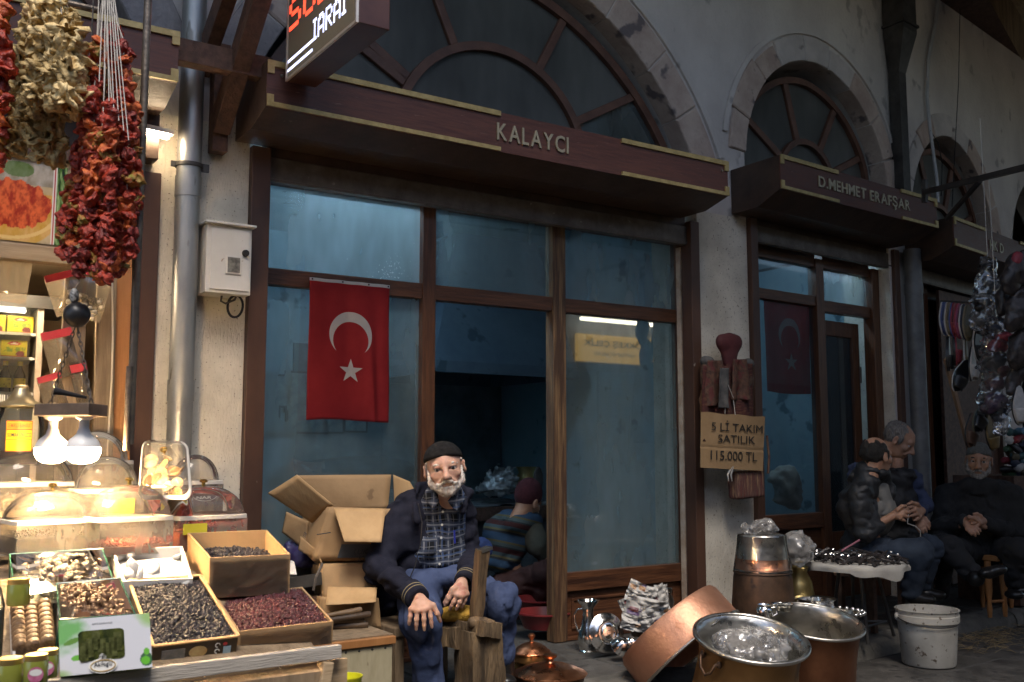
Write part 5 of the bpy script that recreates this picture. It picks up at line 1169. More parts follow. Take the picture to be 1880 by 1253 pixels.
# tilted clear tub of fruit slices
tc_ = [D(262, 812, 3.42), D(345, 815, 3.42), D(352, 918, 3.20), D(254, 918, 3.20)]
tt = thing('fruit_tub', 'clear square tub of dried orange slices propped up on its end', 'food bin', (tc_[2]+tc_[3])/2, 'clear food bins with domed lids')
nT = ((tc_[2]-tc_[3]).cross(tc_[0]-tc_[3])).normalized()
if nT.dot(Vector(CAM_LOC)-tc_[0]) < 0: nT = -nT
def rr(u, v, inset=0, out=0.0):
    return lerp2(tc_, .5+(u-.5)*(1-inset), .5+(v-.5)*(1-inset))+nT*out
def rrect(q, r=.16, n=6):
    pts = []
    for cx_, cy_, a0 in ((1-r, r, -90), (1-r, 1-r, 0), (r, 1-r, 90), (r, r, 180)):
        for k in range(n+1): a = R(a0+90*k/n); pts.append(q(cx_+r*math.cos(a), cy_+r*math.sin(a)))
    return pts
mb = MB(); ro = [rrect(lambda u, v: rr(u, v, .0, 0)), rrect(lambda u, v: rr(u, v, -.03, .004)), rrect(lambda u, v: rr(u, v, .0, .010)), rrect(lambda u, v: rr(u, v, .06, .012))]; n = len(ro[0])
for q in ro: mb.v += [tuple(p) for p in q]
for j in range(3):
    for i in range(n): mb.f.append((j*n+i, j*n+(i+1) % n, (j+1)*n+(i+1) % n, (j+1)*n+i)); mb.mi.append(0)
mb.build('rim', M_RIMP, tt, smooth=50)
mb = MB(); ro = [rrect(lambda u, v: rr(u, v, .06, .010)), rrect(lambda u, v: rr(u, v, .14, .03)), rrect(lambda u, v: rr(u, v, .4, .045)), rrect(lambda u, v: rr(u, v, .9, .05))]
for q in ro: mb.v += [tuple(p) for p in q]
for j in range(3):
    for i in range(n): mb.f.append((j*n+i, j*n+(i+1) % n, (j+1)*n+(i+1) % n, (j+1)*n+i)); mb.mi.append(0)
mb.build('dome_lid', M_ACRYL, tt, smooth=60)
mb = MB(); ro = [rrect(lambda u, v: rr(u, v, .04, 0)), rrect(lambda u, v: rr(u, v, .14, -.11))]
for q in ro: mb.v += [tuple(p) for p in q]
for i in range(n): mb.f.append((i, (i+1) % n, n+(i+1) % n, n+i)); mb.mi.append(0)
mb.f.append(tuple(n+i for i in range(n))); mb.mi.append(0); mb.build('tub', M_ACRYLBOX, tt, smooth=50)
MB().lathe([(.004, 0), (.004, .012), (.012, .014), (.012, .019), (0, .022)], rr(.55, .62, 0, .048), 14, axis=nT).build('knob', M_BRASS, tt, smooth=40)
rng = np.random.default_rng(5)
for k in range(34):                                           # slices lie in the tub one by one
    u, v = rng.uniform(.16, .84), rng.uniform(.08, .62) if k < 26 else rng.uniform(.5, .68); p = rr(u, v, 0, rng.uniform(-.03, .015)); ax = Vector(rng.normal(size=3)).normalized(); ax = (ax+nT*.6).normalized()
    r_ = rng.uniform(.015, .024); mb = MB().lathe([(0, .002), (r_*.5, .004), (r_, .001), (r_*1.02, -.001), (0, -.002)], p, 12, axis=ax); mb.build('fruit_slice', M_FRUITSLICE if rng.random() < .55 else M_GINGER, tt, smooth=60)

# ------------------------------------------------------------------ sloped glass display bins
M_GLASSBIN = glass_mat('display_glass', (0.93, 0.97, 0.94), (0.6, 0.62, 0.6), 0.08, rough=0.03, spec_blend=0.05, streak=False, scale=5, ior=1.25); M_GLASSEDGE = mat('green_glass_edge', (0.02, 0.08, 0.055), rough=0.15)
M_FIG = mat('dried_figs', (0.13, 0.10, 0.07), (0.24, 0.19, 0.135), rough=0.7, scale=40, bump=.4); M_NUTBROWN = mat('brown_kernels', (0.075, 0.034, 0.016), (0.17, 0.085, 0.038), rough=0.55, scale=50, bump=.4)
def glass_bin(label, c, h, fillm, size, n, seed, depth):
    nn = nrm(c); t = thing('display_bin', label, 'display bin', (c[2]+c[3])/2-nn*h, 'sloped glass display bins'); o = [*c]; lo = [p-nn*h for p in c]
    mb = MB()
    for i in range(4): j = (i+1) % 4; mb.add([o[i], o[j], lo[j], lo[i]], [(0, 1, 2, 3)])
    mb.add(lo, [(0, 1, 2, 3)]); mb.build('side_glass', M_GLASSBIN, t); MB().add(o, [(0, 1, 2, 3)]).build('top_glass', M_GLASSBIN, t)
    for i in range(4): MB().tube([o[i], o[(i+1) % 4]], .0022, 5).build('edge', M_GLASSEDGE, t)
    for i in range(4): MB().tube([o[i], lo[i]], .0022, 5).build('edge', M_GLASSEDGE, t)
    bed(c, depth+.015, fillm, t, 'fill'); tag(heap(c, depth, .015, n, size, seed, (1, .8, .6), .88).build('contents', fillm, t, smooth=180), kind='stuff')
glass_bin('sloped glass bin of pale dried figs', [D(18, 1018, 2.90), D(188, 1008, 2.98), D(208, 1066, 2.78), D(28, 1098, 2.62)], .09, M_FIG, .015, 170, 21, .024)
glass_bin('sloped glass bin of brown kernels', [D(104, 1072, 2.72), D(220, 1062, 2.78), D(248, 1128, 2.58), D(110, 1138, 2.46)], .07, M_NUTBROWN, .009, 420, 22, .015)

# ------------------------------------------------------------------ lokum gift box
gx0, gx1, gx2, gx3 = D(107, 1140, 2.36), D(274, 1126, 2.44), D(275, 1226, 2.40), D(110, 1243, 2.32)
gb = thing('gift_box', 'white and green gift box with a window, lettered Akifoglu', 'gift box', (gx2+gx3)/2)
xd = (gx1-gx0).normalized(); zd = (gx0-gx3).normalized(); out = xd.cross(zd).normalized()
if out.dot(Vector(CAM_LOC)-gx0) < 0: out = -out
gw, gh = (gx1-gx0).length, (gx0-gx3).length
def G(u, v, o=0.0): return gx3+xd*gw*u+zd*gh*v+out*o
def gift_col(U, V):
    n = fbm(np.stack([U*3, V*3, U*0], -1), 2, 3, 4); c = np.tile(np.array([0.62, 0.63, 0.68]), (len(U), 1))
    k = np.clip(1.25-((U/.36)**2+((V-.80)/.42)**2)+.8*n, 0, 1)[:, None]*.9; c = c*(1-k)+k*np.array([0.12, 0.40, 0.08])
    k = np.clip(1-(((U-1.0)/.2)**2+((V-1.0)/.3)**2)+.5*n, 0, 1)[:, None]*.8; c = c*(1-k)+k*np.array([0.25, 0.48, 0.08])
    k = np.clip(.8-((U/.16)**2+((V-.02)/.12)**2), 0, 1)[:, None]; c = c*(1-k)+k*np.array([0.3, 0.5, 0.12])
    c[((U-.19)/.065)**2+((V-.30-.2*(U-.19))/.055)**2 < 1] = [0.14, 0.42, 0.06]; leaf = ((U-.14)/.09)**2+((V-.60-.5*(U-.14))/.05)**2 < 1; c[leaf] = [0.12, 0.26, 0.05]
    c[((U-.94)/.07)**2+((V-.16)/.13)**2 < 1] = [0.05, 0.13, 0.06]; c[((U-.93)/.05)**2+((V-.14)/.075)**2 < 1] = [0.13, 0.46, 0.04]; c[((U-.945)/.032)**2+((V-.30)/.06)**2 < 1] = [0.14, 0.44, 0.05]
    return c
mb = sheet_print(110, 70, lambda u, v: G(u, v, .001), gift_col); mb.build('front_print', attr_mat('gift_print', rough=0.3, coat=0.25), gb)
mb = MB(); c8 = [G(0, 0), G(1, 0), G(1, 1), G(0, 1)]; mb.prism(c8, -out*.042); mb.build('carton', mat('gift_green', (0.50, 0.60, 0.28), (0.36, 0.52, 0.16), rough=0.35, scale=12), gb, fix=True)
M_LOKUM = mat('lokum_window', (0.015, 0.022, 0.010), (0.13, 0.14, 0.03), rough=0.12, scale=24, bump=.3, bscale=40, c3=(0.05, 0.06, 0.015))
mb = MB(); pts = rrect(lambda u, v: G(.205+.50*u, .22+.55*v, .0025), .12); mb.add(pts, [tuple(range(len(pts)))]); mb.build('window', M_LOKUM, gb)
for k in range(7):
    u, v = .25+.06*k+random.uniform(-.01, .01), .34+.30*random.random(); MB().obox(G(u+.02, v, .004), xd*.009, zd*.022, out*.001).build('wrapped_sweet', mat('sweet_wrapper', (0.035, 0.04, 0.012), (0.10, 0.11, 0.04), rough=0.15, scale=60), gb)
mb = MB(); oc = G(.46, .115, .004); rx_, rz_ = gw*.155, gh*.135; badge(gb, oc, xd, zd, out, rx_, rz_, M_PRINTWHITE, 'badge', 32, .001); badge(gb, G(.46, .26, .004), xd, zd, out, gw*.042, gh*.075, M_PRINTWHITE, 'badge_top', 20, .001)
MB().tube([oc+out*.002+xd*rx_*.86*math.cos(a)+zd*rz_*.74*math.sin(a) for a in [2*math.pi*k/36 for k in range(36)]], .0014, 5, closed=True).build('badge_ring', M_PALEGOLD, gb)
M_INK = mat('dark_ink', (0.03, 0.035, 0.05), rough=0.6)
text_on('Akifoglu', oc-xd*rx_*.62-zd*rz_*.22, xd, zd, .02, M_INK, gb, width=rx_*1.25, height=rz_*.75, lift=.0025); text_on('A', G(.445, .225, .005), xd, zd, .02, M_INK, gb, width=gw*.03, height=gh*.07, lift=.001); text_on('ÇİFTE KAVRULMUŞ', G(.36, .875, .0015), xd, zd, .02, mat('grey_ink', (0.35, 0.36, 0.38), rough=.6), gb, width=gw*.22, height=gh*.035, lift=.001)

# ------------------------------------------------------------------ fruit leather rolls, jars
M_ROLL = mat('fruit_leather', (0.085, 0.045, 0.02), (0.19, 0.11, 0.052), rough=0.5, scale=60, bump=.5, bscale=160)
for col, (pa, pb) in enumerate((((32, 1112), (37, 1192)), ((56, 1113), (62, 1190)), ((81, 1108), (88, 1184)))):
    cax = (D(*pb, 2.42)-D(*pa, 2.62)).normalized()
    for k in range(9):
        f = (k+.5)/9; q = D(pa[0]+(pb[0]-pa[0])*f, pa[1]+(pb[1]-pa[1])*f, 2.62-.20*f)
        mb = MB().lathe([(0, -.0125), (.013, -.0125), (.0175, -.010), (.0185, -.003), (.0180, .005), (.0175, .010), (.013, .0125), (0, .0125)], q, 18, axis=cax); tag(mb.build('fruit_roll', M_ROLL, smooth=60), 'brown fruit leather roll, '+['topmost', 'second', 'third', 'fourth', 'fifth', 'sixth', 'seventh', 'eighth', 'lowest'][k]+' in the '+['left', 'middle', 'right'][col]+' column', 'fruit roll', 'fruit leather rolls in a tray')
rt_ = [D(20, 1106, 2.68), D(92, 1100, 2.72), D(102, 1196, 2.44), D(24, 1204, 2.38)]
box_of('roll_tray', 'shallow white tray holding the fruit leather rolls', [p+Vector((0, 0, -.006)) for p in rt_], .03, M_WHITECARD, None, None, 0, 0, 0, 0, 0, cat='tray')
M_JARGREEN = mat('pistachio_paste', (0.17, 0.19, 0.03), (0.24, 0.25, 0.05), rough=0.15, scale=8, coat=.6); M_LIDGOLD = mat('gold_lid', (0.72, 0.52, 0.18), (0.8, 0.6, 0.25), rough=0.3, metal=0.9, scale=20)
def jar(label, px, py_, d, rpx, hpx, lab=True):
    c = D(px, py_, d); k = d/1828; r = rpx*k; h = hpx*k; b = c-Vector((0, 0, h)); t = thing('jar', label, 'jar', b, 'small jars with gold lids')
    MB().lathe([(0, 0), (r*.92, 0), (r, .006), (r, h*.82), (r*.86, h*.92), (r*.86, h)], b, 24).build('glass', M_JARGREEN, t, smooth=40)
    MB().lathe([(r*.93, h*.86), (r*.95, h*.88), (r*.95, h*1.06), (r*.9, h*1.08), (0, h*1.08)], b, 24).build('lid', M_LIDGOLD, t, smooth=40)
    if lab:
        f = (Vector(CAM_LOC)-b); f.z = 0; f.normalize(); s = Vector((0, 0, 1)).cross(f).normalized(); badge(t, b+f*(r+.0006)+Vector((0, 0, h*.42)), s, Vector((0, 0, 1)), f, r*.62, h*.28, mat('maroon_label', (0.35, 0.06, 0.16), (0.55, 0.2, 0.32), rough=.4, scale=60), 'label_sticker')
        badge(t, b+f*(r+.0012)+Vector((0, 0, h*.50)), s, Vector((0, 0, 1)), f, r*.5, h*.12, M_PRINTWHITE, 'label_band')
jar('gold lidded jar of green paste at the bottom left corner', 18, 1212, 2.16, 24, 50, False); jar('gold lidded jar of green paste with an oval maroon label', 67, 1205, 2.16, 21, 50); jar('gold lidded jar half hidden beside the gift box', 88, 1196, 2.26, 19, 46); jar('green jar with a yellow lid standing before the figs', 35, 1066, 2.55, 20, 44, False)
tj = D(2, 1070, 2.3); t = thing('glass_jar', 'tall clear glass jar cut by the left edge of the picture', 'jar', tj-Vector((.0, 0, .17)))
MB().lathe([(0, 0), (.030, 0), (.031, .12), (.022, .155), (.014, .175)], tj-Vector((.02, 0, .17)), 24).build('glass', M_GLASSBIN, t, smooth=50); MB().lathe([(0, .002), (.028, .002), (.028, .11), (0, .115)], tj-Vector((.02, 0, .17)), 24).build('contents', M_FIG, t, smooth=50); MB().lathe([(.016, .17), (.016, .19), (0, .19)], tj-Vector((.02, 0, .17)), 16).build('cap', mat('yellow_cap', (0.75, 0.62, 0.08)), t)
# big jar with the SUMAK EKSISI label
bj = D(32, 855, 3.45); k = 3.45/1828; t = thing('glass_jar', 'big glass jar with bell shaped lid and yellow label SUMAK EKŞİSİ', 'jar', bj)
MB().lathe([(0, 0), (.072, 0), (.078, .01), (.080, .13), (.074, .165), (.062, .19), (.062, .20)], bj, 36).build('glass', M_GLASSBIN, t, smooth=50)
MB().lathe([(0, .004), (.070, .004), (.074, .05), (0, .055)], bj, 36).build('contents', mat('dark_syrup', (0.05, 0.02, 0.02), rough=.2), t, smooth=50)
MB().lathe([(.078, .20), (.080, .205), (.074, .214), (.045, .225), (.030, .25), (.022, .268), (.024, .272), (.018, .278), (0, .278)], bj, 36).build('lid', mat('jar_lid_metal', (0.42, 0.35, 0.20), (0.5, 0.43, 0.28), rough=.35, metal=.8, scale=8), t, smooth=50)
f = Vector(CAM_LOC)-bj; f.z = 0; f.normalize(); s = Vector((0, 0, 1)).cross(f).normalized()
def JL(u, v, o=0): a = (u-.5)*1.05; return bj+(f*math.cos(a)+s*math.sin(a))*(.0815+o)+Vector((0, 0, .048+.105*v))
def jl_col(U, V):
    c = np.tile(np.array([0.78, 0.58, 0.01]), (len(U), 1)); c[V > .72] = [0.72, 0.38, 0.03]; c[(np.abs(V-.71) < .02) | (np.abs(V-.38) < .012) | (U < .03) | (U > .97) | (V < .03) | (V > .96)] = [0.45, 0.09, 0.02]; return c
sheet_print(60, 50, JL, jl_col).build('label_print', attr_mat('jar_label_print', rough=.5), t)
def text_curved(txt, u0, u1, v0, v1, m):
    vs, fs = text_faces(txt, 1.0, 0, .01); xs_ = [v.x for v in vs]; ys_ = [v.y for v in vs]; mb = MB(); mb.add([JL(u0+(u1-u0)*(v.x-min(xs_))/(max(xs_)-min(xs_)), v0+(v1-v0)*(v.y-min(ys_))/(max(ys_)-min(ys_)), .001) for v in vs], fs); mb.build('lettering', m, t)
text_curved('SUMAK EKŞİSİ', .07, .95, .44, .64, M_INK); text_curved('DEMIRSU BAHARAT', .07, .95, .77, .91, mat('brown_ink', (0.3, 0.05, 0.02), rough=.6))

# ------------------------------------------------------------------ cream cabinet with hammer handles
M_CREAM = mat('cream_peeling_paint', (0.36, 0.31, 0.19), (0.47, 0.41, 0.27), rough=0.65, scale=5, spot=(0.13, 0.09, 0.05), spot_scale=12, spot_at=0.67, bump=.25, stretch=(2.5, 2.5, .7))
cb_ = thing('cabinet', 'low cream painted cabinet with orange edged top beside the stall', 'cabinet', (1.47, -.85, .08))
MB().box(1.22, 1.705, -1.03, -.68, .08, .415).build('body', M_CREAM, cb_, bev=.003); MB().box(1.21, 1.715, -1.04, -.67, .417, .445).build('top', M_ORANGEWOOD, cb_, bev=.003); MB().box(1.212, 1.713, -1.02, -.672, .4455, .450).build('top_surface', M_OLDWOOD, cb_)
for k in range(9): MB().lathe([(0, .002), (.004, .001), (.005, 0)], (1.26+.052*k, -1.0302, .405), 8, axis=(0, -1, 0)).build('nail_head', M_DARKMETAL, cb_)
M_HANDLE = mat('hammer_handle', (0.13, 0.075, 0.035), (0.24, 0.15, 0.08), rough=.55, scale=8, stretch=(1, 6, 6), bump=.2); M_HANDLED = mat('dark_handle', (0.035, 0.02, 0.013), (0.09, 0.055, 0.03), rough=.5, scale=9, bump=.3)
for (a, b, r, m, lab) in (((560, 1138), (664, 1120), .011, M_HANDLE, 'light wooden handle sloping up over the dark ones'), ((548, 1145), (668, 1138), .014, M_HANDLED, 'dark wooden handle lying in the middle of the pile'), ((556, 1152), (675, 1148), .015, M_HANDLED, 'dark wooden handle reaching farthest right on the cabinet'), ((552, 1160), (650, 1160), .014, M_HANDLED, 'dark wooden handle lowest at the cabinet front'), ((600, 1140), (680, 1128), .012, M_HANDLED, 'dark wooden handle poking out at the back of the pile')):
    p = D(*a, 3.72); q = D(*b, 3.80); tag(MB().tube([p, p.lerp(q, .5), q.lerp(p, .06), q], [r*.8, r*.85, r*1.1, r*.9], 12).build('hammer', m, smooth=50), lab, 'hammer', 'wooden tool handles on the cabinet')
yt = D(637, 1243, 3.1); t = thing('tub', 'bright yellow plastic tub at the bottom of the picture', 'tub', yt-Vector((0, 0, .12))); MB().lathe([(0, -.12), (.036, -.12), (.046, -.004), (.049, 0), (.049, .004), (.044, .003), (.042, -.02), (0, -.03)], yt, 28).build('body', mat('yellow_plastic', (0.62, 0.60, 0.02), (0.7, 0.68, 0.04), rough=.35, scale=4), t, smooth=40)

# ------------------------------------------------------------------ cardboard boxes behind the old man
def flap(t, pts, m, name='flap', bow=.01, seed=0):
    a, b, c, d = [Vector(p) for p in pts]; n = (b-a).cross(d-a).normalized(); mb = MB(); mb.grid(lambda u, v: a.lerp(b, u).lerp(d.lerp(c, u), v)+n*(bow*math.sin(math.pi*u)*math.sin(math.pi*v)+.0007*math.sin(u*25+seed)), 12, 8); return mb.build(name, m, t, solid=.005, smooth=180)
bx = thing('cardboard_box', 'open cardboard box with raised flaps, lettered LÜKS, on top of the pile', 'box', D(600, 1030, 4.35), 'cardboard boxes behind the old man')
K = dict(a=D(607, 931, 4.30), b=D(735, 935, 4.42), a2=D(575, 1030, 4.26), b2=D(722, 1028, 4.38), L=D(520, 975, 4.50), L2=D(528, 1000, 4.50), Bk=D(545, 873, 4.55), Bk2=D(718, 872, 4.68), Br=D(712, 935, 4.62), Bl=D(565, 940, 4.55))
flap(bx, [K['a2'], K['b2'], K['b'], K['a']], M_CARD, 'front_wall', .004); flap(bx, [D(546, 1000, 4.50), K['a2'], K['a'], D(560, 935, 4.56)], M_CARD, 'side_wall', .004); flap(bx, [K['Bl'], K['Br'], K['Bk2'], K['Bk']], M_CARD, 'rear_flap', .012, 2)
flap(bx, [D(573, 960, 4.40), D(612, 928, 4.32), D(545, 872, 4.30), D(492, 906, 4.36)], M_CARDLIGHT, 'side_flap', .006, 3); flap(bx, [D(613, 934, 4.28), D(708, 935, 4.36), D(700, 996, 4.20), D(632, 995, 4.14)], M_CARDLIGHT, 'front_flap', .008, 4)
flap(bx, [D(545, 1000, 4.6), D(722, 1028, 4.62), D(712, 935, 4.64), D(560, 935, 4.60)], M_CARD, 'rear_wall', .0); flap(bx, [K['a2'], K['b2'], D(722, 1028, 4.62), D(545, 1000, 4.6)], M_CARD, 'bottom', 0)
ex = (K['b2']-K['a2']).normalized(); ez = (K['a']-K['a2']).normalized(); text_on('LÜKS', D(648, 1018, 4.30), ex, ez, .05, M_INK, bx, width=.075, lift=.006); text_on('JON', D(655, 1032, 4.29), ex, ez, .05, M_INK, bx, width=.05, lift=.006)
MB().obox(D(655, 1012, 4.31), ex*.075, ez*.030, Vector((0, -.001, 0))).build('dark_print', mat('box_blue_print', (0.05, 0.07, 0.09), (0.09, 0.1, 0.11), rough=.7, scale=12), bx)
ex2 = (K['a2']-D(546, 1000, 4.5)).normalized(); text_on('ETE', D(560, 985, 4.36), ex2, ez, .05, M_INK, bx, width=.04, lift=.008); MB().tube([D(582, 982, 4.27), D(607, 978, 4.25)], .0022, 5).build('pen_mark', M_INK, bx)
b2 = thing('cardboard_box', 'squashed cardboard box under the lettered one', 'box', D(640, 1110, 4.25), 'cardboard boxes behind the old man')
flap(b2, [D(592, 1098, 4.22), D(690, 1100, 4.26), D(690, 1035, 4.32), D(586, 1036, 4.28)], M_CARD, 'front_wall', .008); flap(b2, [D(578, 1092, 4.5), D(592, 1098, 4.22), D(586, 1036, 4.28), D(570, 1036, 4.5)], M_CARD, 'side_wall', .006); flap(b2, [D(602, 1078, 4.14), D(692, 1080, 4.18), D(690, 1106, 4.06), D(598, 1112, 4.04)], M_CARDLIGHT, 'front_flap', .006, 2); flap(b2, [D(586, 1036, 4.28), D(690, 1035, 4.32), D(700, 1030, 4.6), D(570, 1030, 4.55)], M_CARD, 'top', .0)
b3 = thing('cardboard_box', 'flattened brown carton at the bottom of the pile behind the cabinet', 'box', D(640, 1160, 4.1), 'cardboard boxes behind the old man')
flap(b3, [D(588, 1150, 4.12), D(700, 1155, 4.16), D(695, 1098, 4.18), D(590, 1096, 4.14)], M_CARD, 'front_wall', .01, 5); flap(b3, [D(560, 1140, 4.4), D(588, 1150, 4.12), D(590, 1096, 4.14), D(560, 1090, 4.4)], M_CARD, 'side_wall', .006)
b4 = thing('cardboard_box', 'carton flap peeking out right behind the shoulder of the old man', 'box', D(735, 960, 4.62), 'cardboard boxes behind the old man')
flap(b4, [D(724, 930, 4.60), D(775, 925, 4.66), D(752, 885, 4.66), D(722, 872, 4.60)], M_CARDLIGHT, 'flap', .004); flap(b4, [D(724, 1100, 4.60), D(800, 1100, 4.66), D(775, 925, 4.66), D(724, 930, 4.60)], M_CARD, 'front_wall', .004)
# torn carton, tin tray and dark odds and ends between the raisins and the boxes
b5 = thing('cardboard_box', 'torn printed carton corner left below the raised flap', 'box', D(540, 1010, 4.45), 'cardboard boxes behind the old man')
flap(b5, [D(518, 978, 4.50), D(560, 1010, 4.40), D(566, 958, 4.42), D(526, 940, 4.52)], M_CARD, 'torn_flap', .006); flap(b5, [D(548, 1010, 4.36), D(592, 1035, 4.26), D(580, 1010, 4.28), D(552, 985, 4.38)], M_CARD, 'loose_strip', .004)
text_on('OLE', D(556, 1012, 4.30), (D(592, 1035, 4.26)-D(552, 1008, 4.38)), Vector((0, 0, 1)), .03, M_INK, b5, width=.035, lift=.02)
tn = thing('tin_tray', 'dark square tin tray with litter behind the raisin cartons', 'tray', D(555, 1070, 4.2)); tray(tn, [D(528, 1040, 4.45), D(578, 1038, 4.5), D(590, 1052, 4.2), D(528, 1062, 4.15)], .05, M_DARKMETAL, name='pan'); MB().tube([D(592, 1035, 4.15), D(580, 1060, 4.1), D(575, 1085, 4.08)], .006, 6).build('wire_handle', M_SHUTTER, tn); flap(tn, [D(530, 1055, 4.2), D(545, 1056, 4.2), D(540, 1032, 4.28), D(534, 1030, 4.3)], M_WHITECARD, 'paper_scrap', .004)
pb_ = Blob(D(545, 1010, 4.45)-Vector((.12, .12, .12)), D(545, 1010, 4.45)+Vector((.12, .12, .12)), .008); q = D(548, 1015, 4.5); pb_.ell(q, (.07, .06, .07)); pb_.ell(D(560, 1025, 4.45), (.05, .05, .05)); pb_.noise(.03, 22, 3); mbx = MB(); pb_.add_to(mbx); tag(mbx.build('plastic_sack', mat('violet_plastic', (0.03, 0.022, 0.09), (0.06, 0.05, 0.14), rough=.3), smooth=180), 'crumpled violet plastic sack below the torn carton', 'sack')
sk = thing('tool_crate', 'dark crate of scrap under the tin tray', 'crate', D(560, 1130, 4.25)); tray(sk, [D(520, 1072, 4.6), D(585, 1070, 4.62), D(592, 1095, 4.2), D(520, 1100, 4.15)], .12, M_TIMBER, th=.012, name='crate_walls')
# ================================================================== flags
M_FLAG = mat('red_flag_cloth', (0.33, 0.012, 0.018), (0.40, 0.020, 0.024), rough=0.8, scale=6, bump=0.25, bscale=350); M_FLAGW = mat('white_flag_cloth', (0.62, 0.60, 0.58), (0.68, 0.66, 0.63), rough=0.8, scale=20, bump=.2, bscale=350)
def cloth_glow(m):                                             # thin cloth lets some light through
    nt = m.node_tree; N = nt.nodes; b = N['Principled BSDF']; out = [n for n in N if n.type == 'OUTPUT_MATERIAL'][0]; t = N.new('ShaderNodeBsdfTranslucent'); x = N.new('ShaderNodeMixShader'); x.inputs[0].default_value = .45
    if b.inputs['Base Color'].links: nt.links.new(b.inputs['Base Color'].links[0].from_socket, t.inputs[0])
    nt.links.new(b.outputs[0], x.inputs[1]); nt.links.new(t.outputs[0], x.inputs[2]); nt.links.new(x.outputs[0], out.inputs[0])
cloth_glow(M_FLAG); cloth_glow(M_FLAGW)
def flag(label, x0, x1, z0, z1, y, cx, cz, r, seed=0, tape=True, yfun=None):
    t = thing('flag', label, 'flag', ((x0+x1)/2, y, z0), 'red crescent flags'); w, h = x1-x0, z1-z0
    def fold(u, v):
        a = (1-v)**.8; return -(.010*math.sin(9*u+seed+1.5*v)*a+.030*math.exp(-((u-.70-.10*(1-v))/.07)**2)*a*(1.2-v)-.022*math.exp(-((u-.84)/.06)**2)*a+.004*math.sin(23*u)*v)
    def P(u, v, o=0.0):
        q = (x0+w*u+.004*math.sin(6*v+seed)*(u-.5), y+fold(u, v)-o, z0+h*v+.006*math.sin(5*u+seed)*(1-v)); return B(*q)
    mb = MB(); mb.grid(lambda u, v: P(u, v), 48, 56); mb.build('cloth', M_FLAG, t, smooth=180, solid=.0012)
    if tape:
        mb = MB(); mb.grid(lambda u, v: P(u, .978+.022*v, .002), 40, 2); mb.build('white_hem', M_FLAGW, t, smooth=180)
        for k in (.03, .40, .73, .98): MB().lathe([(0, .003), (.004, .002), (.005, 0)], P(k, .99, .0025), 8, axis=(0, -1, 0)).build('nail', M_DARKMETAL, t)
    def shape(pts_o, pts_i, name):
        mb = MB(); n = len(pts_o)
        for row in (pts_o, pts_i): mb.v += [tuple(P((px-x0)/w, (pz-z0)/h, .0035)) for px, pz in row]
        mb.f = [(i, i+1, n+i+1, n+i) for i in range(n-1)]; mb.mi = [0]*(n-1); mb.build(name, M_FLAGW, t, smooth=180)
    R1, R2, off = r, r*.82, r*.26; A1 = []; A2 = []                # crescent opening downwards, as the flag hangs
    # meet points of the two circles
    dd = off; a_ = (R1*R1-R2*R2+dd*dd)/(2*dd); hh = math.sqrt(max(R1*R1-a_*a_, 0)); th1 = math.atan2(-a_, hh); th2 = math.atan2(-(a_-dd), hh); n = 48
    for k in range(n+1): q = th1+(math.pi-2*th1)*k/n; A1.append((cx+R1*math.cos(q), cz+R1*math.sin(q))); q = th2+(math.pi-2*th2)*k/n; A2.append((cx+R2*math.cos(q), cz-dd+R2*math.sin(q)))
    shape(A1, A2, 'crescent')
    sc = (cx+.012*w, cz-r*1.62); ro = r*.55; st_ = []
    for k in range(10): q = math.pi/2+math.pi*k/5; rr_ = ro if k % 2 == 0 else ro*.382; st_.append((sc[0]+rr_*math.cos(q), sc[1]+rr_*math.sin(q)))
    mb = MB(); mb.v = [tuple(P((sc[0]-x0)/w, (sc[1]-z0)/h, .0055))]+[tuple(P((px-x0)/w, (pz-z0)/h, .0055)) for px, pz in st_]; mb.f = [(0, 1+k, 1+(k+1) % 10) for k in range(10)]; mb.mi = [0]*10; mb.build('star', M_FLAGW, t)
a = Y(568, 512, .095); b = Y(716, 522, .095); c = Y(640, 773, .095); cc = Y(644, 612, .09)
flag('red flag with white crescent and star nailed to the shop front', a.x, b.x, c.z, (a.z+b.z)/2, .095, cc.x, cc.z-.008, .112)
a = YB(1403, 548, .175); b = YB(1486, 560, .175); c = YB(1445, 722, .175); cc = YB(1449, 612, .175)
flag('faded red flag with crescent and star behind the glass of the second shop', a.x, b.x, c.z, (a.z+b.z)/2, .178, cc.x, cc.z-.012, .115, seed=2, tape=False)

# ================================================================== inside the tinsmith's shop
M_HOOD = mat('blue_hood_paint', (0.07, 0.105, 0.14), (0.11, 0.15, 0.185), rough=0.5, scale=3, bump=.15, spot=(0.04, 0.07, 0.09), spot_scale=6, spot_at=.62)
hd = thing('forge_hood', 'blue painted sheet metal hood hanging inside the shop', 'hood', (3.4, 1.8, 1.8)); hy = 1.25
hl0, hl1 = Y(797, 662, hy), Y(1060, 684, hy); hz = Y(900, 668, hy).z; tl0, tl1 = Y(838, 556, 1.75), Y(985, 556, 1.75)
mb = MB(); lo = [(hl0.x, hy, hz), (hl1.x, hy, hz), (hl1.x, 2.4, hz), (hl0.x, 2.4, hz)]; hi = [(tl0.x, 1.75, 2.7), (tl1.x, 1.75, 2.7), (tl1.x, 2.4, 2.7), (tl0.x, 2.4, 2.7)]
mb.add(lo+hi, [(0, 1, 5, 4), (1, 2, 6, 5), (2, 3, 7, 6), (3, 0, 4, 7)]); mb.build('canopy', M_HOOD, hd)
for a, b in ((0, 1), (1, 2), (2, 3), (3, 0)): p, q = Vector(lo[a]), Vector(lo[b]); MB().beam(p-Vector((0, 0, .035)), q-Vector((0, 0, .035)), .03, .075).build('rim_band', M_HOOD, hd)
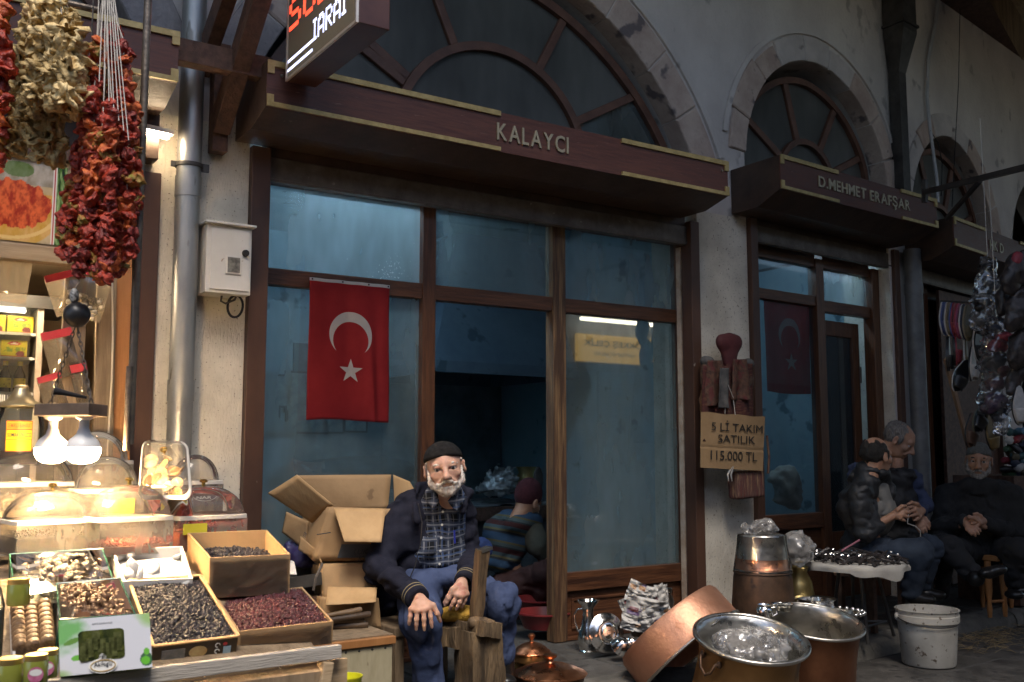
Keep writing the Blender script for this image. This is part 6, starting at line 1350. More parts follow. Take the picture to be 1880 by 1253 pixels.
MB().tube([(tl1.x-.05, hy+.18, 2.3), (hl1.x-.2, hy-.02, hz-.02)], .004, 6).build('cord', M_STRING, hd)
wb = thing('workbench', 'sooty masonry workbench at the back of the tinsmith shop', 'bench', (3.6, 1.9, .08)); bz = .74
M_ASH = mat('ashy_bench', (0.07, 0.075, 0.08), (0.22, 0.23, 0.24), rough=.9, scale=14, bump=.8, bscale=40)
mb = MB(); mb.grid(lambda u, v: (2.6+1.8*u, 1.55+.93*v, bz+.02*n1(u*6, v*6, 0, 2, 3)), 40, 20); mb.build('ash_top', M_ASH, wb, smooth=180); MB().box(2.6, 4.4, 1.56, 2.48, .08, bz-.06).build('base', M_SOOT, wb); MB().box(2.6, 4.4, 1.50, 1.555, bz-.10, bz-.01).build('front_edge', M_TIMBER, wb)
MB().box(2.65, 4.44, 2.47, 2.49, bz, 1.9).build('soot_panel', mat('smoked_blue_wall', (0.09, 0.135, 0.155), (0.21, 0.28, 0.31), rough=.85, scale=3, bump=.4), wb)
def blob_obj(name, label, cat, parts, h, m, noise=None, parent=None, group=None, smooth=180, relaxed=1):
    lo = np.min([np.array(p[0])-max(np.ravel(p[1]))-.05 for p in parts], 0); hi = np.max([np.array(p[0])+max(np.ravel(p[1]))+.05 for p in parts], 0); bl = Blob(lo, hi, h)
    for p in parts: bl.ell(p[0], p[1], k=p[2] if len(p) > 2 else .03)
    if noise: bl.noise(*noise)
    mb = MB(); bl.add_to(mb)
    if relaxed: relax(mb, relaxed)
    o = mb.build(name, m, parent, smooth=smooth)
    return tag(o, label, cat, group) if label else o
M_FOIL = mat('crumpled_foil', (0.5, 0.55, 0.58), (0.65, 0.68, 0.70), rough=.3, metal=.8, scale=20, bump=.8, bscale=60)
c = Y(920, 886, 1.75); blob_obj('foil_heap', 'heap of crumpled foil on the workbench', 'foil', [(c, (.13, .09, .09)), (c+Vector((.03, 0, .06)), (.07, .06, .06)), (c+Vector((-.08, 0, -.04)), (.09, .08, .05))], .012, M_FOIL, (.07, 26, 5), relaxed=0)
c = Y(968, 900, 1.72); t = thing('brass_pot', 'small brass pot on the workbench behind the worker', 'pot', c); MB().lathe([(0, 0), (.05, 0), (.075, .04), (.08, .09), (.065, .13), (.085, .17), (.08, .17), (.06, .13)], c, 24).build('body', mat('dull_brass', (0.35, 0.26, 0.10), (0.45, 0.35, 0.16), rough=.3, metal=.9, scale=12), t, smooth=60)
for k, (px, py_, w) in enumerate(((900, 905, .22), (960, 905, .2), (850, 900, .16))):
    c = Y(px, py_, 1.66); o = MB().beam(c-Vector((w/2, 0, 0)), c+Vector((w/2, .05, .02)), .03, .012).build('tongs', M_DARKMETAL); tag(o, ['flat iron bar lying before the foil heap', 'flat iron bar lying before the brass pot', 'flat iron bar lying left on the workbench'][k], 'iron bar', 'iron bars on the workbench')
c = D(988, 880, 6.6); tag(blob_obj('ladle', 'dark round ladle leaning beside the brass pot', 'ladle', [(c, (.04, .015, .085)), (c-Vector((0, 0, .12)), (.012, .01, .06))], .008, M_DARKMETAL), None)
c = D(880, 1000, 5.9); blob_obj('cloth_bundle', 'blue cloth bundle on the floor behind the old man', 'cloth', [(c, (.06, .05, .04)), (c+Vector((.02, 0, -.03)), (.06, .06, .04))], .012, mat('blue_cloth', (0.012, 0.03, 0.11), (0.02, 0.045, 0.16), rough=.8), (.03, 14, 4))
for px, py_, r, d, lab in ((985, 1098, .16, 6.0, 'red plastic basin farther back on the shop floor'), (988, 1122, .15, 5.6, 'red plastic basin nearer the door post')):
    c = D(px+10, py_, d); t = thing('basin', lab, 'basin', c-Vector((0, 0, .09)), 'red basins inside the door'); MB().lathe([(0, -.09), (r*.75, -.09), (r, 0), (r+.012, 0), (r+.012, -.008), (r-.008, -.004), (r*.74, -.08), (0, -.08)], c, 32).build('body', mat('dark_red_plastic', (0.16, 0.015, 0.02), (0.22, 0.03, 0.03), rough=.35), t, smooth=50)
M_FRAME = mat('picture_frame', (0.03, 0.03, 0.032), rough=.5); M_PIC = mat('faded_photo', (0.10, 0.15, 0.17), (0.28, 0.34, 0.35), rough=.3, scale=14)
for k, (px, py_, w, h) in enumerate(((505, 718, .17, .16), (545, 720, .12, .20), (495, 768, .10, .15), (548, 772, .13, .13), (583, 775, .12, .12), (612, 778, .11, .10), (652, 780, .13, .08))):
    c = Y(px, py_, 2.46); t = thing('picture_frame', 'framed picture dim behind the left pane, '+['upper left', 'upper right', 'lowest left', 'below the upper right one', 'centre of the lower row', 'right of centre in the lower row', 'farthest right under the flag'][k], 'picture', c-Vector((0, 0, h)), 'framed pictures on the blue wall'); w *= 1.5; h *= 1.5
    MB().box(c.x-w/2, c.x+w/2, 2.45, 2.475, c.z-h/2, c.z+h/2).build('frame', M_FRAME, t); MB().box(c.x-w/2+.015, c.x+w/2-.015, 2.446, 2.4495, c.z-h/2+.015, c.z+h/2-.015).build('photo', M_PIC, t)
c = Y(630, 870, 1.7); blob_obj('sofa', 'dark padded bench seat dim behind the left pane', 'sofa', [(c, (.42, .2, .10), .1), (c+Vector((.25, 0, .0)), (.3, .2, .10), .1), (c+Vector((-.3, 0, -.05)), (.2, .2, .09), .1)], .03, mat('dark_upholstery', (0.03, 0.045, 0.055), (0.06, 0.08, 0.09), rough=.8))
# the lamp that lights the room from its left end
rl = thing('room_lamp', 'cool fluorescent tube high in the tinsmith shop', 'lamp', (2.1, .5, 2.6), 'fluorescent tubes inside the shops')
MB().box(1.55, 2.45, .47, .53, 2.655, 2.70).build('lamp_body', M_SHELF, rl); MB().tube([(1.57, .5, 2.635), (2.43, .5, 2.635)], .018, 12).build('tube', mat('cool_tube_glow', (1, 1, 1), emit=(0.50, 0.76, 1.0), estr=92), rl, smooth=60)

rl2 = thing('room_lamp', 'cool fluorescent tube high in the second shop', 'lamp', B(5.6, .5, 2.6), 'fluorescent tubes inside the shops')
MB().box(5.0, 6.2, .55, .61, 2.655, 2.70).build('lamp_body', M_SHELF, rl2); MB().tube([(5.02, .58, 2.635), (6.18, .58, 2.635)], .018, 12).build('tube', mat('cool_tube_glow_dim', (1, 1, 1), emit=(0.50, 0.76, 1.0), estr=24), rl2, smooth=60)

# ================================================================== copper and tin ware
M_COPPER = mat('copper', (0.55, 0.22, 0.11), (0.68, 0.32, 0.17), rough=.32, metal=1.0, scale=7, spot=(0.34, 0.13, 0.07), spot_scale=9, spot_at=.66, bump=.3, bscale=34, rvar=.1)
M_COPPERMAT = mat('scrubbed_copper', (0.46, 0.23, 0.145), (0.60, 0.33, 0.22), rough=.5, metal=.85, scale=6, bump=.15, bscale=60, spot=(0.36, 0.17, 0.1), spot_scale=10, spot_at=.68)
M_OLDCOPPER = mat('tarnished_copper', (0.065, 0.042, 0.03), (0.15, 0.085, 0.052), rough=.5, metal=.65, scale=7, bump=.25, bscale=30, spot=(0.05, 0.035, 0.03), spot_scale=8, spot_at=.6)
M_BRASSY = mat('patinated_copper', (0.30, 0.17, 0.07), (0.45, 0.25, 0.10), rough=.42, metal=.85, scale=5, stretch=(1, 1, .5), bump=.2, bscale=24, spot=(0.14, 0.08, 0.04), spot_scale=5, spot_at=.58)
M_TIN = mat('polished_tin', (0.72, 0.71, 0.68), (0.82, 0.81, 0.78), rough=.18, metal=1.0, scale=12, bump=.14, bscale=45, rvar=.08)
M_TINDULL = mat('dull_tin', (0.42, 0.40, 0.36), (0.58, 0.55, 0.50), rough=.34, metal=1.0, scale=7, bump=.3, bscale=30, rvar=.12)
def lath(t, name, prof, o, m, ax=None, n=56, smooth=50): return MB().lathe(prof, o, n, axis=ax).build(name, m, t, smooth=smooth)
def img_axis(right, upv, toward=0.0):
    """a direction given as seen in the picture: right, up, towards the camera"""
    v = Vector(_rt)*right+Vector(_up)*upv-Vector(_fw)*toward; return v.normalized()
# lidded copper pots on the pavement
for (px, py_, d, r, lab) in ((1010, 1236, 4.42, .158, 'round copper pot with domed lid nearest the camera, beside the chopping block'), (976, 1197, 4.72, .088, 'smaller copper pot with a shiny lid behind the big lidded one')):
    c = D(px, py_, d); t = thing('copper_pot', lab, 'pot', (c.x, c.y, .083), 'lidded copper pots'); zb = .083-c.z
    lath(t, 'body', [(0, zb), (r*.82, zb), (r*.95, zb*.5), (r*.97, -.004)], c, M_OLDCOPPER if r > .1 else M_BRASSY)
    ld = lath(t, 'lid', [(r*1.03, -.006), (r*1.05, 0), (r*1.0, .006), (r*.86, .012), (r*.80, .02), (r*.5, .036), (r*.22, .044), (r*.14, .046)], c, M_COPPER); lath(t, 'knob', [(r*.14, .044), (r*.10, .052), (r*.10, .060), (r*.19, .070), (r*.20, .078), (r*.12, .085), (0, .086)], c, M_COPPER)
c = D(938, 1236, 4.55); t = thing('tin_pot', 'dark shiny pot tucked under the copper lids by the block', 'pot', (c.x, c.y, .083)); lath(t, 'body', [(0, .083-c.z), (.10, .083-c.z), (.105, -.03), (.10, .02), (.09, .03), (.07, .032)], c, mat('smoky_tin', (0.22, 0.18, 0.13), (0.35, 0.29, 0.2), rough=.2, metal=1, scale=8))
# ewer
c = Z(1080, 1197, .083); t = thing('ewer', 'polished tin ewer with a flared mouth and curved handle', 'ewer', c)
lath(t, 'body', [(0, 0), (.050, 0), (.052, .006), (.046, .012), (.050, .03), (.055, .06), (.052, .095), (.040, .13), (.030, .17), (.028, .20), (.031, .215), (.030, .222), (.040, .235), (.056, .255), (.060, .262), (.056, .262), (.036, .238), (.026, .22)], c, M_TIN)
s = -Vector(_rt); MB().tube([c+s*.030+Vector((0, 0, .218)), c+s*.055+Vector((0, 0, .215)), c+s*.070+Vector((0, 0, .19)), c+s*.068+Vector((0, 0, .15)), c+s*.058+Vector((0, 0, .12)), c+s*.048+Vector((0, 0, .10))], .005, 8).build('handle', M_TIN, t, smooth=60)
c = D(1114, 1162, 5.02); ax = img_axis(.42, .28, 1.0); t = thing('pot_lid', 'round polished tin lid with rings leaning on the ewer', 'lid', c-Vector((0, 0, .09)))
lath(t, 'disc', [(0, .030), (.008, .030), (.012, .022), (.030, .020), (.034, .024), (.038, .020), (.052, .018), (.056, .022), (.060, .016), (.078, .008), (.094, .0), (.098, -.003), (.098, -.006), (.090, -.004), (0, .006)], c, M_TIN, ax)
c = D(1140, 1187, 4.92); ax = img_axis(.35, .65, .6); t = thing('bowl', 'small polished tin bowl lying before the ringed lid', 'bowl', c-Vector((0, 0, .05))); lath(t, 'body', [(0, .045), (.012, .045), (.020, .040), (.042, .022), (.050, 0), (.053, -.003), (.050, -.004), (.040, .016), (0, .036)], c, M_TIN, ax)
c = D(1160, 1180, 4.98); t = thing('bowl', 'second small tin bowl between the ringed lid and the copper pan', 'bowl', c-Vector((0, 0, .05))); lath(t, 'body', [(0, .03), (.02, .028), (.032, .012), (.036, 0), (.032, .001), (0, .024)], c, M_TIN, img_axis(.2, .8, .4))
# newspaper bundle
M_NEWS = attr_mat('newsprint', rough=.8)
nb = thing('newspaper_bundle', 'crumpled newspaper wrapped round a pot against the panelled base', 'newspaper', D(1188, 1168, 5.15))
def news_col(seed):
    def f(U, V):
        rng = np.random.default_rng(seed); c = np.tile(np.array([0.52, 0.50, 0.47]), (len(U), 1)); ln = (np.sin(V*150) > .4) & (np.abs(np.sin(U*9+seed)) > .25); c[ln] = [0.41, 0.40, 0.38]
        for _ in range(3):
            u0, v0, w, h = rng.uniform(0, .8), rng.uniform(0, .8), rng.uniform(.12, .35), rng.uniform(.12, .3); k = (U > u0) & (U < u0+w) & (V > v0) & (V < v0+h); base = np.array([[0.16, 0.12, 0.2], [0.35, 0.2, 0.1], [0.2, 0.08, 0.09], [0.12, 0.16, 0.2]][rng.integers(4)]); n = fbm(np.stack([U*9, V*9, U*0+seed], -1), 2, seed, 3); c[k] = np.clip(base+.35*n[k, None], .03, .6)
        return c
    return f
def sheet(t, px, py_, d, w, h, rotdeg, seed, tilt=(0, 0, 1), amp=.016, name='sheet'):
    c = D(px, py_, d); a = R(rotdeg); xd = Vector(_rt)*math.cos(a)+Vector(_up)*math.sin(a); zd = -Vector(_rt)*math.sin(a)+Vector(_up)*math.cos(a); o = -Vector(_fw)
    def P(u, v):
        m1_ = n1(u*2.2, v*2.2, 0, .9, seed); n2 = abs(n1(u*2.2, v*2.2, 0, 1.5, seed+5)); return c+xd*((u-.5)*w+.25*amp*m1_)+zd*((v-.5)*h+.3*amp*n2)+o*(amp*(m1_*1.6+n2*1.8)-1.8*w*((u-.5)**2)*.35)
    sheet_print(26, 26, P, news_col(seed)).build(name, M_NEWS, t, smooth=35)
for (px, py_, d, w, h, r_, sd) in ((1178, 1092, 5.12, .15, .11, -22, 1), (1200, 1105, 5.16, .15, .15, 18, 2), (1185, 1120, 5.07, .20, .12, -10, 3), (1160, 1118, 5.10, .10, .13, 25, 4), (1205, 1130, 5.03, .14, .10, 8, 5), (1170, 1146, 4.99, .16, .08, -8, 6), (1202, 1150, 4.96, .13, .09, 20, 7), (1215, 1095, 5.20, .07, .12, 5, 8)): sheet(nb, px, py_, d, w, h, r_, sd)
c = D(1190, 1130, 5.22); lath(nb, 'pot', [(0, -.10), (.09, -.10), (.11, 0), (.10, .08), (.105, .09)], c, M_OLDCOPPER)
c = D(1222, 1098, 5.25); t = thing('tin_pot', 'dented tin pot peeking out behind the newspaper', 'pot', c-Vector((0, 0, .07))); lath(t, 'body', [(0, -.07), (.03, -.07), (.045, -.02), (.03, .02), (.036, .05), (.03, .05)], c, M_TINDULL)
# leaning copper pan
c = D(1248, 1172, 4.62); ax = img_axis(.62, -.72, .46); t = thing('copper_pan', 'broad shallow copper pan leaning upside down on the pavement', 'pan', c-Vector((0, 0, .25)))
r = .285; hgt = .155
lath(t, 'wall', [(0, -hgt/2-.02), (r*.7, -hgt/2-.018), (r*.95, -hgt/2-.008), (r*.985, -hgt/2+.012), (r, hgt/2), (r-.008, hgt/2), (r*.96, -hgt/2+.016), (0, -hgt/2)], c, M_COPPERMAT, ax, 72); MB().tube([c+ax*(hgt/2)+(Vector(_rt)*0) for _ in (0, 1)], .001, 3).v
e1 = ax.orthogonal().normalized(); e2 = ax.cross(e1); MB().tube([c+ax*hgt/2+(e1*math.cos(q)+e2*math.sin(q))*r for q in [2*math.pi*k/64 for k in range(64)]], .007, 8, closed=True).build('rim', M_TINDULL, t, smooth=60)
def cauldron(label, px, py_, d, r, ax, prof, mo, mi, handles=(), rimr=.008, grp='big cauldrons on the street'):
    c = D(px, py_, d); t = thing('cauldron', label, 'cauldron', c-ax*prof[-1][1]*-1, grp); lath(t, 'body', [(q*r, h) for q, h in prof], c, mo, ax, 72)
    lath(t, 'lining', [(q*r-.006, h+(.006 if i == len(prof)-1 else 0)) for i, (q, h) in enumerate(prof)], c, mi, ax, 72)
    e1 = ax.orthogonal().normalized(); e2 = ax.cross(e1); MB().tube([c+(e1*math.cos(q)+e2*math.sin(q))*r*prof[0][0] for q in [2*math.pi*k/72 for k in range(72)]], rimr, 8, closed=True).build('rim', M_TIN if mi is M_TIN else M_TINDULL, t, smooth=60)
    f = (Vector(CAM_LOC)-c); f = (f-ax*f.dot(ax)).normalized(); sd = ax.cross(f).normalized()
    for ang_, hh in handles:
        n_ = (f*math.cos(ang_)+sd*math.sin(ang_)); tg = ax.cross(n_); rr_ = r*.9; p = c+n_*(rr_)+ax*hh
        MB().tube([p+tg*.05+n_*.0, p+tg*.045+n_*.022, p+tg*.03+n_*.03-ax*.04, p+n_*.03-ax*.062, p-tg*.03+n_*.03-ax*.04, p-tg*.045+n_*.022, p-tg*.05], .0065, 8).build('handle', M_OLDCOPPER, t, smooth=60)
        for s_ in (-1, 1): MB().ball(p+tg*.05*s_+n_*.006, (.012, .012, .016), 10, 8).build('rivet', M_OLDCOPPER, t, smooth=60)
    return t, c
ax1 = img_axis(.07, .95, .14); prof1 = [(1.0, 0), (.95, -.012), (.90, -.04), (.88, -.10), (.92, -.20), (.96, -.27), (.80, -.30), (0, -.31)]
tC, cC = cauldron('open copper cauldron with a tin lining holding a crumpled clear bag', 1379, 1172, 4.2, .236, ax1, prof1, M_BRASSY, mat('worn_tin', (0.50, 0.49, 0.46), (0.66, 0.65, 0.62), rough=.30, metal=1.0, scale=7, bump=.35, bscale=26, rvar=.12), [(-.75, -.055), (2.2, -.055)], .010)
ax2 = img_axis(.07, .95, .10)
cauldron('open copper cauldron with a dull grey lining behind the one with the bag', 1495, 1141, 4.72, .226, ax2, [(1.0, 0), (.96, -.012), (.93, -.04), (.92, -.14), (.95, -.24), (.94, -.27), (0, -.28)], mat('dark_red_copper', (0.18, 0.075, 0.04), (0.28, 0.12, 0.06), rough=.4, metal=.8, scale=5, bump=.2, bscale=30), M_TINDULL)
M_BAG = glass_mat('crumpled_clear_bag', (0.97, 0.97, 0.97), (0.66, 0.63, 0.61), 0.50, rough=.14, spec_blend=.09, streak=False, scale=9)
M_BAGW = glass_mat('white_thin_bag', (0.9, 0.9, 0.9), (0.66, 0.63, 0.60), 0.80, rough=.25, spec_blend=.07, streak=False, scale=9)
def bag(name, label, parts, h, m, noise, grp=None):
    o = blob_obj(name, label, 'plastic bag', parts, h, m, noise, group=grp or 'crumpled plastic bags', relaxed=0, smooth=40); return o
c = cC-ax1*.045; bag('plastic_bag', 'crumpled clear plastic bag stuffed in the open cauldron', [(c, (.15, .13, .055), .05), (c+Vector(_rt)*-.07+Vector((0, 0, .02)), (.08, .08, .05), .04), (c+Vector(_rt)*.07+Vector((0, 0, -.01)), (.09, .08, .05), .04)], .010, M_BAG, (.055, 17, 6))
# small bright tin vessels between the cauldrons and the table
for (px, py_, d, r, h, m, lab) in ((1497, 1102, 5.22, .095, .085, M_TIN, 'polished tin pan between the cauldron and the round table'), (1532, 1126, 5.14, .13, .03, M_TIN, 'polished scalloped tin tray behind the grey cauldron'), (1403, 1116, 4.85, .042, .06, M_TIN, 'little round tin jug behind the cauldron with the bag'), (1436, 1112, 4.9, .05, .025, M_TIN, 'small tin dish beside the little round jug')):
    c = D(px, py_, d); t = thing('tin_vessel', lab, 'tin vessel', c-Vector((0, 0, h)), 'small tin vessels')
    if r == .042: lath(t, 'body', [(0, -.06), (.02, -.06), (.042, -.03), (.040, -.008), (.028, .006), (.034, .016), (.030, .016), (.024, .004)], c, m); MB().tube([c+Vector(_rt)*.035, c+Vector(_rt)*.06+Vector((0, 0, .005)), c+Vector(_rt)*.062-Vector((0, 0, .03)), c+Vector(_rt)*.04-Vector((0, 0, .04))], .004, 6).build('handle', m, t, smooth=60)
    else: lath(t, 'body', [(0, -h), (r*.85, -h), (r*.95, -h*.5), (r, 0), (r*1.12, .006), (r*1.12, .010), (r*.97, .004), (r*.9, -h*.6), (0, -h*.9)], c, m)
    if r == .13:
        for k in range(26): a = 2*math.pi*k/26; MB().ball(c+Vector((math.cos(a)*r*1.13, math.sin(a)*r*1.13, .008)), .011, 8, 6).build('scallop', m, t, smooth=60)
# stacked pots by the pier
c = D(1400, 1052, 5.18); t = thing('cauldron', 'tarnished flared cauldron standing upside down by the white pier', 'cauldron', (c.x, c.y, .083), 'big cauldrons on the street'); zb = .083-c.z
lath(t, 'body', [(.185, zb), (.172, zb+.03), (.162, zb*.45), (.150, -.02), (.146, 0), (.152, .004), (.150, .010), (0, .010)], c, M_OLDCOPPER)
t = thing('tin_pot', 'tin pot with a copper base wrapped in film on the tarnished cauldron', 'pot', c+Vector((0, 0, .012))); lath(t, 'copper_base', [(0, .012), (.142, .012), (.143, .020), (.134, .03), (.128, .075)], c, M_COPPER); lath(t, 'body', [(.128, .0755), (.122, .13), (.117, .185), (.121, .190), (.118, .196), (0, .196)], c, M_TINDULL); lath(t, 'lip', [(.143, .010), (.151, .014), (.151, .018), (.143, .022)], c, M_TIN)
fm = MB(); fm.lathe([(.150, .012), (.143, .07), (.132, .14), (.126, .195), (.09, .203)], c, 48); V = np.array(fm.v); n_ = fbm(V, 26, 3, 3); V += (V-np.array(c))*np.array([1, 1, 0])*(.10*n_[:, None]); fm.v = [tuple(p) for p in V]; tag(fm.build('film_wrap', M_FILM, smooth=60), 'clear film wrapped round the stacked tin pot', 'cling film', 'cling film on the pots')
q = c+Vector((-.01, 0, .225)); bag('plastic_bag', 'crumpled clear bag lying on top of the stacked tin pot', [(q, (.09, .07, .028), .03), (q+Vector((.05, 0, .012)), (.05, .05, .03), .03), (q+Vector((-.05, -.02, .0)), (.045, .05, .024), .03)], .008, M_BAG, (.045, 24, 7))
q = D(1460, 1005, 5.35); bag('plastic_bag', 'white plastic bag slumped beside the stacked pot', [(q, (.08, .07, .07), .04), (q+Vector((.05, 0, .03)), (.05, .05, .05), .04), (q+Vector((.07, 0, -.05)), (.06, .05, .05), .04)], .010, M_BAGW, (.05, 18, 8))
q = D(1467, 1075, 5.4); t = thing('brass_pot', 'dim brass pot beneath the white plastic bag', 'pot', q-Vector((0, 0, .15))); lath(t, 'body', [(0, -.16), (.06, -.16), (.085, -.08), (.07, .02), (.045, .07), (.055, .10)], q, mat('dull_brass', (0.35, 0.26, 0.1)))
# ------------------------------------------------------------------ chopping block with the raised stake, stool
M_BLOCK = mat('weathered_block', (0.055, 0.036, 0.02), (0.27, 0.18, 0.095), rough=.85, scale=4, stretch=(6, 6, .55), bump=.9, bscale=22, mixlo=.36, mixhi=.68, bdist=.02); M_STAKE = mat('worn_stake', (0.06, 0.038, 0.022), (0.24, 0.155, 0.08), rough=.7, scale=4, stretch=(7, 7, .4), bump=.8, bscale=22)
def rough_beam(t, name, a, b, w, h, m, seed=0, amp=.012, up=(0, 1, 0), taper=1.0, n=14, k=5):
    a, b = Vector(a), Vector(b); d = (b-a); L_ = d.length; d.normalize(); sx = d.cross(Vector(up)).normalized(); sz = sx.cross(d); mb = MB(); ring = []
    base = []
    for i in range(4*k):
        e, f_ = divmod(i, k); f_ = f_/k; cs = [(-1, -1), (1, -1), (1, 1), (-1, 1)]; p, q = cs[e], cs[(e+1) % 4]; x_, y_ = p[0]+(q[0]-p[0])*f_, p[1]+(q[1]-p[1])*f_; rn = max(abs(x_), abs(y_)); l2 = math.hypot(x_, y_); g = .82+.18/l2*1.0 if l2 > 1.15 else 1.0; base.append((x_*g, y_*g))
    for j in range(n+1):
        t_ = j/n; s_ = 1+(taper-1)*t_
        for x_, y_ in base:
            p = a+d*L_*t_+sx*x_*w/2*s_+sz*y_*h/2*s_; nn = n1(p.x*18, p.y*18, p.z*5, 1.0, seed); mb.v.append(tuple(p+(sx*x_+sz*y_)*amp*nn*1.6))
    m_ = 4*k
    for j in range(n):
        for i in range(m_): mb.f.append((j*m_+i, j*m_+(i+1) % m_, (j+1)*m_+(i+1) % m_, (j+1)*m_+i)); mb.mi.append(0)
    mb.f += [tuple(range(m_-1, -1, -1)), tuple(n*m_+i for i in range(m_))]; mb.mi += [0, 0]; return mb.build(name, m, t, smooth=45, fix=True)
cb0 = D(878, 1150, 4.12); bk = thing('wooden_block', 'weathered wooden work block with an upright stake in front of the old man', 'block', (cb0.x, cb0.y, .083))
top = cb0.copy(); bz = top.z
rough_beam(bk, 'trunk', (cb0.x, cb0.y, .083), (cb0.x, cb0.y, bz-.012), .15, .16, M_BLOCK, 3, .018)
rough_beam(bk, 'top_slab', D(815, 1141, 4.22), D(893, 1158, 4.06), .085, .05, M_BLOCK, 5, .010, up=(0, 0, 1)); rough_beam(bk, 'cross_piece', D(812, 1166, 4.16), D(848, 1172, 4.10), .075, .085, M_BLOCK, 7, .012, up=(0, 0, 1)); rough_beam(bk, 'cross_piece', D(882, 1155, 4.02), D(912, 1158, 4.10), .05, .06, M_BLOCK, 8, .008, up=(0, 0, 1))
rough_beam(bk, 'stake', D(872, 1141, 4.10), D(886, 1010, 4.10), .040, .045, M_STAKE, 11, .006, taper=1.22); MB().beam(D(889, 1012, 4.10)+Vector((-.026, 0, .0)), D(889, 1010, 4.10)+Vector((.026, 0, .008)), .05, .012).build('steel_cap', M_TINDULL, bk)
bk2 = blob_obj('stake_foot', None, None, [(D(873, 1142, 4.07), (.035, .03, .02)), (D(895, 1145, 4.06), (.03, .02, .014))], .007, M_STAKE, (.02, 30, 4), parent=bk)
q = D(843, 1128, 4.16); cu = blob_obj('cushion', 'mustard yellow pad lying on the wooden block', 'pad', [(q+Vector(_rt)*x_, (.035, .05, .022), .03) for x_ in (-.055, -.03, 0, .03, .05)], .006, mat('mustard_cloth', (0.36, 0.20, 0.02), (0.52, 0.31, 0.05), rough=.9, scale=60, bump=.6, bscale=160), (.012, 40, 2))
sto = thing('stool', 'low wooden stool under the old man', 'stool', (2.12, -.5, .083))
MB().box(1.90, 2.34, -.66, -.30, .36, .40).build('seat', M_OLDWOOD, sto, bev=.006)
for x_, y_ in ((1.93, -.63), (2.31, -.63), (1.93, -.33), (2.31, -.33)): MB().beam((x_, y_, .083), (x_, y_, .36), .04, .04).build('leg', M_OLDWOOD, sto)
# ------------------------------------------------------------------ round table with clutter
tc0 = D(1567, 1031, 5.5); t = thing('round_table', 'small round table on thin metal legs covered with a ragged white sheet', 'table', (tc0.x, tc0.y, .083)); rT = .275
lath(t, 'top', [(0, -.012), (rT, -.012), (rT+.004, -.006), (rT, 0), (0, 0)], tc0, mat('table_board', (0.5, 0.48, 0.45), rough=.6))
mb = MB(); n_ = 64
for j, (rr_, zz) in enumerate(((0, .004), (rT, .004), (rT+.012, -.006), (rT+.014, -.03), (rT+.012, -.05))):
    for i in range(n_):
        a = 2*math.pi*i/n_; w_ = .35+.65*max(0, math.sin(3*a+1)+.5*math.sin(7*a)); z_ = zz if j < 3 else -.012+(zz+.012)*w_*(1.6 if j == 4 else 1); mb.v.append((tc0.x+(rr_+.006*math.sin(11*a)*(j > 2))*math.cos(a), tc0.y+(rr_+.006*math.sin(11*a)*(j > 2))*math.sin(a), tc0.z+z_))
for j in range(4):
    for i in range(n_): mb.f.append((j*n_+i, j*n_+(i+1) % n_, (j+1)*n_+(i+1) % n_, (j+1)*n_+i)); mb.mi.append(0)
tag(mb.build('table_cover', mat('grubby_white_sheet', (0.30, 0.285, 0.26), (0.42, 0.40, 0.36), rough=.8, scale=8), smooth=60), 'ragged white sheet over the little round table', 'table cover')
feet = [D(1592, 1146, 5.38), D(1640, 1136, 5.62), D(1524, 1106, 5.6), D(1566, 1118, 5.75)]
for q in feet:
    up_ = tc0+(Vector((q.x, q.y, tc0.z))-tc0)*.55; MB().tube([(q.x, q.y, .083), (up_.x, up_.y, tc0.z-.012)], .010, 8).build('leg', M_DARKMETAL, t, smooth=60)
for i in range(4):
    a, b = feet[i], feet[(i+2) % 4]
for i, j in ((0, 3), (1, 2), (0, 1), (2, 3)):
    a = Vector((feet[i].x, feet[i].y, .083)).lerp(Vector((tc0.x, tc0.y, tc0.z)), .2); b = Vector((feet[j].x, feet[j].y, .083)).lerp(Vector((tc0.x, tc0.y, tc0.z)), .2); MB().tube([a, b], .007, 6).build('brace', M_DARKMETAL, t)
M_LEATHER = mat('black_straps', (0.012, 0.011, 0.012), (0.05, 0.04, 0.038), rough=.35, scale=40, bump=.3)
rng = np.random.default_rng(8); mb = MB()
for k in range(170):
    a = rng.uniform(0, 6.28); r_ = rT*.93*math.sqrt(rng.random()); p = Vector((tc0.x+r_*math.cos(a), tc0.y+r_*math.sin(a), tc0.z+.012+.035*(1-(r_/rT)**2)*rng.random()+.004)); th = rng.uniform(0, 6.28); L_ = rng.uniform(.02, .06); dv = Vector((math.cos(th), math.sin(th), rng.normal()*.25)); mb.tube([p-dv*L_, p-dv*L_*.3+Vector((0, 0, rng.uniform(0, .015))), p+dv*L_*.4+Vector((0, 0, rng.uniform(0, .012))), p+dv*L_], rng.uniform(.004, .009), 5)
tag(mb.build('strap_heap', M_LEATHER, smooth=60), 'heap of black straps and tools spread on the round table', 'straps', kind='stuff')
mb = MB()
for k in range(26):
    a = rng.uniform(0, 6.28); r_ = rT*.9*math.sqrt(rng.random()); p = Vector((tc0.x+r_*math.cos(a), tc0.y+r_*math.sin(a), tc0.z+.04+.01*rng.random())); q = rng.uniform(.006, .012); mb.tube([p+Vector((q*math.cos(s_), q*.7*math.sin(s_), .3*q*math.sin(s_))) for s_ in [2*math.pi*i/10 for i in range(10)]], .0017, 4, closed=True)
tag(mb.build('buckle_heap', M_TIN, smooth=60), 'bright metal buckles scattered among the black straps', 'buckles', kind='stuff')
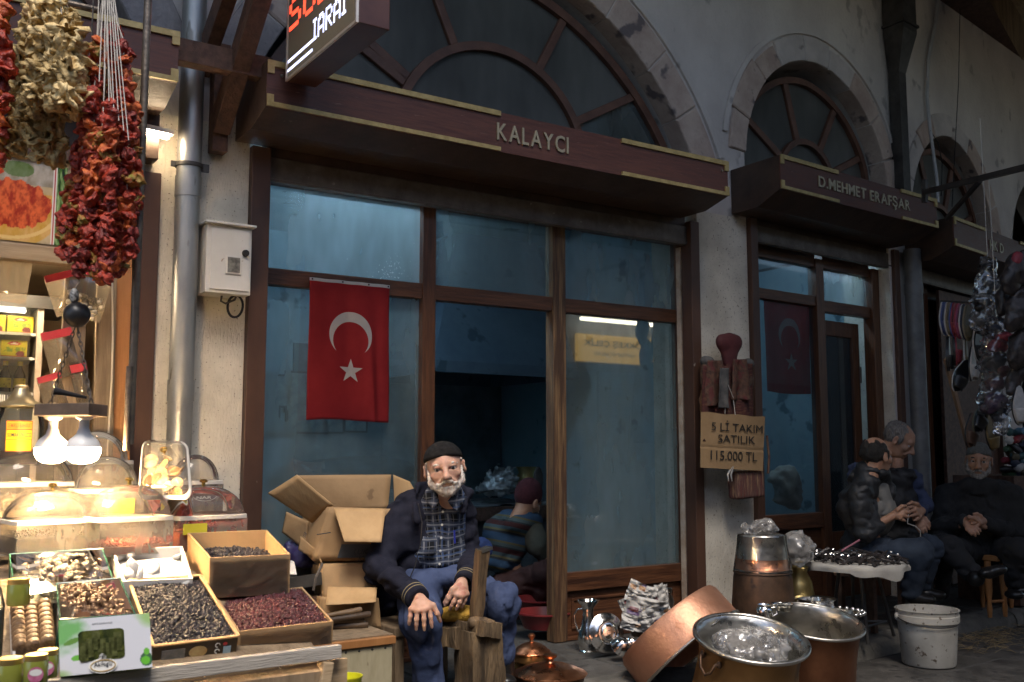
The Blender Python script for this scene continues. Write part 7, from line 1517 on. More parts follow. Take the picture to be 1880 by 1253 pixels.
p, q = D(1545, 1012, 5.42), D(1578, 992, 5.48); tag(MB().tube([p, q], .006, 8).build('knife', mat('dull_pink_plastic', (0.26, 0.10, 0.13), rough=.4), smooth=60), 'dull pink handled knife on top of the black straps', 'knife')
# ------------------------------------------------------------------ bucket, straw
bc0 = Z(1706, 1219, 0.002); bt = thing('bucket', 'stained white plastic bucket standing in the street', 'bucket', bc0)
M_BUCKET = mat('stained_white_plastic', (0.36, 0.34, 0.30), (0.56, 0.54, 0.49), rough=.5, scale=4, spot=(0.13, 0.10, 0.075), spot_scale=34, spot_at=.63, bump=.15)
rb = .155; hb = .285
lath(bt, 'body', [(0, 0), (rb*.84, 0), (rb*.87, .008), (rb*.97, hb*.78), (rb*1.03, hb*.785), (rb*1.035, hb*.90), (rb*1.0, hb*.91), (rb*1.02, hb*.985), (rb*1.05, hb*.99), (rb*1.05, hb), (rb*.99, hb), (rb*.85, .02), (0, .016)], bc0, M_BUCKET)
for s_ in (-1, 1): MB().ball(bc0+Vector(_rt)*rb*1.03*s_+Vector((0, 0, hb*.86)), (.014, .014, .02), 10, 8).build('handle_lug', M_BUCKET, bt, smooth=60)
MB().tube([bc0+Vector(_rt)*rb*1.05*math.cos(a)-Vector((_fw[0], _fw[1], 0))*rb*1.05*math.sin(a)+Vector((0, 0, hb*.86-.035*math.sin(a))) for a in [math.pi*k/20 for k in range(21)]], .0028, 6).build('wire_handle', M_DARKMETAL, bt, smooth=60)
rng = np.random.default_rng(4); mb = MB()
for k in range(330):
    px, py_ = rng.normal(1800, 45), rng.normal(1168, 14); px = max(px, 1735)
    p = Z(px, py_, .006 if py_ > 1140 else .09); p.z = .004+.012*rng.random(); a = rng.uniform(0, 6.28); L_ = rng.uniform(.02, .06); dv = Vector((math.cos(a), math.sin(a), rng.normal()*.15)); mb.tube([p-dv*L_, p+Vector((rng.normal()*.006, rng.normal()*.006, .006)), p+dv*L_], .0011, 4)
tag(mb.build('straw', mat('dry_straw', (0.22, 0.16, 0.08), (0.34, 0.25, 0.13), rough=.8)), 'scattered dry straw beside the kerb', 'straw', kind='stuff')

# ================================================================== goods on the white pier
M_SADDLE = mat('brown_tooled_leather', (0.035, 0.020, 0.014), (0.11, 0.06, 0.036), rough=.65, scale=26, bump=.8, bscale=60, spot=(0.13, 0.035, 0.025), spot_scale=14, spot_at=.56); M_HEART = mat('dark_red_leather', (0.055, 0.010, 0.012), (0.09, 0.016, 0.018), rough=.75, scale=8, bump=.3)
yq = -.10
sd = thing('saddle', 'old leather saddle with a heart shaped red pad hanging on the pier', 'saddle', Y(1335, 760, yq))
def pier_blob(name, pts, h, m, noise, dep=.05, k=.03): return blob_obj(name, None, None, [(Y(px, py_, yq), (rx*5.1/1828, dp, rz*5.1/1828), k) for px, py_, rx, rz, dp in pts], h, m, noise, parent=sd)
hb_ = Blob(Y(1338, 645, yq)-Vector((.16, .16, .16)), Y(1338, 645, yq)+Vector((.16, .16, .16)), .006)
for (px, py_, rx, rz) in ((1326, 628, 17, 17), (1339, 622, 16, 13), (1351, 629, 17, 17), (1339, 642, 26, 24), (1339, 662, 18, 20), (1340, 678, 10, 14)): hb_.ell(Y(px, py_, yq-.02), (rx*5.1/1828, .03, rz*5.1/1828), k=.03)
mbx = MB(); hb_.add_to(mbx); relax(mbx, 2); mbx.build('heart_pad', M_HEART, sd, smooth=180)
pier_blob('seat_panel', [(1335, 705, 48, 42, .04), (1302, 690, 22, 38, .04), (1368, 695, 20, 38, .04), (1332, 745, 50, 34, .04)], .007, M_SADDLE, (.012, 16, 4, (1, 1, .5)), k=.08)
for q_ in ((1295, 740, 14, 40, .03), (1372, 735, 14, 34, .03)): pier_blob('side_skirt', [q_], .008, mat('worn_kilim', (0.16, 0.07, 0.035), (0.26, 0.15, 0.08), rough=.9, scale=22, bump=.5), (.008, 26, 5))
for q_ in ((1320, 705, 8, 34, .055), (1342, 725, 5, 30, .055)): pier_blob('dark_strap', [q_], .006, M_LEATHER, (.015, 30, 3))
for q_ in ((1306, 690, 14, 18, .03), (1366, 700, 12, 22, .03)): pier_blob('red_lining', [q_], .008, M_HEART, (.02, 24, 8))
def strip(name, pts, w, m, lift, seed=0):
    q = [Y(px, py_, yq-lift) for px, py_ in pts]; mb = MB()
    def P(u, v):
        f = v*(len(q)-1); k = min(int(f), len(q)-2); c_ = q[k].lerp(q[k+1], f-k); return c_+Vector(((u-.5)*w*1.5*(1+.30*math.sin(7*v+seed)), -.005*math.sin(math.pi*u)-.008*math.sin(5*v+seed)-.006*n1(u*2, v*4, 0, 1, seed), 0))
    mb.grid(P, 6, 24); mb.build(name, m, sd, solid=.003, smooth=180)
M_FELT = mat('grey_felt', (0.05, 0.05, 0.052), (0.11, 0.105, 0.1), rough=.95, scale=20); M_RUST = mat('rust_leather', (0.045, 0.020, 0.013), (0.12, 0.055, 0.032), rough=.7, scale=40, bump=.7, spot=(0.10, 0.02, 0.018), spot_scale=22, spot_at=.56)
M_KILIMD = mat('dark_kilim', (0.045, 0.020, 0.014), (0.15, 0.075, 0.04), rough=.95, scale=22, stretch=(1, 1, 4), bump=.5, bscale=160, c3=(0.075, 0.018, 0.018), mixlo=.3, mixhi=.7)
def drape(name, x0, x1, y0, y1, m, lift, seed, flare=.1):
    def P(u, v):
        px = x0+(x1-x0)*u+(x1-x0)*flare*(u-.5)*2*(1-v); q = Y(px, y1+(y0-y1)*v, yq-lift); return q+Vector((0, -.016*math.sin(u*8+seed)*(1.1-v)-.010*n1(u*2, v*3, 0, 1.2, seed), .010*n1(u*3, 0, 0, 1, seed)*(1-v)))
    mb = MB(); mb.grid(P, 20, 24); mb.build(name, m, sd, solid=.004, smooth=180)
drape('kilim_flap', 1290, 1340, 672, 812, M_KILIMD, .055, 1); drape('kilim_flap', 1334, 1382, 668, 800, M_KILIMD, .05, 3); drape('leather_flap', 1300, 1326, 662, 745, M_RUST, .07, 5, .25); drape('leather_flap', 1346, 1370, 660, 735, M_RUST, .07, 7, .25); drape('felt_tongue', 1322, 1338, 676, 750, M_FELT, .085, 9, .2)
for q_ in ((1298, 664, 17, 11, .035), (1374, 668, 14, 12, .035)): pier_blob('side_roll', [q_], .006, M_FELT, (.01, 20, 3))
cd = thing('cardboard_notice', 'handwritten cardboard notice 5 Lİ TAKIM SATILIK 115.000 TL', 'notice', Y(1345, 865, yq-.07))
n0, n1, n2, n3 = Y(1287, 757, yq-.07), Y(1404, 766, yq-.075), Y(1400, 865, yq-.08), Y(1286, 859, yq-.075); xd = (n1-n0).normalized(); zd = (n0-n3).normalized()
mb = MB(); mb.grid(lambda u, v: n3.lerp(n2, u).lerp(n0.lerp(n1, u), v)+Vector((0, -.006*math.sin(math.pi*u)+.004*math.exp(-((v-.38)/.03)**2), .003*math.sin(14*u)*v)), 24, 24); mb.build('board', mat('notice_card', (0.26, 0.165, 0.08), (0.33, 0.215, 0.11), rough=.8, scale=6, bump=.15, bscale=40), cd, solid=.005)
M_MARK = mat('felt_pen', (0.02, 0.017, 0.015), rough=.7); W_ = (n1-n0).length; H_ = (n0-n3).length; oN = Vector((0, -1, 0))
text_on('5 Lİ TAKIM', n3+xd*W_*.14+zd*H_*.68, xd, zd, .05, M_MARK, cd, width=W_*.80, height=H_*.20, lift=.013); text_on('SATILIK', n3+xd*W_*.24+zd*H_*.47, xd, zd, .05, M_MARK, cd, width=W_*.58, height=H_*.145, lift=.013); text_on('115.000 TL', n3+xd*W_*.13+zd*H_*.15, xd, zd, .05, M_MARK, cd, width=W_*.72, height=H_*.17, lift=.013)
MB().tube([Y(1333, 705, yq-.09), Y(1332, 735, yq-.085), Y(1331, 760, yq-.082)], .0022, 5).build('string', M_STRING, cd); MB().tube([Y(1336, 705, yq-.09), Y(1346, 730, yq-.085), Y(1350, 762, yq-.082)], .0022, 5).build('string', M_STRING, cd)
kb = thing('kilim_bag', 'small striped kilim saddlebag hanging below the notice', 'bag', Y(1372, 922, yq-.02))
M_KILIM = mat('striped_kilim', (0.14, 0.03, 0.02), (0.34, 0.20, 0.10), rough=.9, scale=16, stretch=(6, 6, .5), bump=.4, bscale=120, c3=(0.10, 0.05, 0.045), mixlo=.3, mixhi=.7)
bl = Blob(Y(1372, 890, yq)-Vector((.2, .2, .2)), Y(1372, 890, yq)+Vector((.2, .2, .2)), .007); p0 = Y(1370, 890, yq-.02); bl.box(p0, (.098, .025, .062), .02, M=[[1, 0, .05], [0, 1, 0], [-.05, 0, 1]]); mbx = MB(); bl.add_to(mbx); mbx.build('body', M_KILIM, kb, smooth=180)
for s_ in (-.03, -.015): MB().tube([Y(1348, 850, yq-.08), Y(1348+s_*400, 872, yq-.085), Y(1350+s_*400, 884, yq-.08)], [.004, .006, .003], 6).build('tassel', M_FLAGW, kb, smooth=60)
MB().tube([Y(1408, 800, yq), Y(1412, 840, yq), Y(1410, 870, yq)], .008, 6).build('strap', M_KILIM, kb)
# sack behind the second shop's glass
c = YB(1441, 895, .38); blob_obj('sack', 'pale stuffed sack behind the glass of the second shop', 'sack', [(c, (.10, .1, .12), .05), (c+Vector((.06, 0, -.07)), (.1, .1, .08), .05), (c+Vector((-.02, 0, .07)), (.06, .07, .06), .05)], .016, mat('pale_sackcloth', (0.30, 0.28, 0.24), (0.42, 0.39, 0.34), rough=.8), (.085, 13, 3), relaxed=0)
# ================================================================== people
M_SKIN = mat('skin_weathered', (0.52, 0.29, 0.205), (0.60, 0.36, 0.265), rough=.52, scale=45, sss=.12, bump=.25, bscale=150, spot=(0.46, 0.20, 0.15), spot_scale=26, spot_at=.60, bdist=.003)
M_SKINT = mat('skin_tan', (0.36, 0.19, 0.12), (0.43, 0.24, 0.155), rough=.55, scale=40, sss=.08, bump=.2, bscale=150, bdist=.003)
M_NAVY = mat('navy_fleece', (0.012, 0.013, 0.024), (0.022, 0.023, 0.038), rough=.92, scale=22, bump=.35, bscale=220, spec=.2)
M_TROUSER = mat('slate_blue_trousers', (0.045, 0.064, 0.135), (0.070, 0.096, 0.19), rough=.85, scale=7, bump=.35, bscale=26, spec=.25, bdist=.02)
M_CAPK = mat('black_knit', (0.010, 0.009, 0.009), (0.022, 0.020, 0.020), rough=.95, scale=60, bump=.6, bscale=300, spec=.2)
M_BEARDW = mat('white_beard', (0.46, 0.33, 0.27), (0.70, 0.66, 0.61), rough=.85, scale=75, bump=.9, bscale=240, stretch=(1, 1, .4), bdist=.004, mixlo=.34, mixhi=.56)
M_HAIRG = mat('grey_hair', (0.10, 0.09, 0.085), (0.26, 0.24, 0.22), rough=.7, scale=120, bump=.8, bscale=240, stretch=(1, 1, .4))
M_HAIRD = mat('dark_hair', (0.010, 0.008, 0.007), (0.03, 0.025, 0.02), rough=.6, scale=120, bump=.8, bscale=240)
M_EYEW = mat('eye_white', (0.5, 0.45, 0.42), rough=.2); M_EYED = mat('eye_iris', (0.03, 0.022, 0.018), rough=.1)
FWH = Vector((_fw[0], _fw[1], 0)).normalized(); RTH = Vector(_rt); UPZ = Vector((0, 0, 1))
AX = np.array([RTH[:], FWH[:], UPZ[:]])                       # ellipsoid axes: right, away, up as seen from the camera
def frame(fwd, roll=0.0, up=UPZ):
    f = Vector(fwd).normalized(); x = f.cross(Vector(up)).normalized(); z = x.cross(f)
    c, s = math.cos(roll), math.sin(roll); return x*c-z*s, f, z*c+x*s
def to_world(V, c, fr_, k=1.0):
    X, Yf, Zu = fr_; M = np.array([X[:], Yf[:], Zu[:]]); return (np.array(V)*k)@M+np.array(c[:])
def local_blob(lo, hi, h, fn, c, fr_, k=1.0, relaxed=1):
    b = Blob(lo, hi, h); fn(b); mb = MB(); b.add_to(mb)
    if relaxed: relax(mb, relaxed, .4)
    if mb.v: mb.v = [tuple(p) for p in to_world(mb.v, c, fr_, k)]
    return mb
def skull(b, nose=1.0, old=True):
    b.ell((0, -.015, .035), (.074, .093, .084), .02); b.ell((0, .022, -.030), (.060, .070, .082), .03); b.ell((0, .034, -.082), (.045, .046, .036), .03); b.ell((0, .066, -.104), (.020, .018, .016), .02)
    b.cone((-.040, .079, .022), (.040, .079, .022), .011, .011, .022); b.cone((0, .076, .03), (0, .066, .06), .018, .018, .03)
    for s in (-1, 1):
        b.ell((.043*s, .062, -.028), (.020, .018, .016), .02)
        b.ell((.032*s, .096, .0), (.019, .016, .011), .012, 'sub')
        b.cone((.018*s, .090, .0095), (.033*s, .0915, .0115), .0042, .0045, .004); b.cone((.033*s, .0915, .0115), (.047*s, .081, .008), .0045, .004, .004)           # upper lid
        b.cone((.020*s, .087, -.0105), (.045*s, .080, -.0095), .0042, .004, .006); b.cone((.022*s, .084, -.020), (.044*s, .076, -.018), .0045, .004, .010)         # bag under the eye
        b.cone((.016*s, .098, -.046), (.036*s, .082, -.066), .005, .005, .012)           # fold beside the mouth
        b.ell((.081*s, -.008, -.004), (.009, .019, .033), .008, M=[[.93, -.37*s, 0], [.37*s, .93, 0], [0, 0, 1]]); b.ell((.089*s, -.002, .0), (.006, .009, .017), .006, 'sub')
    b.cone((0, .090, .014), (0, .118*nose, -.036), .0085, .0150, .014); b.ell((0, .115*nose, -.038), (.0155, .014, .0125), .008)
    for s in (-1, 1): b.ell((.013*s, .101, -.040), (.009, .010, .008), .007)
    b.cone((-.018, .090, -.067), (.018, .090, -.067), .0055, .0055, .008); b.cone((-.015, .089, -.078), (.015, .089, -.078), .006, .006, .008); b.cone((-.022, .098, -.0725), (.022, .098, -.0725), .0018, .0018, .004, 'sub')
    b.cone((0, -.03, -.06), (0, -.065, -.155), .050, .052, .03)
HLO, HHI = (-.13, -.15, -.21), (.13, .16, .15)
def head(c, fwd, roll=0.0, k=1.0, skin=None, nose=1.0): 
    fr_ = frame(fwd, roll); return local_blob(HLO, HHI, .0042, lambda b: skull(b, nose), c, fr_, k), fr_
def eyes(person, c, fr_, k=1.0):
    for s in (-1, 1):
        p = Vector(to_world([(.0325*s, .0788, .0)], c, fr_, k)[0]); e = MB().ball(p, .0122*float(np.mean(k)), 14, 10).build('eye', M_EYEW, person, smooth=180)
        q = Vector(to_world([(.0325*s, .0788+.0112, -.0005)], c, fr_, k)[0]); MB().lathe([(0, .0022), (.0035, .0018), (.0066, -.0004)], q, 12, axis=fr_[1]).build('iris', M_EYED, e, smooth=180)
def cap(c, fr_, k, zf, zb, gap=.007, top=0.0, name='cap', m=None, parent=None, tall=0.0):
    def f(b):
        b.ell((0, -.010, .037+tall*.5), (.0725+gap, .097+gap, .084+gap+tall*.5), .01)
        sl = (zf-zb)/.18; b.plane((0, 0, (zf+zb)/2), (0, sl, -1.0), .012)
        if zf > -.9: b.cone((-.079, .0, (zf+zb)/2+.012), (-.079, .001, (zf+zb)/2+.013), .001, .001, .001)
    return local_blob(HLO, (.13, .16, .15+tall), .005, f, c, fr_, k).build(name, m, parent, smooth=180)
def fuzz(o, m, parent, n, L_, fr_, seed=3, down=.5, name='strands'):
    rng = np.random.default_rng(seed); vs = o.data.vertices; off = Vector(parent.location) if parent.parent is None else world_loc(parent); mb = MB()
    for i in rng.integers(0, len(vs), n):
        v = vs[int(i)]; p = v.co+off; d = (v.normal+Vector(rng.normal(size=3))*.35-fr_[2]*down).normalized(); s_ = d.orthogonal().normalized()*.0005; e = p+d*L_*rng.uniform(.5, 1.2); t_ = d.cross(s_)
        mb.add([p+s_, p-s_*.5+t_*.87, p-s_*.5-t_*.87, e], [(0, 1, 3), (1, 2, 3), (2, 0, 3)])
    return tag(mb.build(name, m, o, smooth=180), kind='stuff')
def beard(c, fr_, k, m, parent, full=True):
    def f(b):
        b.ell((0, .032, -.080), (.056, .061, .046), .02); b.ell((0, .060, -.108), (.034, .030, .026), .02)
        b.plane((0, 0, -.050), (0, -.25, 1.0), .02)
        for s in (-1, 1): b.cone((.068*s, .012, .0), (.058*s, .034, -.066), .0055, .019, .02); b.cone((.003*s, .104, -.056), (.034*s, .085, -.070), .0078, .007, .01); b.cone((.034*s, .084, -.070), (.04*s, .07, -.09), .008, .012, .012)
        b.ell((0, .104, -.0755), (.021, .018, .0055), .006, 'sub'); b.ell((0, .09, -.06), (.05, .006, .003), .003, 'sub'); b.noise(.006, 90, 3)
    o = local_blob(HLO, HHI, .0040, f, c, fr_, k, 0).build('beard', m, parent, smooth=180); fuzz(o, m, parent, 900, .009, fr_); return o
def brows(c, fr_, k, m, parent):
    for s in (-1, 1):
        def f(b): b.cone((.016*s, .091, .020), (.034*s, .090, .026), .0048, .0052, .004); b.cone((.034*s, .090, .026), (.052*s, .074, .020), .0052, .003, .004); b.noise(.006, 90, 2)
        local_blob((-.08, .05, -.01), (.08, .12, .05), .003, f, c, fr_, k, 0).build('eyebrow', m, parent, smooth=180)
def hair(c, fr_, k, m, parent, bald=False, nz_=.014):
    def f(b):
        b.ell((0, -.022, .034), (.082, .094, .088), .01); b.plane((0, .052, 0.02), (0, 1, -.35), .02)
        b.cone((-.076, .022, .03), (-.078, .020, -.02), .010, .006, .015); b.cone((.076, .022, .03), (.078, .020, -.02), .010, .006, .015)
        if bald: b.ell((0, .03, .10), (.058, .11, .055), .02, 'sub')
        b.plane((0, -.06, -.065), (0, .35, -1), .02)
        for s in (-1, 1): b.ell((.09*s, .0, -.01), (.02, .022, .035), .01, 'sub')
        b.noise(nz_, 42, 5, (1, 1, .5))
    o = local_blob(HLO, (.13, .16, .16), .0045, f, c, fr_, k, 0).build('hair', m, parent, smooth=180); fuzz(o, m, parent, 900, .014, fr_, down=.8); return o
def hand(mb, wrist, knuckles, tips, thumb, k=1.0, h=.0028, fr=.0096):
    """palm from the wrist to four knuckles; each finger bends twice on its way to its tip; the thumb leaves the side"""
    P = [wrist]+list(knuckles)+list(tips)+list(thumb); A = np.array([p[:] for p in P]); b = Blob(A.min(0)-.035, A.max(0)+.035, h); w = Vector(wrist)
    for q in knuckles: b.cone(w+(q-w)*.05, q, .0150*k, .0112*k, .022)
    for a_, c_ in zip(knuckles[:-1], knuckles[1:]): b.cone(a_, c_, .010*k, .010*k, .010); b.cone(w.lerp(a_, .5), w.lerp(c_, .5), .0135*k, .0135*k, .012)
    for i, (q, tp) in enumerate(zip(knuckles, tips)):
        m_, rr_ = (Vector(tp) if not isinstance(tp, (list, tuple)) or len(tp) == 3 and not hasattr(tp[0], '__len__') else Vector(tp[-1])), fr*k*(.95 if i in (0, 3) else 1.0); out = -Vector(_fw)*.006*k
        j1 = q.lerp(m_, .45)+out; j2 = q.lerp(m_, .75)+out*.7; b.cone(q, j1, rr_*1.10, rr_, .004); b.cone(j1, j2, rr_, rr_*.90, .004); b.cone(j2, m_, rr_*.90, rr_*.72, .004); b.ell(j1, rr_*1.08, .004)
    th = [Vector(p) for p in thumb]; b.cone(w.lerp(th[0], .35), th[0], .014*k, .0125*k, .010); b.cone(th[0], th[1], .0120*k, .0105*k, .006); b.cone(th[1], th[2], .0105*k, .0078*k, .005)
    V, F = b.mesh(); mb.add(V.tolist(), F.tolist()); return mb
def bounds(pts, m): A = np.array([p[:] for p in pts]); return A.min(0)-m, A.max(0)+m
def plaid_mat():
    m = bpy.data.materials.new('plaid_flannel'); m.use_nodes = True; N = m.node_tree.nodes; L = m.node_tree.links; b = N['Principled BSDF']; b.inputs['Roughness'].default_value = .9; b.inputs['Specular IOR Level'].default_value = .2
    tc = N.new('ShaderNodeTexCoord'); mp = N.new('ShaderNodeMapping'); mp.inputs['Rotation'].default_value = (0, R(4), CAM_AZ); L.new(tc.outputs['Object'], mp.inputs[0]); wn = N.new('ShaderNodeTexNoise'); wn.inputs['Scale'].default_value = 7; L.new(tc.outputs['Object'], wn.inputs['Vector']); wv = N.new('ShaderNodeVectorMath'); wv.operation = 'MULTIPLY_ADD'; wv.inputs[1].default_value = (.05, .05, .05); L.new(wn.outputs['Color'], wv.inputs[0]); L.new(mp.outputs[0], wv.inputs[2]); sp = N.new('ShaderNodeSeparateXYZ'); L.new(wv.outputs[0], sp.inputs[0])
    def band(o, period, lo, hi, ph=0.0):
        a = N.new('ShaderNodeMath'); a.operation = 'MULTIPLY_ADD'; a.inputs[1].default_value = 1/period; a.inputs[2].default_value = ph+50; L.new(o, a.inputs[0]); f = N.new('ShaderNodeMath'); f.operation = 'FRACT'; L.new(a.outputs[0], f.inputs[0])
        g = N.new('ShaderNodeMath'); g.operation = 'GREATER_THAN'; g.inputs[1].default_value = lo; L.new(f.outputs[0], g.inputs[0]); h = N.new('ShaderNodeMath'); h.operation = 'LESS_THAN'; h.inputs[1].default_value = hi; L.new(f.outputs[0], h.inputs[0]); k = N.new('ShaderNodeMath'); k.operation = 'MULTIPLY'; L.new(g.outputs[0], k.inputs[0]); L.new(h.outputs[0], k.inputs[1]); return k.outputs[0]
    def over(col, fac, c, amt):
        mu = N.new('ShaderNodeMath'); mu.operation = 'MULTIPLY'; mu.inputs[1].default_value = amt; L.new(fac, mu.inputs[0]); mx = N.new('ShaderNodeMix'); mx.data_type = 'RGBA'; L.new(mu.outputs[0], mx.inputs['Factor'])
        if hasattr(col, 'links'): L.new(col, mx.inputs[6])
        else: mx.inputs[6].default_value = _hexc(col)
        mx.inputs[7].default_value = _hexc(c); return mx.outputs[2]
    col = (0.015, 0.017, 0.022)
    for o in ('X', 'Z'):
        s_ = sp.outputs[o]; col = over(col, band(s_, .052, .08, .52), (0.06, 0.075, 0.12), .7); col = over(col, band(s_, .052, .22, .34), (0.36, 0.38, 0.42), .55); col = over(col, band(s_, .052, .66, .72), (0.26, 0.27, 0.29), .5); col = over(col, band(s_, .104, .86, .93), (0.08, 0.13, 0.27), .7)
    L.new(col, b.inputs['Base Color']); n3 = N.new('ShaderNodeTexNoise'); n3.inputs['Scale'].default_value = 30; bp = N.new('ShaderNodeBump'); bp.inputs['Strength'].default_value = .35; bp.inputs['Distance'].default_value = .012; L.new(n3.outputs['Fac'], bp.inputs['Height']); L.new(bp.outputs[0], b.inputs['Normal']); return m
def stripes_mat():
    m = bpy.data.materials.new('striped_knit'); m.use_nodes = True; N = m.node_tree.nodes; L = m.node_tree.links; b = N['Principled BSDF']; b.inputs['Roughness'].default_value = .95
    tc = N.new('ShaderNodeTexCoord'); mp = N.new('ShaderNodeMapping'); mp.inputs['Rotation'].default_value = (0, R(-14), 0); L.new(tc.outputs['Object'], mp.inputs[0]); sp = N.new('ShaderNodeSeparateXYZ'); L.new(mp.outputs[0], sp.inputs[0]); a = N.new('ShaderNodeMath'); a.operation = 'MULTIPLY_ADD'; a.inputs[1].default_value = 1/.16; a.inputs[2].default_value = 20.3; L.new(sp.outputs['Z'], a.inputs[0]); f = N.new('ShaderNodeMath'); f.operation = 'FRACT'; L.new(a.outputs[0], f.inputs[0])
    r = N.new('ShaderNodeValToRGB'); r.color_ramp.interpolation = 'CONSTANT'; e = r.color_ramp.elements; e[0].position = 0; e[0].color = (0.022, 0.055, 0.11, 1); e[1].position = .28; e[1].color = (0.02, 0.025, 0.03, 1)
    for p, c in ((.36, (0.11, 0.10, 0.05)), (.44, (0.045, 0.08, 0.10)), (.56, (0.045, 0.012, 0.014)), (.74, (0.02, 0.03, 0.035)), (.80, (0.055, 0.085, 0.095)), (.92, (0.095, 0.085, 0.04))): q = e.new(p); q.color = _hexc(c)
    L.new(f.outputs[0], r.inputs[0]); L.new(r.outputs[0], b.inputs['Base Color']); return m

# ------------------------------------------------------------------ the old man
hc = D(816, 860, 4.30); kH = np.array([1.05, .97, .895])
fwd = -FWH*1.0+RTH*.10+Vector((0, 0, -.02))
hm, hfr = head(hc, fwd, R(9), kH)
RH = dict(w=D(771, 1100, 3.95), k=[D(755, 1119, 3.905), D(766, 1121, 3.89), D(778, 1120, 3.89), D(789, 1116, 3.90)], t=[D(751, 1147, 3.90), D(764, 1156, 3.885), D(779, 1157, 3.88), D(793, 1152, 3.89)], th=[D(795, 1112, 3.90), D(803, 1127, 3.895), D(808, 1141, 3.905)])
LH = dict(w=D(848, 1070, 4.14), k=[D(857, 1091, 4.11), D(849, 1094, 4.085), D(839, 1093, 4.08), D(830, 1087, 4.085)], t=[D(848, 1115, 4.10), D(838, 1119, 4.085), D(826, 1119, 4.085), D(817, 1112, 4.08)], th=[D(832, 1082, 4.085), D(823, 1096, 4.08), D(816, 1107, 4.085)])
hand(hm, RH['w'], RH['k'], RH['t'], RH['th'], .92); hand(hm, LH['w'], LH['k'], LH['t'], LH['th'], .92)
J = dict(pel=D(803, 1068, 4.44), chest=D(800, 965, 4.42), neck=D(812, 905, 4.38), rs=D(728, 940, 4.42), ls=D(846, 945, 4.48), re=D(697, 1045, 4.26), le=D(864, 1030, 4.46), rw=RH['w'], lw=LH['w'], rh=D(765, 1080, 4.44), lh=D(845, 1080, 4.48), rk=D(776, 1140, 4.02), lk=D(922, 1102, 4.30), ra=D(792, 1290, 4.06), la=D(926, 1232, 4.34))
lo, hi = bounds(J.values(), .12); core = Blob(lo, hi, .016)
core.cone(J['pel'], J['chest'], .075, .075, .04); core.cone(J['chest'], J['neck'], .07, .045, .03)
for s in 'rl': core.cone(J['chest'], J[s+'s']-Vector((0, 0, .02)), .045, .018, .02); core.cone(J[s+'s']-Vector((0, 0, .02)), J[s+'e'], .022, .024, .02); core.cone(J[s+'e'], J[s+'w'], .026, .021, .02); core.cone(J['pel'], J[s+'h'], .06, .05, .03); core.cone(J[s+'h'], J[s+'k'], .048, .040, .02); core.cone(J[s+'k'], J[s+'a'], .038, .030, .02)
core.add_to(hm)
man = hm.build('person', M_SKIN, smooth=180, base=(J['pel'].x, J['pel'].y, .083))
tag(man, 'white bearded man in black knit cap and navy jacket seated beside the block', 'person')
eyes(man, hc, hfr, kH); beard(hc, hfr, kH, M_BEARDW, man); brows(hc, hfr, kH, M_BEARDW, man); cap(hc, hfr, kH, .060, .018, .010, m=M_CAPK, parent=man)
def side_hair(b):
    for s in (-1, 1): b.cone((.0715*s, .022, .036), (.0735*s, .006, .006), .006, .004, .01); b.cone((.074*s, -.03, .01), (.06*s, -.065, -.03), .008, .010, .01)
    b.noise(.008, 70, 2)
local_blob(HLO, HHI, .0042, side_hair, hc, hfr, kH, 0).build('hair', M_BEARDW, man, smooth=180)
# shirt
lo, hi = D(700, 1080, 4.7), D(900, 880, 4.1); A_ = np.array([lo[:], hi[:], D(700, 880, 4.1)[:], D(900, 1080, 4.7)[:]]); sh = Blob(A_.min(0)-.05, A_.max(0)+.05, .009)
sh.ell(D(806, 975, 4.43), (.118, .125, .19), .05, M=AX); sh.ell(D(803, 1030, 4.42), (.122, .145, .10), .05, M=AX); sh.ell(D(812, 928, 4.43), (.105, .10, .07), .05, M=AX); sh.plane(D(806, 1047, 4.2), (0, -.1, -1), .02)
sh.cone(D(812, 920, 4.40), D(817, 898, 4.37), .074, .066, .02); sh.ell(D(818, 884, 4.36), (.050, .06, .036), .01, 'sub', M=AX); sh.cone(D(814, 902, 4.30), D(813, 922, 4.28), .020, .004, .01, 'sub'); sh.noise(.016, 9, 4, (1.6, 1.6, .7)); mb = MB(); sh.add_to(mb); relax(mb, 1)
PLAID = plaid_mat(); shirt = mb.build('shirt', PLAID, man, smooth=180)
for pts in ([(787, 890, 4.325), (806, 918, 4.262), (796, 938, 4.262), (777, 912, 4.30)], [(846, 893, 4.345), (822, 920, 4.266), (838, 940, 4.268), (857, 914, 4.32)]):
    q = [D(*p) for p in pts]; mb = MB(); n_ = (q[1]-q[0]).cross(q[3]-q[0]).normalized(); mb.grid(lambda u, v: q[0].lerp(q[1], u).lerp(q[3].lerp(q[2], u), v)-Vector(_fw)*.012*math.sin(math.pi*v), 8, 6); mb.build('shirt_collar', PLAID, shirt, solid=.005, smooth=180)
mb = MB(); q = [D(777, 985, 4.268), D(803, 983, 4.268), D(801, 1016, 4.262), D(766, 1020, 4.262)]; mb.grid(lambda u, v: q[3].lerp(q[2], u).lerp(q[0].lerp(q[1], u), v)-Vector(_fw)*.006, 6, 6); mb.build('pocket', PLAID, shirt, solid=.004, smooth=180)
MB().tube([D(834, 974, 4.272), D(835, 998, 4.262)], .0042, 8).build('pen', mat('blue_pen', (0.02, 0.03, 0.28), rough=.3), shirt, smooth=60)
for k_ in range(5): MB().lathe([(0, .002), (.005, .001), (.0055, 0)], D(813-k_*1.5, 940+k_*24, 4.285-.006*k_-(.012 if k_ > 1 else 0)), 10, axis=-Vector(_fw)).build('button', M_PRINTWHITE, shirt)
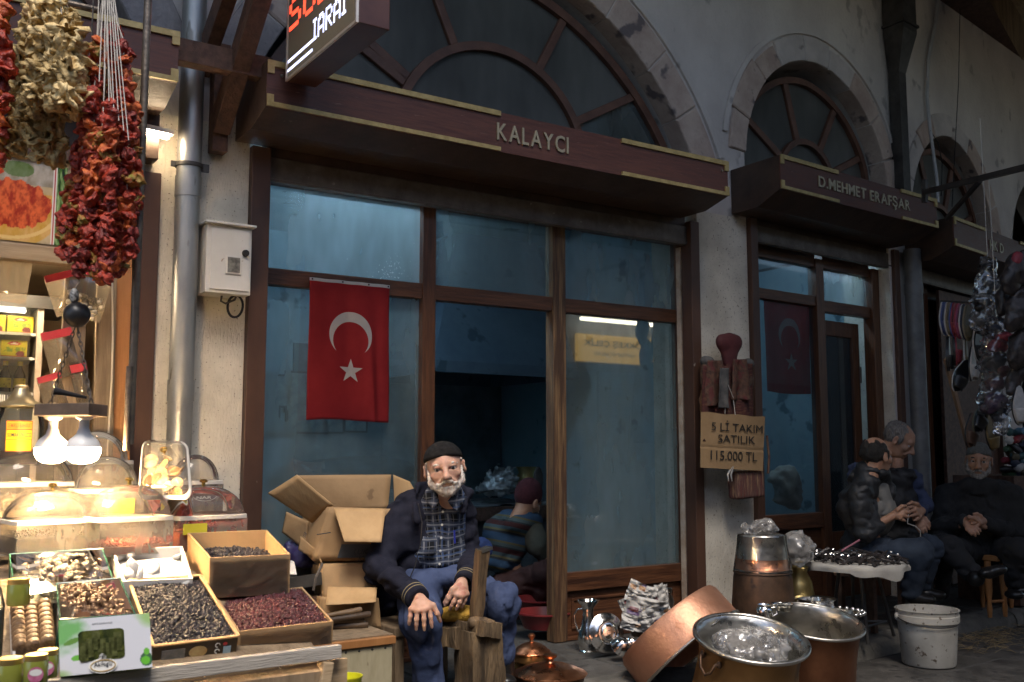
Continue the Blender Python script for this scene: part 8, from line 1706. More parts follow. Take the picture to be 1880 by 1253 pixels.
# trousers
lo, hi = bounds([J[k_] for k_ in ('pel', 'rk', 'lk', 'ra', 'la')], .2); tr = Blob(lo, hi, .010)
tr.ell(D(803, 1066, 4.44), (.185, .15, .10), .05, M=AX); tr.ell(D(808, 1056, 4.36), (.15, .10, .06), .05, M=AX)
tr.cone(J['rh'], J['rk'], .098, .080, .06); tr.cone(J['rk']+Vector((0, 0, -.005)), D(781, 1200, 4.05), .080, .068, .04); tr.cone(D(781, 1200, 4.05), D(788, 1285, 4.06), .070, .074, .03)
tr.cone(J['lh'], J['lk'], .095, .078, .06); tr.cone(J['lk'], D(920, 1165, 4.33), .078, .066, .04); tr.cone(D(920, 1165, 4.33), D(922, 1200, 4.34), .066, .064, .02); tr.plane(D(900, 1212, 4.36), (.1, -.1, -1), .004) if False else None
tr.noise(.024, 8, 9, (1.3, 1.3, .5)); tr.crease(.022, 5, 4, (1.7, 1.7, 1.0), .13); tr.crease(.016, 9, 11, (1.5, 1.5, .8), .14)
mb = MB(); tr.add_to(mb); relax(mb, 1); mb.build('trousers', M_TROUSER, man, smooth=180)
MB().beam(D(757, 1042, 4.285), D(848, 1040, 4.30), .012, .032, up=(0, 0, 1)).build('waistband', M_TROUSER, man, bev=.004) if False else None
# jacket
pts = [J[k_] for k_ in ('rs', 'ls', 're', 'le', 'rw', 'lw', 'pel')]+[D(690, 1130, 4.3), D(800, 880, 4.5)]
lo, hi = bounds(pts, .2); jk = Blob(lo, hi, .009)
jk.ell(D(790, 975, 4.46), (.185, .148, .20), .05, M=AX); jk.ell(D(794, 930, 4.47), (.165, .110, .065), .06, M=AX); jk.ell(D(778, 1045, 4.46), (.205, .165, .13), .06, M=AX); jk.ell(D(708, 1075, 4.42), (.085, .12, .15), .06, M=AX); jk.ell(D(690, 1105, 4.40), (.05, .10, .09), .05, M=AX)
jk.cone(D(735, 945, 4.44), J['re'], .072, .066, .05); jk.cone(J['re'], D(757, 1090, 4.01), .064, .046, .04); jk.cone(D(846, 948, 4.49), J['le'], .070, .064, .05); jk.cone(J['le'], D(857, 1060, 4.20), .060, .046, .04)
jk.cone(D(811, 900, 4.20), D(810, 960, 4.23), .070, .070, .02, 'sub'); jk.cone(D(810, 960, 4.23), D(803, 1075, 4.19), .072, .105, .02, 'sub'); jk.cone(D(818, 905, 4.42), D(820, 880, 4.36), .062, .075, .02, 'sub'); jk.ell(D(805, 1120, 4.36), (.16, .2, .11), .02, 'sub', M=AX); jk.cone(D(757, 1092, 4.0), D(780, 1115, 3.9), .02, .03, .01, 'sub')
for a, b in (((766, 955, 4.30), (762, 920, 4.32)), ((762, 920, 4.32), (768, 892, 4.42)), ((768, 892, 4.42), (800, 884, 4.50)), ((800, 884, 4.50), (842, 886, 4.51)), ((842, 886, 4.51), (858, 905, 4.42)), ((858, 905, 4.42), (852, 940, 4.33))): jk.cone(D(*a), D(*b), .017, .017, .02)
jk.noise(.018, 8, 12, (1.3, 1.3, .8)); jk.crease(.020, 5, 3, (1.2, 1.2, 1.9), .13); jk.crease(.014, 9, 8, (1, 1, 1.8), .14); mb = MB(); jk.add_to(mb); relax(mb, 1); jacket = mb.build('jacket', M_NAVY, man, smooth=180)
M_STRIPE = mat('cuff_stripe', (0.30, 0.24, 0.13), rough=.9)
for a, b, rr_ in ((D(752, 1083, 4.03), D(768, 1101, 3.965), .050), (D(861, 1055, 4.22), D(853, 1070, 4.155), .047)):
    ax = (b-a).normalized(); MB().lathe([(rr_*.80, 0), (rr_, .004), (rr_*1.02, .02), (rr_*1.0, (b-a).length-.004), (rr_*.86, (b-a).length), (rr_*.6, (b-a).length)], a, 28, axis=ax).build('cuff', M_NAVY, jacket, smooth=60)
    for f_ in (.45, .68): c_ = a+(b-a)*f_; MB().lathe([(rr_*1.015, -.002), (rr_*1.045, -.001), (rr_*1.045, .001), (rr_*1.015, .002)], c_, 28, axis=ax).build('cuff_stripe', M_STRIPE, jacket)
zp = [D(768, 925, 4.262), D(775, 960, 4.262), D(772, 1000, 4.262), D(762, 1040, 4.262), D(752, 1062, 4.27)]; MB().tube(zp, .0022, 6).build('zip', M_DARKMETAL, jacket)
sh_ = blob_obj('shoe', None, None, [(D(926, 1236, 4.34), (.045, .05, .04)), (D(924, 1214, 4.34), (.05, .05, .045)), (D(926, 1250, 4.22), (.05, .06, .03))], .01, mat('black_shoe', (0.012, 0.011, 0.011), rough=.35), parent=man); sh_ = blob_obj('shoe', None, None, [(D(790, 1300, 4.06), (.05, .06, .04)), (D(785, 1318, 3.95), (.05, .06, .03))], .012, mat('black_shoe', (0, 0, 0)), parent=man)

# ------------------------------------------------------------------ worker bent over inside the shop
def simple_person(name, label, hcen, hfwd, roll, k, skin, core_pts, base, hands=()):
    hm, fr_ = head(hcen, hfwd, roll, k)
    lo, hi = bounds([p for c_ in core_pts for p in c_[:2]], .1); b = Blob(lo, hi, .018)
    for a, c_, r1, r2 in core_pts: b.cone(a, c_, r1*(.48 if r1 > .09 else .75), r2*(.48 if r2 > .09 else (.75 if r2 > .04 else 1)), .03)
    b.add_to(hm)
    for h_ in hands: hand(hm, *h_, 1.0, .0034)
    o = hm.build('person', skin, smooth=180, base=base); tag(o, label, 'person'); eyes(o, hcen, fr_, k); return o, fr_
def garment(parent, name, m, prims, h=.011, noise=((.018, 9, 3, (1, 1, 1)),), cuts=(), planes=()):
    ps = []
    for p in prims: ps += [p[0], p[1]] if len(p) == 4 else [p[0]]
    SL = .87
    lo, hi = bounds(ps, .26); b = Blob(lo, hi, h)
    for p in prims:
        if len(p) == 4: b.cone(p[0], p[1], p[2]*SL, p[3]*SL, .045)
        else: b.ell(p[0], tuple(q_*SL for q_ in p[1]), .05, M=AX)
    for p in cuts:
        if len(p) == 4: b.cone(p[0], p[1], p[2], p[3], .02, 'sub')
        else: b.ell(p[0], p[1], .02, 'sub', M=AX)
    for p, n_ in planes: b.plane(p, n_)
    for n_ in noise: b.noise(*n_)
    b.crease(.020, 5.5, 7, (1.2, 1.2, 1.6), .12); b.crease(.013, 10, 2, (1.1, 1.1, 1.4), .13)
    mb = MB(); b.add_to(mb); relax(mb, 1); return mb.build(name, m, parent, smooth=180)
dW = 6.25; W = lambda x, y, dd=0.0: D(x, y, dW+dd)
hw = W(968, 922); wk, wfr = simple_person('person', 'worker in a maroon beanie and striped knit vest crouching inside the doorway', hw, FWH*.75+RTH*.65+Vector((0, 0, -.30)), R(6), .95, M_SKINT,
    [(W(945, 1060), W(930, 985), .11, .12), (W(930, 985), W(958, 945), .11, .05), (W(975, 975), W(1000, 1030, -.05), .045, .04), (W(1000, 1030, -.05), W(1040, 1040, .1), .035, .025), (W(945, 1065), W(1000, 1075, -.1), .07, .06), (W(1000, 1075, -.1), W(985, 1150, 0), .05, .04)], (W(950, 1100).x, W(950, 1100).y, .083))
cap(hw, wfr, .95, .030, -.045, .010, tall=.03, name='beanie', m=mat('maroon_knit', (0.055, 0.011, 0.017), (0.09, 0.02, 0.028), rough=.95, scale=70, bump=.6, bscale=260), parent=wk)
STR = stripes_mat(); garment(wk, 'vest', STR, [(W(932, 985), (.185, .13, .18)), (W(958, 955), (.15, .10, .08)), (W(962, 945), (.085, .085, .055)), (W(946, 962, -.07), (.10, .10, .07)), (W(920, 1030), (.165, .12, .10))])
garment(wk, 'sleeve', mat('olive_shirt', (0.06, 0.06, 0.045), (0.09, 0.09, 0.07), rough=.9), [(W(965, 960), W(988, 1002, -.05), .095, .08), (W(988, 1002, -.05), W(1000, 1028, -.05), .078, .065)])
garment(wk, 'trousers', mat('dark_maroon_trousers', (0.035, 0.012, 0.012), (0.06, 0.025, 0.022), rough=.9, scale=9), [(W(925, 1010, .02), (.18, .13, .05)), (W(945, 1070), (.20, .16, .12)), (W(945, 1070), W(1002, 1050, -.15), .10, .09), (W(1002, 1050, -.15), W(985, 1150), .085, .06), (W(955, 1080), W(960, 1140), .1, .08)])

# ------------------------------------------------------------------ three men sitting at the right
dA = 5.9; A = lambda x, y, dd=0.0: D(x, y, dA+dd)
ha = A(1609, 838); mA, frA = simple_person('person', 'balding man in dark leather jacket and jeans sitting with his back half turned', ha, FWH*.45+RTH*.85+Vector((0, 0, .0)), R(2), .93, M_SKINT,
    [(A(1600, 1005), A(1598, 920), .11, .12), (A(1598, 920), A(1606, 865), .1, .05), (A(1582, 905, -.1), A(1588, 975, -.15), .045, .04), (A(1588, 975, -.15), A(1645, 945, -.1), .035, .025), (A(1605, 1010), A(1695, 1005, -.05), .07, .055), (A(1695, 1005, -.05), A(1675, 1095), .05, .035)], (A(1600, 1090).x, A(1600, 1090).y, .083),
    hands=[(A(1642, 946, -.1), [A(1652, 952, -.12), A(1656, 946, -.12), A(1658, 940, -.11), A(1657, 934, -.10)], [A(1662, 957, -.10), A(1668, 950, -.10), A(1670, 942, -.09), A(1668, 936, -.08)], [A(1648, 936, -.12), A(1656, 930, -.12), A(1663, 929, -.11)])])
hair(ha, frA, .93, M_HAIRD, mA, bald=True)
M_BLKLEATHER = mat('black_leather_jacket', (0.008, 0.009, 0.011), (0.020, 0.021, 0.024), rough=.55, scale=14, bump=.4, bscale=40); M_JEANS = mat('dark_jeans', (0.016, 0.026, 0.045), (0.035, 0.05, 0.075), rough=.85, scale=9, bump=.3)
garment(mA, 'jacket', M_BLKLEATHER, [(A(1592, 935, .02), (.20, .15, .19)), (A(1598, 895, .02), (.175, .12, .08)), (A(1590, 1000, .02), (.18, .15, .10)), (A(1578, 905, -.1), A(1588, 978, -.15), .085, .072), (A(1588, 978, -.15), A(1640, 948, -.1), .065, .048), (A(1594, 868, .0), A(1612, 870, -.01), .088, .082), (A(1588, 880, .0), A(1598, 885, .0), .10, .10)], noise=((.022, 9, 5, (1, 1, .7)), (.010, 22, 3, (1, 1, 1))), cuts=[(A(1640, 895, -.08), A(1632, 985, -.10), .075, .075)])
garment(mA, 'shirt', mat('pale_grey_shirt', (0.16, 0.155, 0.14), (0.22, 0.21, 0.19), rough=.9), [(A(1606, 940, .03), (.15, .12, .18)), (A(1612, 895, .03), (.08, .08, .06))])
garment(mA, 'jeans', M_JEANS, [(A(1598, 1020), (.19, .16, .10)), (A(1605, 1018, -.05), A(1690, 1012, -.12), .105, .088), (A(1690, 1012, -.12), A(1672, 1085, -.08), .086, .068), (A(1615, 1015, .1), A(1708, 1005, .1), .10, .085), (A(1708, 1005, .1), A(1695, 1075, .12), .08, .065)])
for q in (A(1680, 1098, -.08), A(1700, 1090, .12)): blob_obj('shoe', None, None, [(q, (.055, .05, .04)), (q+RTH*.07+Vector((0, 0, -.01)), (.06, .045, .03))], .011, mat('black_shoe', (0, 0, 0)), parent=mA)
stA = thing('stool', 'low stool under the man in the leather jacket', 'stool', (A(1600, 1060).x, A(1600, 1060).y, .083), 'low stools'); q = A(1598, 1052); MB().box(q.x-.16, q.x+.16, q.y-.14, q.y+.14, q.z-.02, q.z+.015).build('seat', M_TIMBER, stA, bev=.005)
for x_, y_ in ((-.13, -.11), (.13, -.11), (-.13, .11), (.13, .11)): MB().beam((q.x+x_, q.y+y_, .083), (q.x+x_, q.y+y_, q.z-.02), .03, .03).build('leg', M_TIMBER, stA)

dB = 6.3; Bm = lambda x, y, dd=0.0: D(x, y, dB+dd)
hb2 = Bm(1650, 808); mB, frB = simple_person('person', 'grey haired man in a black vest and blue shirt looking down at his hands', hb2, -FWH*.35+RTH*.65+Vector((0, 0, -.42)), R(4), .93, M_SKINT,
    [(Bm(1650, 1000), Bm(1645, 900), .11, .12), (Bm(1645, 900), Bm(1648, 845), .1, .05), (Bm(1678, 885), Bm(1698, 930, -.05), .045, .04), (Bm(1698, 930, -.05), Bm(1680, 950, -.25), .035, .025), (Bm(1655, 1000), Bm(1735, 1000, -.1), .07, .055), (Bm(1735, 1000, -.1), Bm(1725, 1085), .05, .035)], (Bm(1650, 1080).x, Bm(1650, 1080).y, .083),
    hands=[(Bm(1692, 938, -.22), [Bm(1678, 930, -.28), Bm(1680, 937, -.29), Bm(1683, 944, -.29), Bm(1688, 950, -.28)], [Bm(1666, 932, -.30), Bm(1667, 940, -.31), Bm(1671, 948, -.31), Bm(1678, 956, -.30)], [Bm(1684, 926, -.28), Bm(1674, 923, -.30), Bm(1667, 926, -.30)]),
           (Bm(1690, 950, -.20), [Bm(1698, 962, -.24), Bm(1694, 966, -.25), Bm(1689, 968, -.25), Bm(1684, 968, -.24)], [Bm(1706, 972, -.25), Bm(1701, 977, -.26), Bm(1695, 979, -.26), Bm(1688, 977, -.25)], [Bm(1699, 953, -.23), Bm(1705, 960, -.25), Bm(1707, 966, -.25)])])
hair(hb2, frB, .93, M_HAIRG, mB)
garment(mB, 'vest', mat('black_padded_vest', (0.010, 0.010, 0.011), (0.022, 0.022, 0.024), rough=.6, scale=12, bump=.3), [(Bm(1645, 925), (.20, .15, .20)), (Bm(1648, 878), (.17, .12, .08)), (Bm(1648, 985), (.19, .15, .10))], cuts=[(Bm(1650, 850, -.12), (.05, .1, .05))])
M_BLUESHIRT = mat('blue_shirt', (0.028, 0.04, 0.085), (0.045, 0.06, 0.12), rough=.85, scale=10)
garment(mB, 'shirt_sleeve', M_BLUESHIRT, [(Bm(1676, 880), Bm(1697, 928, -.05), .078, .062), (Bm(1697, 928, -.05), Bm(1692, 938, -.18), .058, .045)]); garment(mB, 'shirt_sleeve', M_BLUESHIRT, [(Bm(1600, 870, .1), Bm(1575, 865, -.05), .08, .075), (Bm(1575, 865, -.05), Bm(1572, 905, -.1), .075, .06)])
garment(mB, 'trousers', mat('black_trousers', (0.009, 0.009, 0.010), (0.018, 0.018, 0.02), rough=.9), [(Bm(1655, 1005), (.19, .16, .10)), (Bm(1660, 1005), Bm(1738, 1003, -.1), .10, .085), (Bm(1738, 1003, -.1), Bm(1728, 1085), .082, .065)])
MB().tube([Bm(1668, 945, -.34), Bm(1666, 962, -.34), Bm(1680, 966, -.33), Bm(1690, 975, -.32), Bm(1690, 990, -.31)], .003, 6).build('cord', M_STRING, mB)
dC = 6.45; Cm = lambda x, y, dd=0.0: D(x, y, dC+dd)
hcc = Cm(1797, 846); mC, frC = simple_person('person', 'white bearded man in grey knit cap and black coat sitting with crossed legs', hcc, -FWH*.85-RTH*.42+Vector((0, 0, -.06)), R(-4), .95, M_SKINT,
    [(Cm(1800, 1000), Cm(1800, 930), .12, .13), (Cm(1800, 930), Cm(1800, 885), .1, .05), (Cm(1740, 915), Cm(1728, 975, -.1), .045, .04), (Cm(1728, 975, -.1), Cm(1775, 960, -.28), .035, .025), (Cm(1858, 915), Cm(1868, 980, -.1), .045, .04), (Cm(1868, 980, -.1), Cm(1800, 965, -.28), .035, .025), (Cm(1830, 1010), Cm(1868, 1010, -.35), .07, .055), (Cm(1868, 1010, -.35), Cm(1865, 1080, -.3), .05, .035), (Cm(1775, 1010), Cm(1745, 1010, -.4), .07, .055), (Cm(1745, 1010, -.4), Cm(1790, 1055, -.5), .05, .035)], (Cm(1810, 1080).x, Cm(1810, 1080).y, .083),
    hands=[(Cm(1772, 955, -.26), [Cm(1776, 972, -.33), Cm(1782, 974, -.34), Cm(1788, 973, -.34), Cm(1793, 969, -.33)], [Cm(1784, 982, -.35), Cm(1791, 984, -.355), Cm(1797, 981, -.355), Cm(1800, 976, -.345)], [Cm(1780, 950, -.32), Cm(1789, 952, -.34), Cm(1795, 957, -.34)]),
           (Cm(1806, 958, -.26), [Cm(1798, 962, -.32), Cm(1795, 957, -.32), Cm(1793, 952, -.31), Cm(1792, 948, -.30)], [Cm(1788, 968, -.33), Cm(1784, 962, -.33), Cm(1782, 956, -.32), Cm(1782, 951, -.31)], [Cm(1800, 948, -.30), Cm(1794, 944, -.31), Cm(1788, 944, -.31)])])
M_BEARDG = mat('grey_white_beard', (0.22, 0.2, 0.18), (0.46, 0.43, 0.40), rough=.85, scale=130, bump=.9, bscale=260); beard(hcc, frC, .95, M_BEARDG, mC); brows(hcc, frC, .95, M_HAIRD, mC); cap(hcc, frC, .95, .048, .010, .007, m=mat('grey_knit', (0.10, 0.10, 0.095), (0.15, 0.15, 0.14), rough=.95, scale=70, bump=.6, bscale=260), parent=mC)
M_COAT = mat('black_wool_coat', (0.008, 0.008, 0.009), (0.018, 0.018, 0.019), rough=.9, scale=12, bump=.35, bscale=60)
garment(mC, 'coat', M_COAT, [(Cm(1800, 945), (.24, .17, .22)), (Cm(1800, 900), (.22, .13, .09)), (Cm(1800, 1005), (.24, .18, .12)), (Cm(1742, 912), Cm(1728, 978, -.1), .10, .085), (Cm(1728, 978, -.1), Cm(1768, 958, -.24), .075, .055), (Cm(1858, 912), Cm(1868, 982, -.1), .10, .085), (Cm(1868, 982, -.1), Cm(1812, 962, -.24), .075, .055), (Cm(1775, 895, -.08), Cm(1822, 893, -.08), .05, .05)], noise=((.024, 8, 5, (1, 1, .7)), (.01, 20, 2, (1, 1, 1))), cuts=[(Cm(1797, 880, -.16), Cm(1797, 900, -.17), .06, .045)])
garment(mC, 'trousers', mat('black_trousers', (0, 0, 0)), [(Cm(1805, 1015), (.21, .17, .10)), (Cm(1830, 1012, -.05), Cm(1868, 1012, -.35), .11, .09), (Cm(1868, 1012, -.35), Cm(1866, 1075, -.3), .088, .07), (Cm(1780, 1012, -.05), Cm(1742, 1008, -.4), .11, .09), (Cm(1742, 1008, -.4), Cm(1782, 1050, -.5), .088, .07)])
M_SHOE = mat('black_shoe', (0, 0, 0)); blob_obj('shoe', None, None, [(Cm(1792, 1062, -.55), (.05, .05, .05)), (Cm(1815, 1052, -.62), (.075, .045, .035)), (Cm(1835, 1046, -.64), (.05, .04, .03))], .009, M_SHOE, parent=mC); blob_obj('shoe', None, None, [(Cm(1868, 1085, -.3), (.05, .06, .04)), (Cm(1862, 1092, -.42), (.045, .06, .03))], .01, M_SHOE, parent=mC)
chC = thing('stool', 'orange brown turned wooden stool under the man in the grey cap', 'stool', (Cm(1820, 1080).x, Cm(1820, 1080).y, .083), 'low stools'); q = Cm(1815, 1018, .02); MB().box(q.x-.2, q.x+.2, q.y-.18, q.y+.18, q.z-.02, q.z+.015).build('seat', M_ORANGEWOOD, chC, bev=.005)
for px, dd in ((1812, -.18), (1840, -.14), (1800, .2), (1852, .2)): a = Cm(px, 1020, dd); MB().lathe([(.012, 0), (.017, .05), (.013, .10), (.022, .16), (.024, .24), (.02, max(.26, q.z-.02-.083))], (a.x, a.y, .083), 14).build('leg', M_ORANGEWOOD, chC, smooth=60)
for zz in (.18,): a, b = Cm(1812, 1020, -.18), Cm(1840, 1020, -.14); MB().tube([(a.x, a.y, zz), (b.x, b.y, zz)], .009, 8).build('stretcher', M_ORANGEWOOD, chC)
# ================================================================== footwear seller at the right edge
dR = 6.2; Rr = lambda x, y, dd=0.0: D(x, y, dR+dd)
aw = thing('awning_bracket', 'dark iron awning arm sloping out at the right edge', 'bracket', D(1715, 352, 6.3))
MB().beam(D(1698, 353, 6.55), D(1905, 302, 5.0), .035, .03).build('arm', M_DARKMETAL, aw); MB().beam(D(1738, 402, 6.5), D(1800, 332, 5.9), .022, .022).build('strut', M_DARKMETAL, aw); MB().beam(D(1698, 330, 6.56), D(1698, 372, 6.56), .03, .03, up=(1, 0, 0)).build('wall_plate', M_DARKMETAL, aw)
# timber eave at the far top corner
ev = MB().beam(D(1838, -40, 8.2), D(1912, 90, 7.6), .22, .2).build('eave_beam', M_OLDWOOD); tag(ev, 'brown timber eave crossing the top right corner', 'beam')
# rack of slippers
rk = thing('slipper_rail', 'thin rail carrying the bright slippers', 'rail', Rr(1755, 548)); MB().tube([Rr(1728, 553), Rr(1790, 556, -.3)], .006, 6).build('bar', M_DARKMETAL, rk)
def slipper(label, px, py_, dd, c1, c2, yaw, L_=.22, up=True, grp='slippers hanging at the right edge', tilt=0.0, top=None):
    c = Rr(px, py_, dd); t = thing('slipper', label, 'slipper', c-Vector((0, 0, L_/2)), grp); ax = (RTH*math.cos(yaw)+FWH*math.sin(yaw)); nn = ax.cross(UPZ).normalized(); zz = (UPZ*math.cos(tilt)+ax*math.sin(tilt)).normalized(); xx = zz.cross(nn).normalized()
    def W2(s): return .030+.012*math.sin(math.pi*min(1, s*1.1))+.008*math.sin(2*math.pi*s-1.2)
    mb = MB(); n = 16; pr = []
    for k in range(n+1): s = k/n; w = W2(s)*math.sqrt(max(0, 1-(2*s-1)**8)); pr.append((s, w))
    for off, nm, m in ((0, 'sole', c2), (.010, 'insole', c1)):
        mb = MB()
        for s, w in pr: p = c+zz*(s-.5)*L_; mb.v += [tuple(p+xx*w+nn*off), tuple(p-xx*w+nn*off), tuple(p-xx*w+nn*(off+.009)), tuple(p+xx*w+nn*(off+.009))]
        for k in range(n):
            for i in range(4): j = (i+1) % 4; mb.f.append((k*4+i, k*4+j, k*4+4+j, k*4+4+i)); mb.mi.append(0)
        mb.build(nm, m, t, smooth=60, fix=True)
    mb = MB(); mb.grid(lambda u, v: c+zz*((.08+.34*v)-.5)*L_*1.0+xx*W2(.1+.3*v)*1.05*math.cos(math.pi*u)+nn*(.020+.035*math.sin(math.pi*u)*(.6+.4*v)), 10, 6); mb.build('strap', top or c1, t, smooth=180, solid=.004)
def cm(n, c, r=.6): c = tuple(q*.55+.1*sum(c)/3 for q in c); return mat(n, c, tuple(min(1, q*1.35+.004) for q in c), rough=r, scale=20)
S_BLUE, S_BEIGE, S_RED, S_PINK, S_NAVY, S_OLIVE, S_WHITE, S_BLACK = cm('slipper_blue', (.05, .09, .30)), cm('slipper_beige', (.26, .20, .12)), cm('slipper_red', (.34, .02, .04)), cm('slipper_pink', (.40, .05, .14)), cm('slipper_navy', (.015, .025, .06)), cm('slipper_olive', (.13, .11, .06)), cm('slipper_white', (.55, .54, .52)), cm('slipper_black', (.012, .012, .014), .4)
for i, (px, py_, dd, a, b, lab) in enumerate(((1731, 585, .05, S_BLUE, S_WHITE, 'blue slipper first on the rail by the rain pipe'), (1740, 586, .0, S_BEIGE, S_WHITE, 'beige slipper second on the rail'), (1749, 588, -.05, S_RED, S_BLUE, 'red slipper with a blue edge third on the rail'), (1758, 590, -.1, S_PINK, S_RED, 'pink slipper fourth on the rail'), (1767, 592, -.15, S_NAVY, S_WHITE, 'navy slipper fifth on the rail'), (1774, 594, -.2, S_OLIVE, S_BEIGE, 'olive slipper last on the rail'))): slipper(lab, px, py_, dd, a, b, R(38))
for (px, py_, dd, a, b, yaw, tilt, lab) in ((1750, 640, -.05, S_RED, S_BLACK, 70, .1, 'red slipper hanging in the lower row'), (1770, 650, -.1, S_OLIVE, S_WHITE, 60, -.1, 'olive slipper hanging in the lower row'), (1738, 650, 0, S_BLACK, S_BLACK, 60, .1, 'black slipper hanging lowest by the rain pipe'), (1762, 690, -.2, S_BLACK, S_WHITE, 20, .5, 'big black slipper with a white edge above the leaning stick'), (1782, 668, -.2, S_WHITE, S_BLACK, 50, .2, 'white slipper behind the clear plastic bundles'), (1792, 630, -.25, S_BLACK, S_WHITE, 40, .0, 'black and white slipper beside the clear bundle'), (1868, 745, -.7, S_WHITE, S_BLACK, 25, .05, 'white clog hanging at the right edge'), (1798, 765, -.3, S_BLACK, S_OLIVE, 30, .6, 'black slipper lying low behind the stick'), (1815, 795, -.3, cm('slipper_tan', (.24, .16, .05)), S_BLACK, 40, -.3, 'tan slipper lowest in the hanging row'), (1780, 790, -.2, cm('slipper_brown', (.13, .06, .03)), S_BLACK, 35, .3, 'brown slipper above the grey cap')): slipper(lab, px, py_, dd, a, b, R(yaw), tilt=tilt)
# bunches of footwear in clear plastic
M_CLEARPL = glass_mat('clear_plastic_sleeve', (0.97, 0.97, 0.98), (0.5, 0.52, 0.55), 0.14, rough=.12, spec_blend=.08, streak=False, scale=12)
def bundle(label, pts, m_in, seed, grp='plastic wrapped bundles'):
    t = thing('wrapped_bundle', label, 'bundle', pts[-1][0], grp); rng = np.random.default_rng(seed)
    for k, (p, r) in enumerate(pts):
        c = m_in[k % len(m_in)]; bl = Blob(p-Vector((.16, .16, .16)), p+Vector((.16, .16, .16)), .012); bl.ell(p+Vector(rng.normal(size=3)*.008), (r*.8, r*.7, r*.55), .02); bl.ell(p+Vector(rng.normal(size=3)*.03), (r*.5, r*.6, r*.4), .02); bl.noise(.02, 22, seed+k); mb = MB(); bl.add_to(mb); mb.build('shoe', c, t, smooth=180)
    bl = Blob(*[np.array(q) for q in bounds([p for p, r in pts], .18)], .012)
    for (a, ra), (b, rb_) in zip(pts[:-1], pts[1:]): bl.cone(a, b, ra*1.05, rb_*1.05, .03)
    bl.cone(pts[0][0], pts[0][0]+Vector((0, 0, .07)), pts[0][1]*.8, .01, .02); bl.noise(.05, 20, seed); mb = MB(); bl.add_to(mb); mb.build('plastic_sleeve', M_CLEARPL, t, smooth=45)
    MB().tube([pts[0][0]+Vector((0, 0, .06)), pts[0][0]+Vector((0, 0, .9))], .002, 5).build('string', M_STRING, t)
bundle('long clear plastic bundle hanging from the sign at the right', [(Rr(1814, 490, -.35), .05), (Rr(1812, 520, -.35), .06), (Rr(1808, 555, -.35), .065), (Rr(1803, 590, -.35), .055), (Rr(1800, 606, -.35), .03)], [S_BLACK, cm('grey_stuff', (.12, .13, .14))], 5)
bundle('clear plastic bundle of red and black shoes in the middle of the display', [(Rr(1830, 600, -.45), .05), (Rr(1832, 635, -.45), .075), (Rr(1830, 670, -.45), .085), (Rr(1832, 705, -.45), .075), (Rr(1828, 738, -.45), .085), (Rr(1830, 760, -.45), .05)], [S_NAVY, S_RED, S_BLACK, cm('maroon_stuff', (.12, .02, .03)), cm('violet_stuff', (.10, .05, .12))], 9)
q = Rr(1838, 782, -.5); bag('plastic_bag', 'empty clear bag under the bundle of shoes', [(q, (.05, .04, .06), .03), (q+Vector((.02, 0, .04)), (.04, .03, .04), .03)], .009, M_CLEARPL, (.04, 22, 3))
for k, (px, py_, dd, r) in enumerate(((1864, 500, -.7, .075), (1850, 545, -.6, .06), (1868, 572, -.7, .08), (1872, 640, -.65, .07), (1868, 690, -.6, .06))):
    p = Rr(px, py_, dd); blob_obj('shoe_bunch', 'bunch of black shoes at the right edge, '+['topmost', 'second from the top', 'third from the top', 'fourth from the top', 'lowest'][k], 'shoes', [(p, (r*.7, r*.6, r*1.5)), (p+RTH*.05+Vector((0, 0, .03)), (r*.55, r*.5, r*1.3)), (p-RTH*.04-Vector((0, 0, .04)), (r*.5, r*.5, r*1.2))], .012, M_LEATHER, (.03, 16, k), group='bunches of black shoes')
p = Rr(1868, 478, -.7); blob_obj('pouch', 'dark red pouch hanging over the black shoes', 'pouch', [(p, (.045, .03, .05))], .01, S_RED, (.01, 20, 1))
sk_ = MB().beam(Rr(1736, 658, .35), Rr(1786, 850, .55), .035, .022, up=(0, 1, 0)).build('stick', mat('plain_stick', (0.20, 0.12, 0.07), (0.29, 0.18, 0.11), rough=.7, scale=8), bev=.003); tag(sk_, 'plain wooden stick leaning in front of the footwear', 'stick')
sh_t = thing('display_stand', 'low display stand heaped with small goods at the right edge', 'stand', Rr(1860, 1000, .75)); q = Rr(1872, 868, .75); MB().box(q.x-.25, q.x+.5, q.y-.1, q.y+.35, .09, q.z-.02).build('base', M_TIMBER, sh_t)
rng = np.random.default_rng(3); cols = [S_BLACK, S_NAVY, S_WHITE, S_RED, S_OLIVE, cm('teal_stuff', (.03, .12, .13)), cm('skyblue_stuff', (.08, .22, .36)), cm('green_stuff', (.03, .09, .03))]
for k in range(18):
    px, py_ = [(1850, 862), (1862, 850), (1874, 858), (1848, 846), (1858, 836), (1870, 838), (1880, 845), (1850, 826), (1864, 822), (1876, 822), (1856, 812), (1868, 806), (1880, 808), (1862, 795), (1874, 792), (1856, 872), (1868, 868), (1880, 870)][k]
    p = Rr(px, py_, .7-.02*(k % 3)); ax = Vector(rng.normal(size=3)).normalized(); ax.z *= .3; o = MB().lathe([(0, -.05), (.018, -.048), (.026, -.02), (.022, .02), (.03, .045), (.02, .055), (0, .055)], p, 14, axis=ax); o = o.build('trinket', cols[k % 8], smooth=60)
    tag(o, ['black', 'navy', 'white', 'red', 'olive', 'teal', 'sky blue', 'dark green'][k % 8]+' trinket '+['low', 'midway', 'high'][0 if py_ > 845 else (1 if py_ > 815 else 2)]+([' in front', '', ' at the back'][k//6])+' on the heap at the right edge', 'trinket', 'small goods heaped at the right edge')
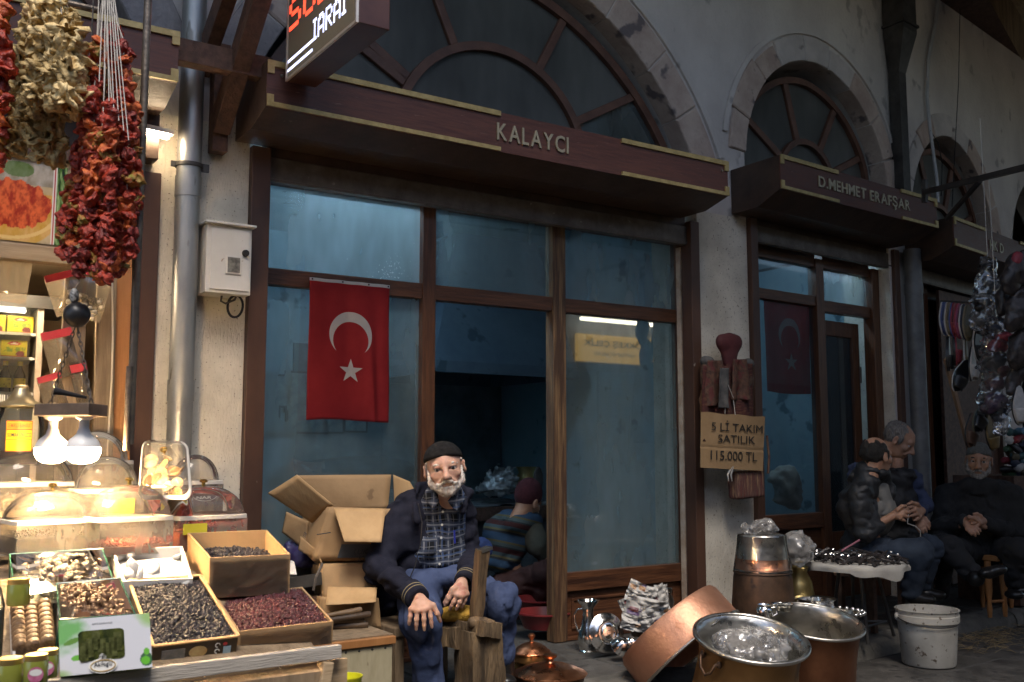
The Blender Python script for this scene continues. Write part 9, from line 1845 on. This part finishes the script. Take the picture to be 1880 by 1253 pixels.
# pale lit screen inside the third shop
lt = thing('shop_display', 'pale lit display glimpsed behind the slippers', 'display', YB(1790, 620, .5)); a, b = YB(1776, 552, .5), YB(1800, 640, .5); MB().box(a.x, b.x+.1, a.y, a.y+.03, b.z, a.z).build('frame', M_DKGREY, lt); MB().box(a.x+.02, b.x+.09, a.y-.004, a.y-.001, b.z+.02, a.z-.02).build('lit_face', mat('pale_screen_glow', (0.6, 0.7, 0.8), emit=(0.7, 0.85, 1.0), estr=.35), lt)
# ================================================================== the other side of the lane (seen only in the glass)
OY = -6.5; VY = .30-OY                                         # mirror of the opposite wall in the plane of the panes
def OPP(px, py_, yy=None): p = Y(px, py_, VY if yy is None else .30-yy); return Vector((p.x, .30-p.y, p.z))
opp = thing('opposite_building', 'building across the lane with a yellow knife shop sign, seen mirrored in the glass', 'building', (8, OY, 0))
MB().box(-9, 26, OY-.35, OY-.05, 0, 4.6).build('wall', mat('opposite_plaster', (0.34, 0.33, 0.31), (0.42, 0.40, 0.37), rough=.9, scale=2), opp)
M_FARSHOP = mat('far_shop_interior', (0.05, 0.06, 0.07), (0.20, 0.23, 0.25), rough=.6, scale=2.5)
for k in range(8):
    a = -5.6+k*3.4
    MB().box(a, a+2.7, OY-.048, OY-.02, 0.0, 2.25).build('shop_opening', M_FARSHOP, opp)
    for j in range(4): xx = a+j*.88; MB().box(xx, xx+.07, OY-.018, OY+.03, 0.0, 2.25).build('post', M_WOOD, opp)
    MB().box(a, a+2.7, OY-.018, OY+.05, 2.26, 2.36).build('lintel', M_TIMBER, opp)
sa, sb = OPP(1062, 612, OY+.05), OPP(1222, 672, OY+.05)
ks = thing('knife_shop_sign', 'yellow lit sign ÖKKEŞ ÇELİK HARTLAP BIÇAKLARI across the lane', 'sign', ((sa.x+sb.x)/2, OY+.03, sb.z))
xl, xr = min(sa.x, sb.x), max(sa.x, sb.x)
MB().box(xl, xr, OY-.03, OY+.04, sb.z, sa.z).build('panel', mat('yellow_sign_face', (0.55, 0.36, 0.08), emit=(0.75, 0.46, 0.10), estr=1.5), ks)
hS = sa.z-sb.z
text_on('ÖKKEŞ ÇELİK', (xr-.28*(xr-xl), OY+.041, sb.z+hS*.52), (-1, 0, 0), (0, 0, 1), .3, M_INK, ks, width=(xr-xl)*.66, height=hS*.34, offset=.004)
text_on('HARTLAP BIÇAKLARI', (xr-.36*(xr-xl), OY+.041, sb.z+hS*.20), (-1, 0, 0), (0, 0, 1), .3, M_INK, ks, width=(xr-xl)*.46, height=hS*.16)
ta, tb = OPP(1066, 585, OY+.2), OPP(1212, 592, OY+.2)
tbz = thing('tube_lamp', 'long fluorescent tube over the knife shop across the lane', 'lamp', ((ta.x+tb.x)/2, OY+.2, ta.z))
MB().tube([(ta.x, OY+.2, ta.z), (tb.x, OY+.2, ta.z)], .025, 10).build('tube', mat('warm_tube_glow', (1, 1, 1), emit=(1.0, 0.93, 0.72), estr=14), tbz, smooth=60)
MB().box(min(ta.x, tb.x), max(ta.x, tb.x), OY+.16, OY+.24, ta.z+.028, ta.z+.06).build('lamp_body', M_SHELF, tbz)
